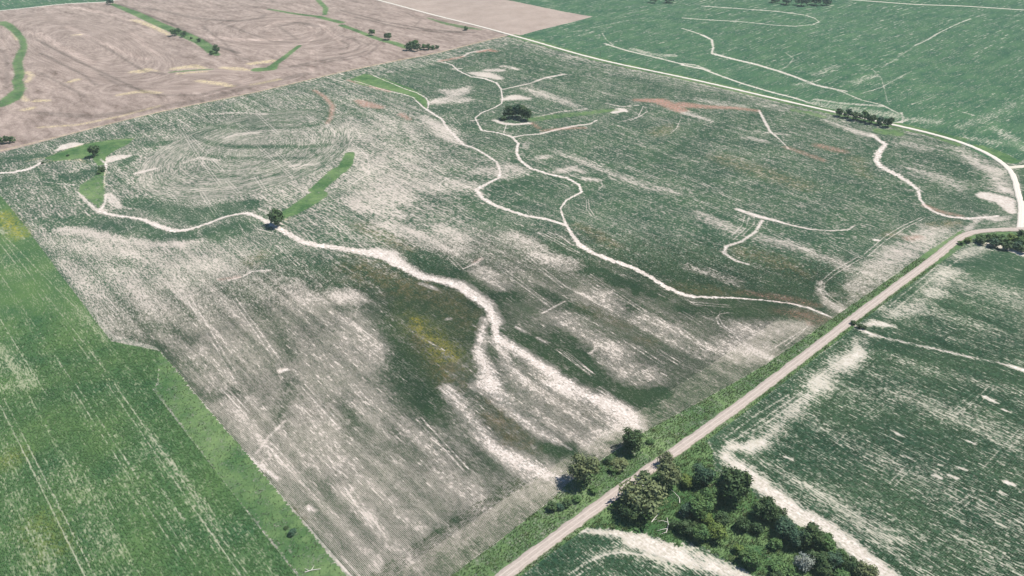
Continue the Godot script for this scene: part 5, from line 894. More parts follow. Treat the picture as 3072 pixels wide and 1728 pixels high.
	areas.append(["g", 1.00, 2.0, PackedFloat32Array([201.2, -193.3, 208.7, -195, 219.1, -195.5, 234.1, -195, 255.6, -194.8, 266.1, -194.1, 283.1, -193.6, 292, -193.3, 235.8, -149.6, 233.6, -155.9, 228.4, -167.1, 215.7, -182.8, 208.6, -190.2])])
	areas.append(["g", 1.00, 2.0, PackedFloat32Array([292.3, -194.5, 309.3, -195, 307.8, -184.4, 294.5, -172.9, 292.7, -166.2, 298.7, -153, 293.4, -144.5, 295.9, -134.7, 291.7, -127.3, 292.4, -117, 298.4, -109.2, 295.7, -101.2, 292.5, -91.7, 294.3, -82.4, 292.4, -76.8, 247.9, -116.1, 246.4, -125.6, 244.4, -135.8, 243.3, -145.5, 239.9, -152.8])])
	areas.append(["g", 0.80, 2.0, PackedFloat32Array([293.2, -195.2, 313, -194.9, 333.1, -195, 331.8, -191.3, 310.1, -189.9, 290.2, -192])])
	areas.append(["g", 0.70, 2.0, PackedFloat32Array([678.6, -196.4, 705.2, -191.7, 729.3, -164.7, 685.4, -149.4, 683, -166.3, 683, -180.9])])
	# fields: style, outline
	fields.append([1, PackedFloat32Array([-400, -1066, 260, -1066, 440, -1066, 690, -1078, 916, -1062, 948, -1317, 961, -1557, 1010, -2400, -400, -2400])])
	fields.append([6, PackedFloat32Array([921, -1050, 940.7, -1050, 1149.9, -1079.5, 1142.8, -1328, 1140, -2400, 1014, -2400, 965, -1557, 952, -1317, 924, -1070])])
	fields.append([2, PackedFloat32Array([923, -1048, 940.7, -1049, 1150, -1080, 1143, -1328, 1140, -2400, 3000, -2400, 3000, -228, 890, -228, 885, -252, 924, -315])])
	fields.append([3, PackedFloat32Array([-600, -1066, 84, -1066, 82, -545, 101, -512, 103.5, -507, 89, -472, 84, -466, 84, -210, -600, -210])])
	fields.append([4, PackedFloat32Array([-600, -190, 690, -190, 716, -180, 740, -160, 3000, -160, 3000, 400, -600, 400])])
	fields.append([4, PackedFloat32Array([745, -170, 800, -190, 850, -210, 880, -224, 3000, -224, 3000, -150, 745, -150])])
	fields.append([7, PackedFloat32Array([-400, -2112, 323, -2112, 520, -2022, 560, -2035, 600, -2400, -400, -2400])])
	# trees: x, z, crown width, height, tint, name, label, group
	trees.append([231.7, -214.2, 14.8, 17.1, 2, "roadside_tree", "tall loose-crowned tree at the field corner throwing a dark shadow on the rows", ""])
	trees.append([270.4, -213.5, 13.1, 12.5, 0, "round_tree", "round dense dark tree standing alone in the road verge", ""])
	trees.append([252.5, -215.4, 5.0, 3.5, 0, "bush", "small dark bush in the verge between the tall and the round tree", ""])
	trees.append([254.3, -208.5, 8.9, 5.4, 2, "shrub", "olive shrub thicket on the verge below the round tree", ""])
	trees.append([249.0, -207.7, 5.9, 3.3, 1, "shrub", "low green shrub nestled under the olive thicket in the verge", ""])
	trees.append([203.9, -211.0, 5.6, 3.9, 0, "bush", "dark bush at the edge of the rows, left of the verge bushes", ""])
	trees.append([207.3, -208.3, 4.6, 3.2, 3, "bush", "blue-green bush second from the rows in the verge", ""])
	trees.append([212.1, -207.7, 4.9, 3.4, 0, "bush", "dark bush nearest the tall roadside tree in the verge", ""])
	trees.append([229.1, -205.0, 5.0, 3.0, 1, "bush", "mid green bush at the foot of the tall roadside tree", ""])
	trees.append([218.0, -206.1, 4.3, 2.6, 1, "bush", "small bush beside the road edge below the tall roadside tree", ""])
	trees.append([283.2, -210.4, 4.7, 2.8, 1, "bush", "pale green bush just right of the round tree", ""])
	trees.append([275.4, -192.8, 8.6, 8.6, 2, "grove_tree", "sparse grey-green tree leaning over the gravel road", "creek grove trees"])
	trees.append([263.9, -182.4, 13.0, 13.0, 2, "grove_tree", "tall olive tree next to the road at the head of the grove", "creek grove trees"])
	trees.append([258.6, -193.5, 5.5, 4.4, 0, "shrub", "dark twiggy shrub poking out onto the gravel road", "creek grove trees"])
	trees.append([241.2, -179.7, 20.9, 15.0, 2, "wide_oak", "widest olive-lit oak beside the road with deep shade below", "creek grove trees"])
	trees.append([231.7, -179.8, 11.4, 8.5, 0, "grove_tree", "dark lower tree hugging the road side of the wide oak", "creek grove trees"])
	trees.append([280.9, -170.7, 12.4, 11.1, 3, "grove_tree", "blue-green tree at the upper field corner of the grove", "creek grove trees"])
	trees.append([272.0, -175.2, 7.3, 5.8, 5, "grove_tree", "yellow-green tree between the road tree and the blue-green corner tree", "creek grove trees"])
	trees.append([282.8, -153.8, 17.0, 16.2, 0, "grove_tree", "big dark tree on the pale field strip with an olive top", "creek grove trees"])
	trees.append([292.0, -160.4, 9.5, 7.6, 2, "grove_tree", "olive tree on the field edge just above the big dark tree", "creek grove trees"])
	trees.append([270.0, -157.8, 10.5, 9.5, 1, "grove_tree", "mid green tree in the middle of the upper grove", "creek grove trees"])
	trees.append([259.4, -157.2, 11.8, 10.0, 1, "grove_tree", "broad mid green tree right of the fallen white limbs", "creek grove trees"])
	trees.append([255.0, -161.7, 7.6, 6.1, 3, "grove_tree", "dark blue-green tree over the bare white limb", "creek grove trees"])
	trees.append([263.2, -146.0, 7.9, 6.7, 0, "grove_tree", "dark tree left of the grassy clearing", "creek grove trees"])
	trees.append([258.2, -150.1, 6.5, 5.9, 5, "grove_tree", "bright yellow-green tree above the lower tree row", "creek grove trees"])
	trees.append([245.0, -154.1, 8.4, 7.2, 0, "grove_tree", "dark tree at the field-side end of the lower tree row", "creek grove trees"])
	trees.append([242.5, -160.4, 5.1, 4.1, 0, "shrub", "small dark shrub beside the bleached dead limbs", "creek grove trees"])
	trees.append([247.0, -147.3, 8.7, 7.0, 1, "grove_tree", "second green tree along the lower row by the pale field", "creek grove trees"])
	trees.append([252.3, -141.5, 9.4, 7.5, 5, "grove_tree", "yellow-green tree third along the lower row", "creek grove trees"])
	trees.append([268.8, -136.9, 7.1, 6.1, 0, "bush", "round dark bush on the left of the pair in the clearing", "creek grove trees"])
	trees.append([272.4, -130.9, 6.4, 5.2, 0, "bush", "round dark bush on the right of the pair in the clearing", "creek grove trees"])
	trees.append([279.6, -163.5, 5.8, 4.0, 2, "shrub", "olive shrub in the gap behind the corner tree", "creek grove trees"])
	trees.append([283.2, -135.4, 13.5, 12.1, 0, "grove_tree", "dark broad tree against the pale strip, second from the big dark tree", "creek grove trees"])
	trees.append([287.0, -129.2, 9.6, 8.2, 0, "grove_tree", "twiggy dark tree overhanging the pale strip mid grove", "creek grove trees"])
	trees.append([281.6, -120.9, 10.4, 8.9, 3, "grove_tree", "blue-green tree on the strip just before the gap in the grove", "creek grove trees"])
	trees.append([271.2, -119.4, 6.3, 5.7, 1, "shrub", "upright green shrub alone in the clearing", "creek grove trees"])
	trees.append([280.3, -112.6, 10.0, 8.5, 3, "grove_tree", "blue-green tree at the left of the largest clump", "creek grove trees"])
	trees.append([286.5, -108.4, 12.0, 10.2, 0, "grove_tree", "highest dark tree of the largest clump on the strip", "creek grove trees"])
	trees.append([287.9, -102.8, 9.2, 7.9, 1, "grove_tree", "mid green tree at the field edge of the largest clump", "creek grove trees"])
	trees.append([268.8, -102.9, 8.7, 8.7, 4, "silver_tree", "silver-grey leafed tree in the lower grove", "creek grove trees"])
	trees.append([277.7, -100.2, 9.4, 8.0, 0, "grove_tree", "dark tree right behind the silver-grey tree", "creek grove trees"])
	trees.append([282.4, -94.4, 8.4, 7.1, 3, "grove_tree", "blue-green tree two to the right of the silver-grey tree", "creek grove trees"])
	trees.append([291.4, -94.0, 4.9, 3.4, 1, "shrub", "small green shrub on the strip edge past the largest clump", "creek grove trees"])
	trees.append([285.8, -87.9, 7.7, 6.6, 0, "grove_tree", "dark tree next to last along the strip", "creek grove trees"])
	trees.append([287.7, -80.6, 9.2, 6.9, 2, "grove_tree", "rounded olive tree at the lower right end of the strip", "creek grove trees"])
	trees.append([252.4, -122.0, 9.4, 7.5, 1, "grove_tree", "green tree at the pale field below the clearing", "creek grove trees"])
	trees.append([254.7, -129.5, 5.6, 4.2, 5, "shrub", "yellow-green shrub above the tree by the pale field", "creek grove trees"])
	trees.append([258.9, -108.7, 9.6, 5.3, 1, "shrub", "low spreading green thicket left of the silver-grey tree", "creek grove trees"])
	trees.append([254.0, -108.5, 7.0, 4.9, 0, "grove_tree", "dark tree at the bottom edge below the clearing", "creek grove trees"])
	trees.append([274.9, -94.8, 7.4, 5.2, 0, "grove_tree", "dark tree at the bottom edge right of the silver-grey tree", "creek grove trees"])
	trees.append([280.0, -88.3, 7.3, 4.0, 1, "shrub", "low green thicket at the bottom edge near the strip end", "creek grove trees"])
	trees.append([259.8, -104.3, 7.6, 5.3, 1, "shrub", "green thicket at the bottom edge directly left of the silver-grey tree", "creek grove trees"])
	trees.append([669.3, -193.1, 4.8, 3.3, 1, "bush", "low green bush first in the belt by the road bend", "trees by the road bend"])
	trees.append([677.2, -190.8, 5.7, 4.0, 5, "bush", "bright green bush second in the belt by the road bend", "trees by the road bend"])
	trees.append([686.5, -184.2, 8.3, 5.8, 1, "belt_tree", "mid green tree third in the belt by the road bend", "trees by the road bend"])
	trees.append([682.3, -180.6, 7.3, 5.1, 0, "belt_tree", "dark tree on the field side, fourth in the belt by the road bend", "trees by the road bend"])
	trees.append([694.2, -178.8, 8.9, 6.3, 1, "belt_tree", "tree touching the road, fifth in the belt by the road bend", "trees by the road bend"])
	trees.append([684.2, -172.8, 8.5, 5.9, 3, "belt_tree", "blue-green tree on the pale track side of the belt, sixth along", "trees by the road bend"])
	trees.append([695.7, -170.8, 9.5, 6.7, 1, "belt_tree", "mid green tree in the middle of the belt by the road bend", "trees by the road bend"])
	trees.append([686.4, -164.2, 9.1, 6.3, 0, "belt_tree", "dark tree over the pale track, eighth in the belt by the road bend", "trees by the road bend"])
	trees.append([701.8, -165.1, 9.5, 6.6, 5, "belt_tree", "yellow-green tree with the lightest top in the belt", "trees by the road bend"])
	trees.append([690.5, -157.3, 9.3, 6.5, 3, "belt_tree", "blue-green tree over the pale track at the right edge", "trees by the road bend"])
	trees.append([701.8, -158.3, 9.4, 6.6, 1, "belt_tree", "mid green tree at the right edge of the belt by the bend", "trees by the road bend"])
	trees.append([719.1, -162.8, 7.1, 4.9, 0, "belt_tree", "dark tree at the right edge where the road ends", "trees by the road bend"])
	trees.append([687.8, -151.7, 8.0, 5.6, 0, "belt_tree", "darkest tree lowest at the right edge of the belt", "trees by the road bend"])
	trees.append([614.3, -716.2, 13.9, 14.6, 0, "field_tree", "leftmost tree of the dark clump in the middle of the field", "clump in the middle of the field"])
	trees.append([622.2, -711.2, 14.6, 15.3, 3, "field_tree", "second tree of the dark clump in the middle of the field", "clump in the middle of the field"])
	trees.append([627.1, -703.2, 15.2, 16.0, 0, "field_tree", "third and tallest tree of the dark clump mid field", "clump in the middle of the field"])
	trees.append([624.9, -692.7, 12.1, 12.7, 0, "field_tree", "rightmost tree of the dark clump in the middle of the field", "clump in the middle of the field"])
	trees.append([604.1, -714.7, 6.6, 4.6, 0, "bush", "low dark bush at the left foot of the mid-field clump", "clump in the middle of the field"])
	trees.append([190.9, -956.2, 12.8, 12.8, 0, "field_tree", "lone dark tree in the grassy hollow at the upper left", ""])
	trees.append([182.6, -901.0, 8.1, 5.7, 0, "bush", "dark brown bush where the grassy hollow narrows", ""])
	trees.append([177.3, -894.8, 4.9, 3.4, 1, "bush", "small bush just below the dark brown one in the hollow", ""])
	trees.append([168.5, -981.5, 3.1, 2.1, 0, "bush", "tiny dark bush on the left part of the grassy hollow", ""])
	trees.append([140.4, -977.4, 3.6, 2.5, 0, "bush", "small bush at the end of the white wash on the left", ""])
	trees.append([123.4, -1101.3, 8.5, 8.5, 1, "hedge_tree", "first tree of the clump cut by the left picture edge", ""])
	trees.append([128.2, -1098.3, 8.1, 8.1, 0, "hedge_tree", "second tree of the clump at the left picture edge", ""])
	trees.append([133.8, -1095.7, 8.1, 7.7, 1, "hedge_tree", "third tree of the clump at the left picture edge", ""])
	trees.append([259.6, -636.9, 13.7, 15.8, 0, "field_tree", "dark tree where the grass strip meets the main pale channel", ""])
	trees.append([518.5, -1974.5, 14.9, 13.4, 3, "far_tree", "dark tree on the far track at the top left", "trees in the far tan fields"])
	trees.append([502.8, -1543.8, 13.9, 12.5, 1, "far_tree", "larger of two bushes in the long grass waterway of the tan field", "trees in the far tan fields"])
	trees.append([513.9, -1552.3, 10.0, 9.0, 0, "far_tree", "bush right behind the larger one in the long waterway", "trees in the far tan fields"])
	trees.append([511.1, -1517.3, 10.8, 9.8, 0, "far_tree", "bush just down the waterway from the larger pair", "trees in the far tan fields"])
	trees.append([512.2, -1486.6, 4.4, 3.9, 0, "bush", "tiny bush halfway to the end of the long waterway", "trees in the far tan fields"])
	trees.append([511.9, -1448.7, 7.2, 6.4, 0, "bush", "small bush near the end of the long waterway", "trees in the far tan fields"])
	trees.append([497.7, -1338.2, 13.0, 11.7, 0, "far_tree", "dark tree at the rounded end of the long waterway", "trees in the far tan fields"])
	trees.append([487.9, -1333.4, 7.6, 6.8, 1, "bush", "bush beside the dark tree at the waterway end", "trees in the far tan fields"])
	trees.append([754.8, -1255.5, 10.6, 9.5, 1, "far_tree", "upper of two lone trees on the right waterway", "trees in the far tan fields"])
	trees.append([759.0, -1209.2, 12.7, 11.4, 0, "far_tree", "lower of two lone trees on the right waterway", "trees in the far tan fields"])
	trees.append([746.1, -1124.2, 13.9, 12.5, 0, "far_tree", "left tree of the group at the field boundary", "trees in the far tan fields"])
	trees.append([759.9, -1130.9, 15.0, 13.5, 1, "far_tree", "highest tree of the group at the field boundary", "trees in the far tan fields"])
	trees.append([753.2, -1111.1, 12.5, 11.3, 0, "far_tree", "tree in the centre of the boundary group", "trees in the far tan fields"])
	trees.append([766.2, -1110.2, 9.9, 8.9, 1, "far_tree", "slim tree in the gap of the boundary group", "trees in the far tan fields"])
	trees.append([770.3, -1103.2, 10.8, 9.7, 0, "far_tree", "tree right of the gap in the boundary group", "trees in the far tan fields"])
	trees.append([776.5, -1098.5, 8.1, 7.3, 1, "bush", "small tree near the right end of the boundary group", "trees in the far tan fields"])
	trees.append([786.2, -1098.8, 6.8, 6.1, 0, "bush", "last small tree right of the boundary group", "trees in the far tan fields"])
	trees.append([897.2, -1160.1, 8.3, 7.4, 1, "bush", "low bush beside the white road in the tan field", "trees in the far tan fields"])
	trees.append([1492.6, -894.8, 16.2, 13.0, 3, "far_tree", "leftmost dark tree of the grove at the top edge", "trees on the far green field edge"])
	trees.append([1496.9, -870.5, 21.4, 17.1, 3, "far_tree", "second dark tree of the grove at the top edge", "trees on the far green field edge"])
	trees.append([1509.2, -845.2, 24.0, 19.2, 3, "far_tree", "middle dark tree of the grove at the top edge", "trees on the far green field edge"])
	trees.append([1538.8, -830.0, 21.4, 17.1, 3, "far_tree", "fourth dark tree of the grove at the top edge", "trees on the far green field edge"])
	trees.append([1554.8, -815.4, 16.1, 12.9, 3, "far_tree", "rightmost dark tree of the grove at the top edge", "trees on the far green field edge"])
	trees.append([1339.2, -1084.7, 16.6, 13.3, 3, "far_tree", "left dark tree of the far pair at the top edge", "trees on the far green field edge"])
	trees.append([1360.2, -1059.6, 19.3, 15.5, 3, "far_tree", "right dark tree of the far pair at the top edge", "trees on the far green field edge"])
	trees.append([910.9, -436.0, 9.5, 9.0, 0, "shelter_tree", "first tree from the far end of the shelterbelt by the white road", "shelterbelt by the white road"])
	trees.append([912.3, -425.8, 10.5, 10.8, 3, "shelter_tree", "second tree from the far end of the shelterbelt by the white road", "shelterbelt by the white road"])
	trees.append([910.9, -415.6, 11.5, 9.6, 0, "shelter_tree", "third tree from the far end of the shelterbelt by the white road", "shelterbelt by the white road"])
	trees.append([912.3, -405.4, 10.0, 11.4, 1, "shelter_tree", "fourth tree from the far end of the shelterbelt by the white road", "shelterbelt by the white road"])
	trees.append([910.9, -395.2, 11.0, 10.2, 0, "shelter_tree", "fifth tree from the far end of the shelterbelt by the white road", "shelterbelt by the white road"])
	trees.append([912.3, -385.0, 9.5, 9.0, 3, "shelter_tree", "sixth tree from the far end of the shelterbelt by the white road", "shelterbelt by the white road"])
	trees.append([910.9, -374.8, 10.5, 10.8, 0, "shelter_tree", "seventh tree from the far end of the shelterbelt by the white road", "shelterbelt by the white road"])
	trees.append([485.9, -192.6, 4.2, 2.9, 0, "shrub", "dark shrub in the washed gully beside the road", "gully shrubs"])
	trees.append([484.7, -187.3, 4.3, 3.0, 0, "shrub", "larger dark shrub further down the washed gully", "gully shrubs"])
	trees.append([485.8, -184.2, 3.2, 2.2, 0, "shrub", "last small shrub in the washed gully by the road", "gully shrubs"])
	trees.append([95.0, -292.8, 4.4, 3.1, 3, "shrub", "grey-green shrub in the grass strip at the lower left", ""])
	trees.append([94.4, -298.9, 2.4, 1.4, 0, "shrub", "small dark shrub next to the grey-green one in the grass strip", ""])
	# dead wood: label, then x, height, z along each limb
	dead_wood.append(["bleached dead limbs sprawling below the wide oak", [PackedFloat32Array([236.6, 0.3, -160.7, 241.2, 0.8, -163.1, 244.0, 1.6, -166.3]), PackedFloat32Array([241.2, 0.8, -163.1, 242.9, 1.2, -162.6]), PackedFloat32Array([242.4, 0.9, -164.3, 240.7, 1.3, -166.7, 238.0, 1.8, -167.8]), PackedFloat32Array([238.9, 0.6, -162.1, 236.2, 0.9, -163.2, 233.8, 0.4, -164.6]), PackedFloat32Array([236.9, 0.4, -160.9, 234.6, 0.4, -161.6, 233.0, 0.2, -162.1])]])
	dead_wood.append(["grey dead limb lying in the shade right of the wide oak", [PackedFloat32Array([236.3, 0.3, -170.2, 239.3, 0.7, -170.7, 243.6, 1.4, -171.0]), PackedFloat32Array([237.9, 0.5, -170.4, 239.8, 0.9, -169.4])]])
	dead_wood.append(["bent white dead limb in the shade above the clearing", [PackedFloat32Array([258.2, 0.4, -169.1, 260.2, 1.2, -170.8, 260.6, 1.8, -172.3]), PackedFloat32Array([260.3, 1.8, -172.2, 260.7, 2.2, -174.8, 260.7, 2.6, -177.6])]])
	dead_wood.append(["thin white dead limb at the edge of the small grass patch", [PackedFloat32Array([253.0, 0.4, -165.3, 251.9, 0.6, -162.0, 252.0, 0.3, -160.2]), PackedFloat32Array([251.9, 0.6, -162.0, 252.6, 0.9, -160.5])]])
	dead_wood.append(["upright pale snag among the lower tree row", [PackedFloat32Array([243.1, 0.2, -157.5, 243.8, 2.2, -158.7, 244.0, 3.4, -159.4]), PackedFloat32Array([243.8, 2.2, -158.7, 244.6, 3.0, -158.7])]])
	dead_wood.append(["tangle of grey dead branches in the grass strip at the bottom edge", [PackedFloat32Array([87.8, 0.3, -266.0, 90.7, 0.6, -264.6, 94.6, 0.3, -262.4]), PackedFloat32Array([90.7, 0.6, -264.6, 93.0, 0.9, -266.0]), PackedFloat32Array([89.6, 0.5, -265.2, 88.9, 0.4, -268.2])]])


# ------------------------------------------------------------------ broad control maps
func fill_area(pts: PackedFloat32Array, x0: float, z0: float, step: float, nx: int, nz: int, jitter: float) -> Array:
	# scanline spans: [row, first, last, ...]
	var spans := PackedInt32Array()
	var n := pts.size() / 2
	var lo := 1e9
	var hi := -1e9
	for i in n:
		lo = minf(lo, pts[2 * i + 1])
		hi = maxf(hi, pts[2 * i + 1])
	var r0 := clampi(int((lo - z0) / step), 0, nz)
	var r1 := clampi(int((hi - z0) / step) + 1, 0, nz)
	for row in range(r0, r1):
		var z := z0 + (row + 0.5) * step
		var xs := PackedFloat32Array()
		var j := n - 1
		for i in n:
			var za := pts[2 * i + 1]
			var zb := pts[2 * j + 1]
			if (za > z) != (zb > z):
				var x := pts[2 * i] + (z - za) / (zb - za) * (pts[2 * j] - pts[2 * i])
				if jitter > 0.0:
					x += (float(noise_fine[(int(z * 1.2) & 511) * 512 + (int(x * 0.02) & 511)]) / 128.0 - 1.0) * jitter
				xs.append(x)
			j = i
		xs.sort()
		for k in range(0, xs.size() - 1, 2):
			var a := clampi(int(ceil((xs[k] - x0) / step - 0.5)), 0, nx)
			var b := clampi(int(ceil((xs[k + 1] - x0) / step - 0.5)), 0, nx)
			if b > a:
				spans.append(row)
				spans.append(a)
				spans.append(b)
	return [spans, r0, r1]


func soft_mask(pts: PackedFloat32Array, soft: float) -> Array:
	var x_lo := 1e9
	var x_hi := -1e9
	var z_lo := 1e9
	var z_hi := -1e9
	for i in pts.size() / 2:
		x_lo = minf(x_lo, pts[2 * i])
		x_hi = maxf(x_hi, pts[2 * i])
		z_lo = minf(z_lo, pts[2 * i + 1])
		z_hi = maxf(z_hi, pts[2 * i + 1])
	var pad := soft * 2.0 + 6.0
	var a := clampi(int((x_lo - pad - CX0) / CS), 0, CN)
	var b := clampi(int((x_hi + pad - CX0) / CS) + 1, 0, CN)
	var c := clampi(int((z_lo - pad - CZ0) / CS), 0, CM)
	var d := clampi(int((z_hi + pad - CZ0) / CS) + 1, 0, CM)
	var w := b - a
	var h := d - c
	if w < 2 or h < 2:
		return []
	var m := PackedFloat32Array()
	m.resize(w * h)
	var spans: PackedInt32Array = fill_area(pts, CX0 + a * CS, CZ0 + c * CS, CS, w, h, 0.0)[0]
	for k in range(0, spans.size(), 3):
		var at := spans[k] * w
		for i in range(at + spans[k + 1], at + spans[k + 2]):
			m[i] = 1.0
	var rad := maxi(1, int(soft / CS * 0.7))
	for turn in 2:
		# sliding box blur along rows, then columns
		var t := PackedFloat32Array()
		t.resize(w * h)
		var inv := 1.0 / (2 * rad + 1)
		for y in h:
			var s := 0.0
			var o := y * w
			for i in range(-rad, w):
				if i + rad < w:
					s += m[o + i + rad]
				if i - rad - 1 >= 0:
					s -= m[o + i - rad - 1]
				if i >= 0:
					t[o + i] = s * inv
		for x in w:
			var s := 0.0
			for i in range(-rad, h):
				if i + rad < h:
					s += t[(i + rad) * w + x]
				if i - rad - 1 >= 0:
					s -= t[(i - rad - 1) * w + x]
				if i >= 0:
					m[i * w + x] = s * inv
	return [m, a, c, w, h]


func make_controls() -> void:
	ctl_cov.resize(CN * CM)
	ctl_cov.fill(-1.0)
	ctl_weed.resize(CN * CM)
	ctl_brown.resize(CN * CM)
	ctl_cov.fill(0.64)
	for ar in areas:
		var soft: float = ar[2]
		if soft < 3.0 and ar[0] != "t":
			continue
		var got := soft_mask(ar[3], soft)
		if got.is_empty():
			continue
		var m: PackedFloat32Array = got[0]
		var a: int = got[1]
		var c: int = got[2]
		var w: int = got[3]
		var h: int = got[4]
		var val: float = ar[1]
		var mode: String = ar[0]
		for y in h:
			for x in w:
				var k := m[y * w + x]
				if k > 0.003:
					var i := (c + y) * CN + a + x
					if mode == "c":
						ctl_cov[i] += (val - ctl_cov[i]) * k
					elif mode == "y":
						ctl_weed[i] = maxf(ctl_weed[i], k * val)
					else:
						ctl_brown[i] = maxf(ctl_brown[i], k * val)


func look(ctl: PackedFloat32Array, x: float, z: float) -> float:
	var fx := clampf((x - CX0) / CS - 0.5, 0.0, CN - 1.01)
	var fz := clampf((z - CZ0) / CS - 0.5, 0.0, CM - 1.01)
	var ix := int(fx)
	var iz := int(fz)
	fx -= ix
	fz -= iz
	var i := iz * CN + ix
	return (ctl[i] * (1.0 - fx) + ctl[i + 1] * fx) * (1.0 - fz) + (ctl[i + CN] * (1.0 - fx) + ctl[i + CN + 1] * fx) * fz


# ------------------------------------------------------------------ the ground's colour, block by block
func choose_blocks() -> void:
	var back := cam_basis.transposed()
	var t := tan(deg_to_rad(40.9) / 2.0)
	for bx in range(-1, 9):
		for bz in range(-10, 2):
			var seen := false
			var near := 1e9
			for i in 9:
				for j in 9:
					var x := bx * BLOCK + i * 32.0
					var z := bz * BLOCK + j * 32.0
					var p: Vector3 = back * (Vector3(x, 0, z) - EYE)
					if p.z < -1.0:
						var sx := p.x / -p.z / t / 1.7778
						var sy := p.y / -p.z / t
						if absf(sx) < 1.06 and absf(sy) < 1.1:
							seen = true
							near = minf(near, -p.z)
			if seen:
				var n := 640
				if near > 1300.0:
					n = 160
				elif near > 1000.0:
					n = 240
				elif near > 560.0:
					n = 400
				blocks.append([bx * BLOCK, bz * BLOCK, n])


func geo_share(x: float, z: float) -> float:
	# share of the crop that stands as plants; farther off the plants merge into the ground's colour
	return clampf((640.0 - sqrt(x * x + z * z)) / 110.0, 0.0, 1.0)


var next_block := 0
var queue := Mutex.new()


func paint_blocks() -> void:
	while true:
		queue.lock()
		var at := next_block
		next_block += 1
		queue.unlock()
		if at >= blocks.size():
			return
		paint_block(at)


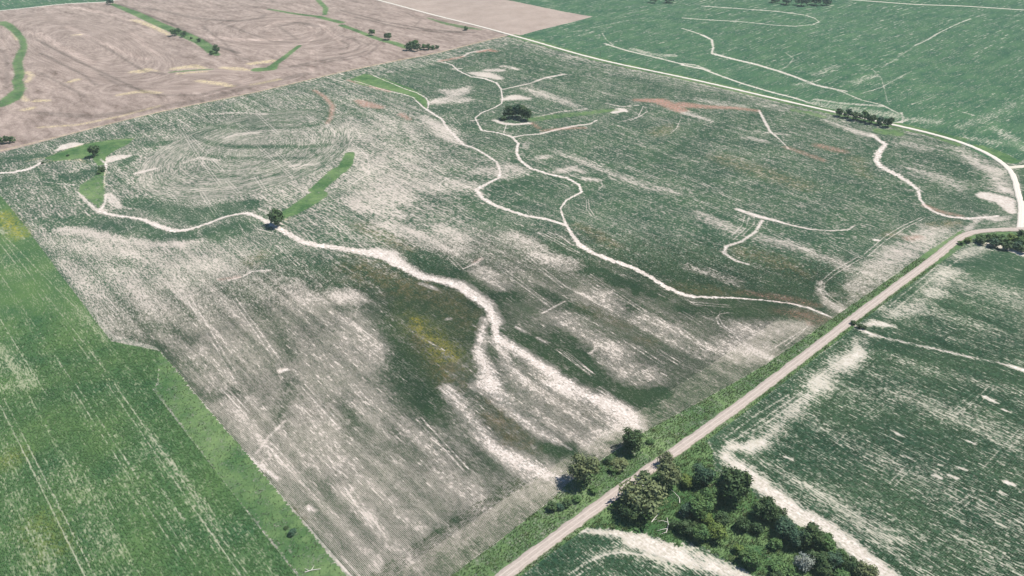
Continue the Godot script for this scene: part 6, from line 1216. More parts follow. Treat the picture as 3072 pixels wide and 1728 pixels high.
func paint_block(index: int) -> void:
	var bx: float = blocks[index][0]
	var bz: float = blocks[index][1]
	var n: int = blocks[index][2]
	var res := BLOCK / n
	var total := n * n
	var cov := PackedFloat32Array()
	cov.resize(total)
	var bare := PackedFloat32Array()
	bare.resize(total)
	var grass := PackedFloat32Array()
	grass.resize(total)
	var red := PackedFloat32Array()
	red.resize(total)
	var weed := PackedFloat32Array()
	weed.resize(total)
	var brown := PackedFloat32Array()
	brown.resize(total)
	var straw := PackedFloat32Array()
	straw.resize(total)
	var tone := PackedFloat32Array()
	tone.resize(total)
	tone.fill(1.0)
	var fid := PackedByteArray()
	fid.resize(total)
	var whorls := contour_whorls
	for f in fields:
		var got: Array = fill_area(f[1], bx, bz, res, n, n, 0.0)
		var spans: PackedInt32Array = got[0]
		var id: int = f[0]
		for k in range(0, spans.size(), 3):
			var at := spans[k] * n
			for i in range(at + spans[k + 1], at + spans[k + 2]):
				fid[i] = id
	# base cover
	var base := PackedFloat32Array([0.64, 0.10, 0.90, 0.84, 0.82, 0.9, 0.05, 0.92])
	for y in n:
		var z := bz + (y + 0.5) * res
		for x in n:
			var i := y * n + x
			var f := fid[i]
			var wx := bx + (x + 0.5) * res
			if f == 0:
				var wig := float(noise_wide[(int(z * 2.1) & 511) * 512 + (int(wx * 2.1) & 511)]) / 128.0 - 1.0
				var px := wx + wig * 7.0
				var pz := z - wig * 16.0
				cov[i] = look(ctl_cov, px, pz) + 0.055
				weed[i] = look(ctl_weed, px, pz)
				brown[i] = look(ctl_brown, px, pz)
			else:
				cov[i] = base[f]
	# crisp areas
	for ar in areas:
		var soft: float = ar[2]
		if soft >= 3.0 and ar[0] != "t":
			continue
		var spans: PackedInt32Array = fill_area(ar[3], bx, bz, res, n, n, soft)[0]
		var val: float = ar[1]
		var mode: String = ar[0]
		for k in range(0, spans.size(), 3):
			var at := spans[k] * n
			for i in range(at + spans[k + 1], at + spans[k + 2]):
				if mode == "g":
					grass[i] = maxf(grass[i], val)
				else:
					straw[i] = maxf(straw[i], val)
	# strokes
	for s in strokes:
		var mode: String = s[0]
		var val: float = s[1]
		var soft: float = maxf(s[2], res * 0.6)
		var p: PackedFloat32Array = s[3]
		var ribbon := mode == "b"
		var thin := 0.36 if ribbon else 0.5
		var cnt := p.size() / 3
		var x_lo := 1e9
		var x_hi := -1e9
		var z_lo := 1e9
		var z_hi := -1e9
		for i in cnt:
			var w := maxf(p[3 * i + 2], res) * 0.5 + soft * 1.6
			x_lo = minf(x_lo, p[3 * i] - w)
			x_hi = maxf(x_hi, p[3 * i] + w)
			z_lo = minf(z_lo, p[3 * i + 1] - w)
			z_hi = maxf(z_hi, p[3 * i + 1] + w)
		var a := clampi(int((x_lo - bx) / res), 0, n)
		var b := clampi(int((x_hi - bx) / res) + 1, 0, n)
		var c := clampi(int((z_lo - bz) / res), 0, n)
		var d := clampi(int((z_hi - bz) / res) + 1, 0, n)
		var mw := b - a
		var mh := d - c
		if mw < 1 or mh < 1:
			continue
		var m := PackedFloat32Array()
		m.resize(mw * mh)
		for g in cnt - 1:
			var ax := p[3 * g]
			var az := p[3 * g + 1]
			var aw := p[3 * g + 2] * thin
			var ex := p[3 * g + 3] - ax
			var ez := p[3 * g + 4] - az
			var ew := p[3 * g + 5] * thin - aw
			var far := maxf(aw, aw + ew) + soft * 1.6
			var l2 := maxf(ex * ex + ez * ez, 0.0001)
			var i0 := clampi(int((minf(ax, ax + ex) - far - bx) / res), a, b)
			var i1 := clampi(int((maxf(ax, ax + ex) + far - bx) / res) + 1, a, b)
			var j0 := clampi(int((minf(az, az + ez) - far - bz) / res), c, d)
			var j1 := clampi(int((maxf(az, az + ez) + far - bz) / res) + 1, c, d)
			var slim := aw < 0.6
			for j in range(j0, j1):
				var z := bz + (j + 0.5) * res
				var row := (j - c) * mw - a
				for i in range(i0, i1):
					var x := bx + (i + 0.5) * res
					var t := clampf(((x - ax) * ex + (z - az) * ez) / l2, 0.0, 1.0)
					var dx := x - ax - t * ex
					var dz := z - az - t * ez
					var dist := dx * dx + dz * dz
					if dist > far * far:
						continue
					dist = sqrt(dist)
					if not slim:
						dist += (float(noise_fine[(int(z * 0.5) & 511) * 512 + (int(x * 0.9) & 511)]) / 128.0 - 1.0) * (soft * 0.6 + (aw * 0.55 if ribbon else 0.0))
					var k := clampf((aw + ew * t + soft - dist) / (2.0 * soft), 0.0, 1.0)
					if k > m[row + i]:
						m[row + i] = k
		for j in mh:
			for i in mw:
				var k := m[j * mw + i]
				if k < 0.004:
					continue
				var at := (c + j) * n + a + i
				match mode:
					"c":
						cov[at] += (val - cov[at]) * k
					"b":
						cov[at] *= 1.0 - k
						bare[at] = maxf(bare[at], k * val * 0.94)
						grass[at] *= 1.0 - k
					"p":
						cov[at] *= 1.0 - k * val
						bare[at] = maxf(bare[at], k * val * 0.8)
					"g":
						grass[at] = maxf(grass[at], k * val)
						bare[at] *= 1.0 - k
					"r":
						red[at] = maxf(red[at], k * val)
					"y":
						weed[at] = maxf(weed[at], k * val)
					"o":
						brown[at] = maxf(brown[at], k * val)
					"t":
						straw[at] = maxf(straw[at], k * val)
					"m":
						tone[at] *= 1.0 + (val - 1.0) * k
	# colours
	var out := PackedByteArray()
	out.resize(total * 3)
	var cm := PackedByteArray()
	cm.resize(total)
	var tm := PackedByteArray()
	tm.resize(total)
	var gamma := PackedByteArray()
	gamma.resize(1025)
	for i in 1025:
		gamma[i] = int(clampf(Color(i / 1024.0, 0, 0).linear_to_srgb().r, 0.0, 1.0) * 255.0 + 0.5)
	var su := minf(2.6, 1.1 / res)
	var sv := su * 0.22
	for y in n:
		var z := bz + (y + 0.5) * res
		for x in n:
			var i := y * n + x
			var wx := bx + (x + 0.5) * res
			var f := fid[i]
			var u := wx
			var v := z
			var ring := 1.0
			if f == 2:
				u = z
				v = wx
			elif f <= 1:
				for h in whorls:
					if h[0] != f:
						continue
					var hx: float = (wx - h[1]) * h[3] + (z - h[2]) * h[4]
					var hz: float = (z - h[2]) * h[3] - (wx - h[1]) * h[4]
					hz *= h[5]
					var rr := sqrt(hx * hx + hz * hz)
					if rr < h[6]:
						u = rr
						ring = 0.7
						v = atan2(hz, hx) * h[6] * 0.6
						break
			var line := 0.0
			if f == 1:
				line = sin(u * 0.46 + float(noise_wide[(int(z * 0.9 + 9000.0) & 511) * 512 + (int(wx * 0.9 + 9000.0) & 511)]) * 0.05) * 0.022
			var na := float(noise_fine[(int(v * sv + 7000.0) & 511) * 512 + (int(u * su + 7000.0) & 511)]) / 255.0 - 0.5
			var nb := float(noise_fine[(int(z * su * 0.6 + 9000.0) & 511) * 512 + (int(wx * su * 0.6 + 9000.0) & 511)]) / 255.0 - 0.5
			var ns := float(noise_fine[(int(v * sv * 0.3 + 8000.0) & 511) * 512 + (int(u * su * 0.8 + 8300.0) & 511)]) / 255.0 - 0.5
			var nm := float(noise_wide[(int(v * 0.35 + 9000.0) & 511) * 512 + (int(u * 1.7 + 9000.0) & 511)]) / 255.0 - 0.5
			var nw := float(noise_wide[(int(z * 0.6 + 9000.0) & 511) * 512 + (int(wx * 0.6 + 9000.0) & 511)]) / 255.0 - 0.5
			var np := float(noise_wide[(int(v * 0.10 + 9000.0) & 511) * 512 + (int(u * 4.2 + 9000.0) & 511)]) / 255.0 - 0.5
			var nx := float(noise_fine[(int(z * 0.31 + 9000.0) & 511) * 512 + (int(wx * 0.31 + 9100.0) & 511)]) / 255.0 - 0.5
			var cv := cov[i]
			var vis := cv
			# share of crop colour on the ground
			var geo := geo_share(wx, z) * clampf((0.76 - cv) / 0.22, 0.0, 1.0) if f == 0 else 0.0
			var wild := ring
			var streak := 2.2 if f != 3 else 1.1
			if f == 4:
				streak = 1.8
			elif f == 0:
				streak = 1.7
			if f == 1 or f == 6:
				wild = 0.3
			elif f == 2 or f == 7:
				wild = 0.85
			var t := cv + (na * 0.95 + nb * 0.62 + nm * 0.24 + np * 0.34 + nx * 0.16 - maxf(0.0, ns - 0.12) * streak) * wild * clampf(cv * 4.0, 0.55 if f != 1 and bare[i] < 0.95 else 0.0, 1.0)
			var k := clampf((t - 0.12) / 0.72, 0.0, 1.0)
			k = k * k * (3.0 - 2.0 * k)
			if f == 0:
				k *= 1.0 - clampf((nb + nx * 0.5 - 0.17) * 3.0, 0.0, 0.55)
			cm[i] = int(clampf(cv + (nm * 0.30 + np * 0.45 + nx * 0.24 + na * 0.45 - maxf(0.0, ns - 0.15) * 1.5) * minf(1.0, cv * 4.0), 0.0, 1.0) * 254.0) if f != 1 else 0
			# soil
			var sb := bare[i]
			if sb < 0.95:
				sb *= clampf(0.85 + na * 1.3 + nb * 0.8 + ns * 0.8, 0.0, 1.15)
			var r := 0.340 + nw * 0.10 + nb * 0.10
			var gg := 0.309 + nw * 0.09 + nb * 0.095
			var b := 0.280 + nw * 0.08 + nb * 0.09
			if f == 1:
				r = 0.192 + line + nw * 0.07 + na * 0.10 + nm * 0.12
				gg = 0.154 + line * 0.86 + nw * 0.06 + na * 0.088 + nm * 0.105
				b = 0.138 + line * 0.8 + nw * 0.055 + na * 0.08 + nm * 0.095
			elif f == 6:
				r = 0.235 + nw * 0.06 + na * 0.06
				gg = 0.193 + nw * 0.055 + na * 0.05
				b = 0.172 + nw * 0.05 + na * 0.045
			elif f == 2:
				r = 0.29
				gg = 0.29
				b = 0.24
			elif f == 3:
				r = 0.215 + nb * 0.10
				gg = 0.232 + nb * 0.10
				b = 0.160 + nb * 0.07
			elif f == 4:
				r -= 0.02
				b -= 0.02
			r += (0.39 - r) * sb
			gg += (0.355 - gg) * sb
			b += (0.332 - b) * sb
			if sb > 0.0:
				var gr := (na + nb + nx * 0.5) * 0.30 * sb
				r += gr
				gg += gr
				b += gr
			var st := straw[i] * clampf(0.6 + nb * 2.0 + nx * 1.2, 0.0, 1.0)
			r += (0.42 - r) * st
			gg += (0.36 - gg) * st
			b += (0.22 - b) * st
			var tn := tone[i]
			if tn != 1.0:
				tn = tn * sqrt(tn)
				r *= tn
				gg *= tn
				b *= tn
			# crop
			var cr := 0.0235 + nw * 0.020 + nb * 0.016
			var cg := 0.051 + nw * 0.028 + nb * 0.024
			var cb := 0.029 + nw * 0.012 + nb * 0.012
			if f == 2 or f == 7:
				cr = 0.030 + nm * 0.030 + na * 0.05 + nw * 0.02
				cg = 0.074 + nm * 0.042 + na * 0.065 + nw * 0.03
				cb = 0.041 + nm * 0.022 + na * 0.034 + nw * 0.01
			elif f == 3:
				cr = 0.040 + nw * 0.04 + nb * 0.03
				cg = 0.084 + nw * 0.05 + nb * 0.045
				cb = 0.032 + nw * 0.012 + nb * 0.015
			var wd := weed[i] * clampf(0.6 + nb * 3.4 + nx * 1.6 + na, 0.0, 1.0)
			cr += (0.225 - cr) * wd
			cg += (0.205 - cg) * wd
			cb += (0.032 - cb) * wd
			var bw := brown[i] * clampf(0.5 + nb * 2.6 + nx * 2.0, 0.0, 1.0)
			cr += (0.150 - cr) * bw
			cg += (0.118 - cg) * bw
			cb += (0.055 - cb) * bw
			tm[i] = 128 + int(wd * 127.0) if wd > bw else int(bw * 127.0)
			k *= 1.0 - geo * (0.78 - 0.5 * maxf(wd, bw))
			r += (cr - r) * k
			gg += (cg - gg) * k
			b += (cb - b) * k
			var rd := red[i] * clampf(0.72 + nb * 2.4 + na * 1.4, 0.0, 1.0)
			r += (0.30 - r) * rd
			gg += (0.165 - gg) * rd
			b += (0.135 - b) * rd
			var gs := grass[i]
			if gs > 0.0:
				gs = clampf(gs * 1.3 + (nb + nx) * 0.9 - 0.12, 0.0, 1.0)
				var dry := clampf(nw * 1.6 + nx * 1.2 + nb * 0.8, -0.5, 0.9)
				r += (0.058 + dry * 0.055 - r) * gs
				gg += (0.106 + dry * 0.062 - gg) * gs
				b += (0.043 + dry * 0.030 - b) * gs
				if grass[i] > 0.3:
					cm[i] = 255
			out[3 * i] = gamma[int(clampf(r, 0.01, 0.95) * 1024.0)]
			out[3 * i + 1] = gamma[int(clampf(gg, 0.01, 0.95) * 1024.0)]
			out[3 * i + 2] = gamma[int(clampf(b, 0.01, 0.95) * 1024.0)]
	pictures[index] = Image.create_from_data(n, n, false, Image.FORMAT_RGB8, out)
	cover_maps[index] = cm
	tint_maps[index] = tm


var cover_at := {}
var last_tint := 0


func cover(x: float, z: float) -> int:
	# crop cover 0..254 from the painted block; 255 is grass, -1 is off the map
	var key := int(floor(x / BLOCK)) * 1000 + int(floor(z / BLOCK))
	if not cover_at.has(key):
		return -1
	var at: int = cover_at[key]
	var n: int = blocks[at][2]
	var res := BLOCK / n
	var cx := int((x - blocks[at][0]) / res)
	var cz := int((z - blocks[at][1]) / res)
	last_tint = tint_maps[at][cz * n + cx]
	return cover_maps[at][cz * n + cx]


func build_ground() -> void:
	var am := ArrayMesh.new()
	var taken := {}
	for index in blocks.size():
		var bx: float = blocks[index][0]
		var bz: float = blocks[index][1]
		cover_at[int(floor(bx / BLOCK)) * 1000 + int(floor(bz / BLOCK))] = index
		taken[Vector2i(int(bx / BLOCK), int(bz / BLOCK))] = true
		var m := StandardMaterial3D.new()
		m.albedo_texture = ImageTexture.create_from_image(pictures[index])
		m.texture_repeat = false
		m.roughness = 1.0
		m.metallic_specular = 0.05
		ground_patch(am, bx, bz, BLOCK, 16, m)
	# land around, out of the picture
	var rest := StandardMaterial3D.new()
	rest.resource_name = "open_land"
	var nt := NoiseTexture2D.new()
	nt.width = 512
	nt.height = 512
	nt.seamless = true
	var fn := FastNoiseLite.new()
	fn.seed = 5
	fn.frequency = 0.012
	fn.fractal_octaves = 5
	nt.noise = fn
	var ramp := Gradient.new()
	ramp.set_color(0, Color(0.035, 0.085, 0.045).linear_to_srgb())
	ramp.set_color(1, Color(0.24, 0.20, 0.17).linear_to_srgb())
	ramp.add_point(0.5, Color(0.05, 0.10, 0.05).linear_to_srgb())
	nt.color_ramp = ramp
	rest.albedo_texture = nt
	rest.roughness = 1.0
	rest.metallic_specular = 0.05
	var st := SurfaceTool.new()
	st.begin(Mesh.PRIMITIVE_TRIANGLES)
	for bx in range(-8, 17):
		for bz in range(-18, 9):
			if taken.has(Vector2i(bx, bz)):
				continue
			patch_into(st, bx * BLOCK, bz * BLOCK, BLOCK, 16)
	var big := 9000.0
	var lo := Vector2(-8, -18) * BLOCK
	var hi := Vector2(17, 9) * BLOCK
	for q in [[-big, -big, big, lo.y], [-big, hi.y, big, big], [-big, lo.y, lo.x, hi.y], [hi.x, lo.y, big, hi.y]]:
		quad_flat(st, q[0], q[1], q[2], q[3])
	st.generate_normals()
	st.set_material(rest)
	st.commit(am)
	var o := mesh_node("ground", am, null, self)
	tag(o, "", "", "", "structure")


func quad_flat(st: SurfaceTool, x0: float, z0: float, x1: float, z1: float) -> void:
	var p := [Vector3(x0, -3.9, z0), Vector3(x1, -3.9, z0), Vector3(x1, -3.9, z1), Vector3(x0, -3.9, z1)]
	for k in [0, 1, 2, 0, 2, 3]:
		st.set_smooth_group(0)
		st.set_uv(Vector2(p[k].x, p[k].z) / 700.0)
		st.add_vertex(p[k])


func patch_into(st: SurfaceTool, bx: float, bz: float, size: float, n: int) -> void:
	var s := size / n
	for j in n:
		for i in n:
			var x := bx + i * s
			var z := bz + j * s
			for c in [[0, 0], [1, 0], [1, 1], [0, 0], [1, 1], [0, 1]]:
				var px: float = x + c[0] * s
				var pz: float = z + c[1] * s
				st.set_smooth_group(0)
				st.set_uv(Vector2(px, pz) / 700.0)
				st.add_vertex(on_ground(px, pz))


func ground_patch(am: ArrayMesh, bx: float, bz: float, size: float, n: int, m: Material) -> void:
	var v := PackedVector3Array()
	var uv := PackedVector2Array()
	var nm := PackedVector3Array()
	var idx := PackedInt32Array()
	for j in n + 1:
		for i in n + 1:
			var x := bx + size * i / n
			var z := bz + size * j / n
			v.append(on_ground(x, z))
			uv.append(Vector2(float(i) / n, float(j) / n))
			var gx := (relief(x + 1.0, z) - relief(x - 1.0, z)) * 0.5
			var gz := (relief(x, z + 1.0) - relief(x, z - 1.0)) * 0.5
			nm.append(Vector3(-gx, 1.0, -gz).normalized())
	for j in n:
		for i in n:
			var a := j * (n + 1) + i
			idx.append_array(PackedInt32Array([a, a + 1, a + n + 2, a, a + n + 2, a + n + 1]))
	var arr := []
	arr.resize(Mesh.ARRAY_MAX)
	arr[Mesh.ARRAY_VERTEX] = v
	arr[Mesh.ARRAY_NORMAL] = nm
	arr[Mesh.ARRAY_TEX_UV] = uv
	arr[Mesh.ARRAY_INDEX] = idx
	am.add_surface_from_arrays(Mesh.PRIMITIVE_TRIANGLES, arr)
	am.surface_set_material(am.get_surface_count() - 1, m)


# ------------------------------------------------------------------ roads
func curve_points(pts: PackedFloat32Array, step: float) -> PackedVector2Array:
	var c := Curve2D.new()
	var n := pts.size() / 2
	for i in n:
		var p := Vector2(pts[2 * i], pts[2 * i + 1])
		var a := Vector2(pts[2 * maxi(i - 1, 0)], pts[2 * maxi(i - 1, 0) + 1])
		var b := Vector2(pts[2 * mini(i + 1, n - 1)], pts[2 * mini(i + 1, n - 1) + 1])
		var d := (b - a).normalized()
		c.add_point(p, -d * (p - a).length() * 0.33, d * (b - p).length() * 0.33)
	c.bake_interval = step
	var out := PackedVector2Array()
	var l := c.get_baked_length()
	var k := int(l / step)
	for i in k + 1:
		out.append(c.sample_baked(l * i / k, true))
	return out


func road_texture(seed_: int, light: Color, dark: Color, verge: Color) -> ImageTexture:
	# u runs across the road, v along it
	var w := 96
	var h := 1024
	var im := Image.create(w, h, false, Image.FORMAT_RGB8)
	for y in h:
		for x in w:
			var u := (x + 0.5) / w
			var grain := float(noise_fine[((y * 3 + seed_) & 511) * 512 + ((x * 5 + seed_) & 511)]) / 255.0 - 0.5
			var wide := float(noise_wide[((y + seed_) & 511) * 512 + ((x * 2) & 511)]) / 255.0 - 0.5
			var streak := float(noise_fine[((y / 40 + seed_) & 511) * 512 + (x & 511)]) / 255.0 - 0.5
			var ruts := maxf(0.0, 1.0 - absf(absf(u - 0.5) - 0.17) / 0.07)
			var k := clampf(0.40 + ruts * 0.55 + streak * 1.0 + grain * 0.7 + wide * 0.5, 0.0, 1.0)
			var c := dark.lerp(light, k)
			var edge := minf(u, 1.0 - u) + (wide * 0.10 + grain * 0.07)
			if edge < 0.07:
				c = c.lerp(verge, clampf((0.07 - edge) / 0.04, 0.0, 1.0) * 0.85)
			im.set_pixel(x, y, c.linear_to_srgb())
	return ImageTexture.create_from_image(im)


func road(called: String, pts: PackedFloat32Array, width: float, tex: ImageTexture, lift: float) -> void:
	var line := curve_points(pts, 3.0)
	var st := SurfaceTool.new()
	st.begin(Mesh.PRIMITIVE_TRIANGLES)
	var prof := [[-0.5, -0.35], [-0.46, 0.0], [-0.2, 0.07], [0.0, 0.1], [0.2, 0.07], [0.46, 0.0], [0.5, -0.35]]
	var rows := []
	var run := 0.0
	for i in line.size():
		var d := (line[mini(i + 1, line.size() - 1)] - line[maxi(i - 1, 0)]).normalized()
		var nrm := Vector2(-d.y, d.x)
		if i > 0:
			run += line[i].distance_to(line[i - 1])
		var r := []
		var base := relief(line[i].x, line[i].y) + lift
		for p in prof:
			var ragged := 0.0
			if absf(p[0]) > 0.4:
				ragged = (float(noise_fine[(i & 511) * 512 + (77 if p[0] > 0.0 else 191)]) / 255.0 - 0.5) * 1.3
			var q: Vector2 = line[i] + nrm * (p[0] * width + ragged)
			r.append([Vector3(q.x, base + p[1], q.y), Vector2(p[0] + 0.5, run / 110.0)])
		rows.append(r)
	for i in rows.size() - 1:
		for k in prof.size() - 1:
			for c in [[0, 0], [1, 1], [0, 1], [0, 0], [1, 0], [1, 1]]:
				var e: Array = rows[i + c[0]][k + c[1]]
				st.set_smooth_group(0)
				st.set_uv(e[1])
				st.add_vertex(e[0])
	st.generate_normals()
	var m := StandardMaterial3D.new()
	m.albedo_texture = tex
	m.roughness = 1.0
	m.metallic_specular = 0.1
	tag(mesh_node(called, st.commit(), m, self), "", "", "", "structure")


func build_roads() -> void:
	var near := road_texture(3, Color(0.36, 0.318, 0.290), Color(0.225, 0.195, 0.178), Color(0.09, 0.11, 0.06))
	var white := road_texture(90, Color(0.50, 0.475, 0.44), Color(0.36, 0.34, 0.31), Color(0.12, 0.14, 0.09))
	var dirt := road_texture(200, Color(0.45, 0.42, 0.37), Color(0.34, 0.32, 0.28), Color(0.10, 0.14, 0.08))
	road("gravel_road", PackedFloat32Array([60, -195.5, 158.6, -195.6, 248.8, -196.2, 369.7, -196.2, 551.6, -196, 635, -197.0, 664, -198.2, 694, -196.8, 712, -187.5, 728, -172.5, 744, -156, 770, -130, 802, -95]), 7.4, near, 0.38)
	road("white_gravel_road", PackedFloat32Array([1012, -2400, 985, -1950, 960.7, -1556, 947.9, -1317, 925.5, -1110, 920.5, -1040, 921, -628, 920, -350, 914, -296, 898, -258, 874, -231, 846, -214, 816, -200.5, 786, -187, 754, -176, 733, -169]), 6.0, white, 0.30)
	road("side_road", PackedFloat32Array([872, -230.5, 889, -221, 930, -196, 990, -150]), 7.0, dirt, 0.26)
	road("field_track", PackedFloat32Array([-100, -2260, 150, -2178, 323, -2109, 440, -2062, 523, -2021, 545, -2028, 600, -2062, 680, -2120]), 6.5, white, 0.15)
	road("far_track", PackedFloat32Array([1560, -1250, 1600, -950, 1630, -795, 1655, -697, 1704, -616, 1728, -511, 1760, -400]), 6.0, dirt, 0.15)


# ------------------------------------------------------------------ crops
func mound(seed_: int, length: float, width: float, height: float, rings: int) -> ArrayMesh:
	# one metre of a leafy row: an uneven ridge of leaf faces
	var rng := RandomNumberGenerator.new()
	rng.seed = seed_
	var st := SurfaceTool.new()
	st.begin(Mesh.PRIMITIVE_TRIANGLES)
	for k in rings:
		var z := (rng.randf() - 0.5) * length
		var x := (rng.randf() - 0.5) * width * 0.75
		var y := height * (1.0 - absf(x) / width) * (0.55 + 0.5 * rng.randf())
		var s := width * (0.34 + 0.22 * rng.randf())
		var up := Vector3(x * 1.3 / width + rng.randf_range(-0.5, 0.5), 1.0, rng.randf_range(-0.5, 0.5)).normalized()
		var a := up.cross(Vector3(rng.randf_range(-1, 1), 0.1, rng.randf_range(-1, 1))).normalized()
		var b := up.cross(a)
		var c := Vector3(x, y, z)
		var tone := rng.randf_range(0.75, 1.2)
		var q := [c - a * s, c - b * s * 0.7 - up * s * 0.15, c + a * s, c + b * s * 0.7 - up * s * 0.15]
		for i in [0, 2, 1, 0, 3, 2]:
			st.set_color(Color(tone, tone, tone))
			st.set_normal(up)
			st.add_vertex(q[i])
	return st.commit()


func row_material() -> StandardMaterial3D:
	var m := StandardMaterial3D.new()
	m.vertex_color_use_as_albedo = true
	m.roughness = 0.75
	m.metallic_specular = 0.25
	m.backlight_enabled = true
	m.backlight = Color(0.10, 0.14, 0.05)
	return m


func instancer(called: String, mesh: Mesh, mat: Material, data: PackedFloat32Array) -> MultiMeshInstance3D:
	var mm := MultiMesh.new()
	mm.transform_format = MultiMesh.TRANSFORM_3D
	mm.use_colors = true
	mm.mesh = mesh
	mm.instance_count = data.size() / 16
	mm.buffer = data
	var o := MultiMeshInstance3D.new()
	o.name = called
	o.multimesh = mm
	o.material_override = mat
	add_child(o, true)
	return o


func put_clump(d: PackedFloat32Array, x: float, z: float, along_x: bool, sx: float, sy: float, flip: bool, c: Color) -> void:
	var y := relief(x, z)
	var s := -1.0 if flip else 1.0
	if along_x:
		# local z lies along world x
		d.append_array(PackedFloat32Array([0, 0, s, x, 0, sy, 0, y, -sx * s, 0, 0, z, c.r, c.g, c.b, 1]))
	else:
		d.append_array(PackedFloat32Array([sx * s, 0, 0, x, 0, sy, 0, y, 0, 0, s, z, c.r, c.g, c.b, 1]))


func in_frame(x: float, z: float, margin: float) -> bool:
	var p: Vector3 = cam_basis.transposed() * (Vector3(x, 0, z) - EYE)
	var t := tan(deg_to_rad(40.9) / 2.0)
	return p.z < -1.0 and absf(p.x / -p.z / t / 1.7778) < 1.0 + margin and absf(p.y / -p.z / t) < 1.0 + margin


func row_colour(x: float, z: float, lush: float, hue: int, tint: int) -> Color:
	var a := float(noise_wide[(int(z * 0.6 + 9000.0) & 511) * 512 + (int(x * 0.6 + 9000.0) & 511)]) / 255.0 - 0.5
	var b := rand01(int(x * 7.0), int(z * 7.0)) - 0.5
	var c := Color(0.034, 0.060, 0.022) if hue == 0 else (Color(0.046, 0.100, 0.034) if hue == 1 else Color(0.032, 0.068, 0.030))
	c = c.lerp(Color(0.025, 0.060, 0.028), clampf(lush, 0.0, 1.0) * (0.8 if hue != 1 else 0.0))
	if tint >= 128:
		c = c.lerp(Color(0.24, 0.225, 0.030), (tint - 128) / 127.0)
	elif tint > 8:
		c = c.lerp(Color(0.165, 0.118, 0.048), tint / 127.0)
	var k := 1.0 + a * 0.6 + b * 0.5
	return Color(c.r * (k + a * 0.3), c.g * k, c.b * k)


func build_crops() -> void:
	var ridge := mound(4, 1.15, 0.42, 0.40, 15)
	var mat := row_material()
	var main := PackedFloat32Array()
	var east := PackedFloat32Array()
	var west := PackedFloat32Array()
	# main field: rows along z, a headland of rows along x beside the road
	var x := 104.2
	while x < 620.0:
		var z := -233.0
		var edge := 0.0
		while z > -660.0:
			z -= 1.0
			var d := sqrt(x * x + z * z)
			if d > 640.0:
				break
			if x > 520.0 + 0.0 and d > 640.0:
				break
			sow(main, x, z, false, 0)
			edge = z
		x += 0.762
	x = 86.0
	while x < 104.0:
		var z := -552.0 + (x - 86.0) * 2.2
		while z > -636.0:
			z -= 1.0
			sow(main, x, z, false, 0)
		x += 0.762
	var hz := -242.0
	while hz < -206.0:
		x = 104.5
		var last := 205.0 if hz < -233.5 else 620.0
		while x < last:
			x += 1.0
			if hz > -233.5 or rand01(int(x * 13.0), int(hz * 29.0)) < 0.42:
				sow(main, x, hz, true, 0)
		hz += 0.762
	# fields across the road
	x = 140.0
	while x < 600.0:
		var z := -162.0
		while z < -20.0:
			z += 1.0
			sow(east, x, z, false, 4)
		x += 0.762
	hz = -188.0
	while hz < -160.0:
		x = 120.0
		while x < 610.0:
			x += 1.0
			sow(east, x, hz, true, 4)
		hz += 0.762
	# field beyond the grass strip
	x = -70.0
	while x < 84.0:
		var z := -215.0
		while z > -640.0:
			z -= 1.0
			sow(west, x, z, false, 3)
		x += 0.762
	x = 84.0
	while x < 103.5:
		var z := -470.0 - maxf(0.0, x - 88.0) * 2.2
		while z > -541.0 + (x - 84.0) * 1.75:
			z -= 1.0
			sow(west, x, z, false, 3)
		x += 0.762
	print("clumps ", main.size() / 16, " ", east.size() / 16, " ", west.size() / 16)
	tag(instancer("soybean_rows", ridge, mat, main), "thin rows of young soybeans on the pale washed field", "crop rows", "", "stuff")
	tag(instancer("bean_rows", ridge, mat, east), "patchy green bean rows on the near side of the gravel road", "crop rows", "", "stuff")
	tag(instancer("green_crop_rows", ridge, mat, west), "dense bright green crop left of the grass strip", "crop rows", "", "stuff")


func sow(to: PackedFloat32Array, x: float, z: float, along_x: bool, hue: int) -> void:
	var a := int(x * 11.0)
	var b := int(z * 11.0)
	var share := geo_share(x, z) * (1.0 if hue == 0 else 0.4)
	if rand01(a, b) > share or not in_frame(x, z, 0.03):
		return
	var c := cover(x, z)
	if c < 0 or c == 255:
		return
	var cv := c / 254.0
	var r := rand01(b, a + 5)
	if cv + (r - 0.5) * 0.34 < (0.22 if hue == 0 else 0.6):
		return
	var jx := (rand01(a + 3, b) - 0.5) * 0.10
	var wide := clampf(0.06 + cv * 1.3, 0.35, 1.5) * (0.8 + 0.4 * r)
	if hue == 3:
		wide *= 1.2
	put_clump(to, x + (0.0 if along_x else jx), z + (jx if along_x else 0.0), along_x, wide, 0.6 + cv * 0.6, r > 0.5, row_colour(x, z, (cv - 0.5) * 2.0, 1 if hue == 3 else (2 if hue == 4 else 0), last_tint))


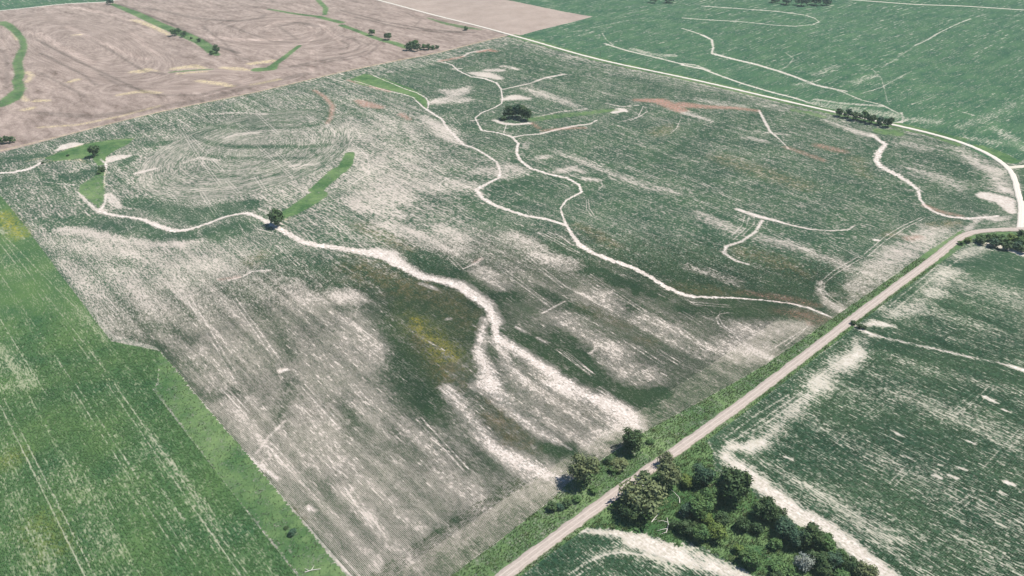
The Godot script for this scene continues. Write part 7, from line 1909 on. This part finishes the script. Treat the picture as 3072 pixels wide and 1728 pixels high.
# ------------------------------------------------------------------ grass
func tuft(seed_: int) -> ArrayMesh:
	var rng := RandomNumberGenerator.new()
	rng.seed = seed_
	var st := SurfaceTool.new()
	st.begin(Mesh.PRIMITIVE_TRIANGLES)
	for k in 12:
		var a := rng.randf() * TAU
		var root := Vector3(cos(a), 0, sin(a)) * rng.randf() * 0.45
		var lean := Vector3(cos(a), 0, sin(a)) * rng.randf_range(0.1, 0.4)
		var h := rng.randf_range(0.3, 0.62)
		var side := Vector3(-sin(a), 0, cos(a)) * 0.09
		var mid := root + lean * 0.45 + Vector3.UP * h * 0.7
		var tip := root + lean * 1.2 + Vector3.UP * h
		var tone := rng.randf_range(0.75, 1.25)
		var tri := [root - side, mid - side, root + side, root + side, mid - side, mid + side, mid - side, tip, mid + side]
		for f in 3:
			var n: Vector3 = (tri[3 * f + 2] - tri[3 * f]).cross(tri[3 * f + 1] - tri[3 * f]).normalized()
			for i in ([0, 1, 2] if n.y > 0.0 else [0, 2, 1]):
				st.set_color(Color(tone, tone, tone * 0.95))
				st.set_normal(n * signf(n.y))
				st.add_vertex(tri[3 * f + i])
	return st.commit()


func build_grass() -> void:
	var mesh := tuft(8)
	var mat := row_material()
	var verge := PackedFloat32Array()
	var creek := PackedFloat32Array()
	var strip := PackedFloat32Array()
	var rng := RandomNumberGenerator.new()
	rng.seed = 77
	var spots := [[verge, 120.0, 620.0, -220.0, -189.0], [creek, 195.0, 320.0, -189.0, -60.0], [strip, 78.0, 106.0, -520.0, -215.0]]
	for s in spots:
		var z: float = s[3]
		while z < s[4]:
			var x: float = s[1]
			while x < s[2]:
				var px := x + rng.randf_range(-0.5, 0.5)
				var pz := z + rng.randf_range(-0.5, 0.5)
				var skip := rng.randf()
				x += 0.95
				if absf(pz + 196.2) < 4.0 or not in_frame(px, pz, 0.03) or cover(px, pz) != 255:
					continue
				var w := float(noise_wide[(int(pz * 2.2) & 511) * 512 + (int(px * 2.2) & 511)]) / 255.0
				if skip > (0.35 + w if s[0] != strip else 0.1 + w * 0.5):
					continue
				var w2 := float(noise_wide[(int(pz * 5.0 + 99.0) & 511) * 512 + (int(px * 5.0) & 511)]) / 255.0
				var k := (0.45 + rng.randf() * 0.6) * (0.55 + w2)
				if s[0] == creek:
					k *= 0.9 + 0.6 * w2
				elif s[0] == strip:
					k *= 0.7
				var ang := rng.randf() * TAU
				var c := Color(0.062, 0.122, 0.044).lerp(Color(0.105, 0.150, 0.056), w * w) if s[0] != strip else Color(0.036, 0.070, 0.034).lerp(Color(0.056, 0.086, 0.042), w)
				c = c.lerp(Color(0.15, 0.145, 0.075), clampf((w2 - 0.62) * 1.8, 0.0, 0.5) * (0.35 if s[0] == strip else 1.0))
				c = c * (0.7 + rng.randf() * 0.6)
				s[0].append_array(PackedFloat32Array([cos(ang) * k, 0, sin(ang) * k, px, 0, k, 0, relief(px, pz), -sin(ang) * k, 0, cos(ang) * k, pz, c.r, c.g, c.b, 1]))
			z += 0.95
	tag(instancer("verge_grass", mesh, mat, verge), "tall green grass in the verges of the near gravel road", "grass", "", "stuff")
	tag(instancer("creek_grass", mesh, mat, creek), "lush grass between the trees of the creek grove", "grass", "", "stuff")
	tag(instancer("strip_grass", mesh, mat, strip), "short grass strip along the left side of the pale rows", "grass", "", "stuff")


# ------------------------------------------------------------------ trees
func crown_mesh(seed_: int, lobes: int, per_lobe: int, leaf: float, low: float, loose: float) -> ArrayMesh:
	# unit crown: 1 m wide, its top at 1 m, its underside at LOW
	var rng := RandomNumberGenerator.new()
	rng.seed = seed_
	var v := PackedVector3Array()
	var nm := PackedVector3Array()
	var col := PackedColorArray()
	var mid := (1.0 + low) * 0.5
	var half := (1.0 - low) * 0.5
	for l in lobes:
		var a := rng.randf() * TAU
		var up := rng.randf_range(-0.75, 0.95)
		var flat := sqrt(1.0 - up * up * 0.8) * sqrt(rng.randf_range(0.12, 1.0))
		var rad := rng.randf_range(0.13, 0.21) * (1.15 - 0.25 * absf(up))
		var c := Vector3(cos(a) * flat * (0.5 - rad * 0.8), up * (half - rad * 0.7), sin(a) * flat * (0.5 - rad * 0.8))
		var tone := rng.randf_range(0.78, 1.22)
		var warm := rng.randf_range(-0.12, 0.14)
		for k in per_lobe:
			var d := Vector3(rng.randfn(), rng.randfn() * 0.9 + 0.15, rng.randfn()).normalized()
			var p := c + Vector3(d.x * rad, d.y * rad * 0.85, d.z * rad) * rng.randf_range(0.55, 1.0 + loose)
			var up2 := (d + Vector3(rng.randfn(), rng.randfn(), rng.randfn()) * 0.55 + Vector3.UP * 0.25).normalized()
			var s := leaf * rng.randf_range(0.6, 1.3)
			var t := up2.cross(Vector3(rng.randfn(), rng.randfn(), rng.randfn())).normalized()
			var b := up2.cross(t)
			var q := [p - t * s, p - b * s * 0.62, p + t * s, p + b * s * 0.62]
			var kk := tone * rng.randf_range(0.8, 1.2)
			var cc := Color(kk * (1.0 + warm), kk, kk * (1.0 - warm))
			for i in [0, 2, 1, 0, 3, 2]:
				var pos: Vector3 = q[i]
				v.append(Vector3(pos.x, maxf(pos.y + mid, 0.0), pos.z))
				nm.append(up2)
				col.append(cc)
	var arr := []
	arr.resize(Mesh.ARRAY_MAX)
	arr[Mesh.ARRAY_VERTEX] = v
	arr[Mesh.ARRAY_NORMAL] = nm
	arr[Mesh.ARRAY_COLOR] = col
	var m := ArrayMesh.new()
	m.add_surface_from_arrays(Mesh.PRIMITIVE_TRIANGLES, arr)
	return m


func tube(st: SurfaceTool, path: PackedVector3Array, r0: float, r1: float, sides := 6) -> void:
	var rings := []
	for i in path.size():
		var d := (path[mini(i + 1, path.size() - 1)] - path[maxi(i - 1, 0)]).normalized()
		var a := d.cross(Vector3(0.31, 0.2, 0.93)).normalized()
		var b := d.cross(a)
		var r := lerpf(r0, r1, float(i) / (path.size() - 1))
		var ring := []
		for k in sides:
			var t := TAU * k / sides
			ring.append([path[i] + (a * cos(t) + b * sin(t)) * r, a * cos(t) + b * sin(t)])
		rings.append(ring)
	for i in rings.size() - 1:
		for k in sides:
			var n := (k + 1) % sides
			for e in [rings[i][k], rings[i + 1][n], rings[i][n], rings[i][k], rings[i + 1][k], rings[i + 1][n]]:
				st.set_normal(e[1])
				st.add_vertex(e[0])
	var last := path[path.size() - 1]
	for k in sides:
		for e in [rings[-1][k][0], last, rings[-1][(k + 1) % sides][0]]:
			st.set_normal((path[path.size() - 1] - path[path.size() - 2]).normalized())
			st.add_vertex(e)


func trunk_mesh(seed_: int, reach: float) -> ArrayMesh:
	var rng := RandomNumberGenerator.new()
	rng.seed = seed_
	var st := SurfaceTool.new()
	st.begin(Mesh.PRIMITIVE_TRIANGLES)
	var fork := Vector3(rng.randf_range(-0.03, 0.03), reach * 0.55, rng.randf_range(-0.03, 0.03))
	tube(st, PackedVector3Array([Vector3(0, -0.03, 0), Vector3(fork.x * 0.3, reach * 0.25, fork.z * 0.4), fork]), 0.040, 0.026, 8)
	for k in 5:
		var a := TAU * k / 5.0 + rng.randf()
		var far := Vector3(cos(a) * rng.randf_range(0.18, 0.32), rng.randf_range(reach * 0.85, 0.82), sin(a) * rng.randf_range(0.18, 0.32))
		tube(st, PackedVector3Array([fork, fork.lerp(far, 0.5) + Vector3(0, -0.03, 0), far]), 0.018, 0.005, 5)
	return st.commit()


func build_trees() -> void:
	var full := []
	var sparse := []
	var small := []
	var bushes := []
	var trunks := []
	for k in 4:
		full.append(crown_mesh(100 + k, 26, 110, 0.040, 0.14, 0.12))
		sparse.append(crown_mesh(140 + k, 22, 80, 0.042, 0.12, 0.3))
		small.append(crown_mesh(180 + k, 16, 42, 0.075, 0.10, 0.15))
		bushes.append(crown_mesh(220 + k, 18, 60, 0.060, -0.05, 0.2))
		trunks.append(trunk_mesh(260 + k, 0.5))
	var stem := trunk_mesh(299, 0.3)
	var bark := paint(Color(0.10, 0.08, 0.062), 0.95)
	var greens := [Color(0.044, 0.078, 0.032), Color(0.064, 0.122, 0.042), Color(0.108, 0.132, 0.062), Color(0.040, 0.082, 0.050), Color(0.175, 0.195, 0.172), Color(0.105, 0.155, 0.040)]
	var leaves := []
	for c in greens:
		var m := row_material()
		m.albedo_color = Color(c.r, c.g, c.b).linear_to_srgb()
		m.roughness = 0.6
		leaves.append(m)
	for i in trees.size():
		var t: Array = trees[i]
		var x: float = t[0]
		var z: float = t[1]
		var wide: float = t[2]
		var high: float = t[3]
		var root := Node3D.new()
		root.name = numbered(t[5])
		add_child(root)
		root.position = on_ground(x, z, -0.05)
		root.rotation.y = rand01(i, 17) * TAU
		var far := sqrt(x * x + z * z) > 560.0
		var low: bool = t[5] == "bush" or t[5] == "shrub"
		var set_: Array = bushes if low else (small if far else (sparse if t[4] == 2 or t[4] == 4 else full))
		var crown := mesh_node("foliage" if low else "crown", set_[i % 4], leaves[t[4]], root)
		var grow := 1.14 + 0.16 * rand01(i, 5)
		crown.scale = Vector3(wide * grow, high * (0.98 + 0.2 * rand01(i, 8)), wide * (grow + 0.06))
		var tr := mesh_node("stem" if low else "trunk", stem if low else trunks[(i + 1) % 4], bark, root)
		tr.scale = Vector3(minf(wide, high), high, minf(wide, high))
		tag(root, t[6], "bush" if low else "tree", t[7])


# ------------------------------------------------------------------ utility poles along the far road
func build_poles() -> void:
	var wood := paint(Color(0.16, 0.125, 0.10), 0.9)
	var glass := paint(Color(0.32, 0.34, 0.33), 0.35)
	var where := ["beside the far field corner", "second from the far field corner", "third from the far field corner", "midway along the far road", "fifth from the far field corner", "sixth from the far field corner", "nearest the shelterbelt"]
	var pole := SurfaceTool.new()
	pole.begin(Mesh.PRIMITIVE_TRIANGLES)
	tube(pole, PackedVector3Array([Vector3(0, -0.6, 0), Vector3(0, 4.5, 0), Vector3(0, 9.6, 0)]), 0.19, 0.12, 8)
	var pm := pole.commit()
	var arm := BoxMesh.new()
	arm.size = Vector3(2.4, 0.13, 0.11)
	var cup := CylinderMesh.new()
	cup.top_radius = 0.05
	cup.bottom_radius = 0.08
	cup.height = 0.22
	cup.radial_segments = 8
	for k in 7:
		var z := -1046.0 + k * 95.5
		var root := Node3D.new()
		root.name = numbered("utility_pole")
		add_child(root)
		root.position = on_ground(930.5, z)
		mesh_node("pole", pm, wood, root)
		mesh_node("crossarm", arm, wood, root).position = Vector3(0, 9.0, 0.17)
		for s in [-1.05, -0.45, 1.05]:
			mesh_node("insulator", cup, glass, root).position = Vector3(s, 9.17, 0.17)
		tag(root, "wooden utility pole with one crossarm, " + where[k], "utility pole", "poles along the white road")


# ------------------------------------------------------------------ dead wood, a boulder
func build_small_things() -> void:
	var pale := paint(Color(0.46, 0.44, 0.41), 0.85)
	var idx := 0
	for d in dead_wood:
		var root := Node3D.new()
		root.name = numbered("dead_limb")
		add_child(root)
		var first: PackedFloat32Array = d[1][0]
		var at := on_ground(first[0], first[2])
		root.position = at
		for k in d[1].size():
			var p: PackedFloat32Array = d[1][k]
			var path := PackedVector3Array()
			for i in p.size() / 3:
				path.append(Vector3(p[3 * i], relief(p[3 * i], p[3 * i + 2]) + p[3 * i + 1], p[3 * i + 2]) - at)
			var st := SurfaceTool.new()
			st.begin(Mesh.PRIMITIVE_TRIANGLES)
			tube(st, path, 0.26 if k == 0 else 0.17, 0.12 if k == 0 else 0.05, 7)
			mesh_node("trunk" if k == 0 else "branch", st.commit(), pale, root)
		tag(root, d[0], "dead limb", "bleached dead wood")
		idx += 1
	# boulder by the road
	var rng := RandomNumberGenerator.new()
	rng.seed = 3
	var sp := SphereMesh.new()
	sp.radius = 0.75
	sp.height = 1.1
	sp.radial_segments = 10
	sp.rings = 6
	var arr := sp.get_mesh_arrays()
	var v: PackedVector3Array = arr[Mesh.ARRAY_VERTEX]
	for i in v.size():
		var n := v[i].normalized()
		v[i] = v[i] * (1.0 + 0.16 * sin(n.x * 5.0 + 1.0) * cos(n.z * 4.0) + 0.10 * sin(n.y * 6.0 + n.x * 3.0))
	var st := SurfaceTool.new()
	st.begin(Mesh.PRIMITIVE_TRIANGLES)
	var ix: PackedInt32Array = arr[Mesh.ARRAY_INDEX]
	for k in ix:
		st.add_vertex(v[k])
	st.generate_normals()
	var o := mesh_node("boulder", st.commit(), paint(Color(0.62, 0.61, 0.58), 0.9), self)
	o.position = on_ground(252.8, -190.5, 0.32)
	tag(o, "small white boulder at the road edge above the wide oak", "boulder")
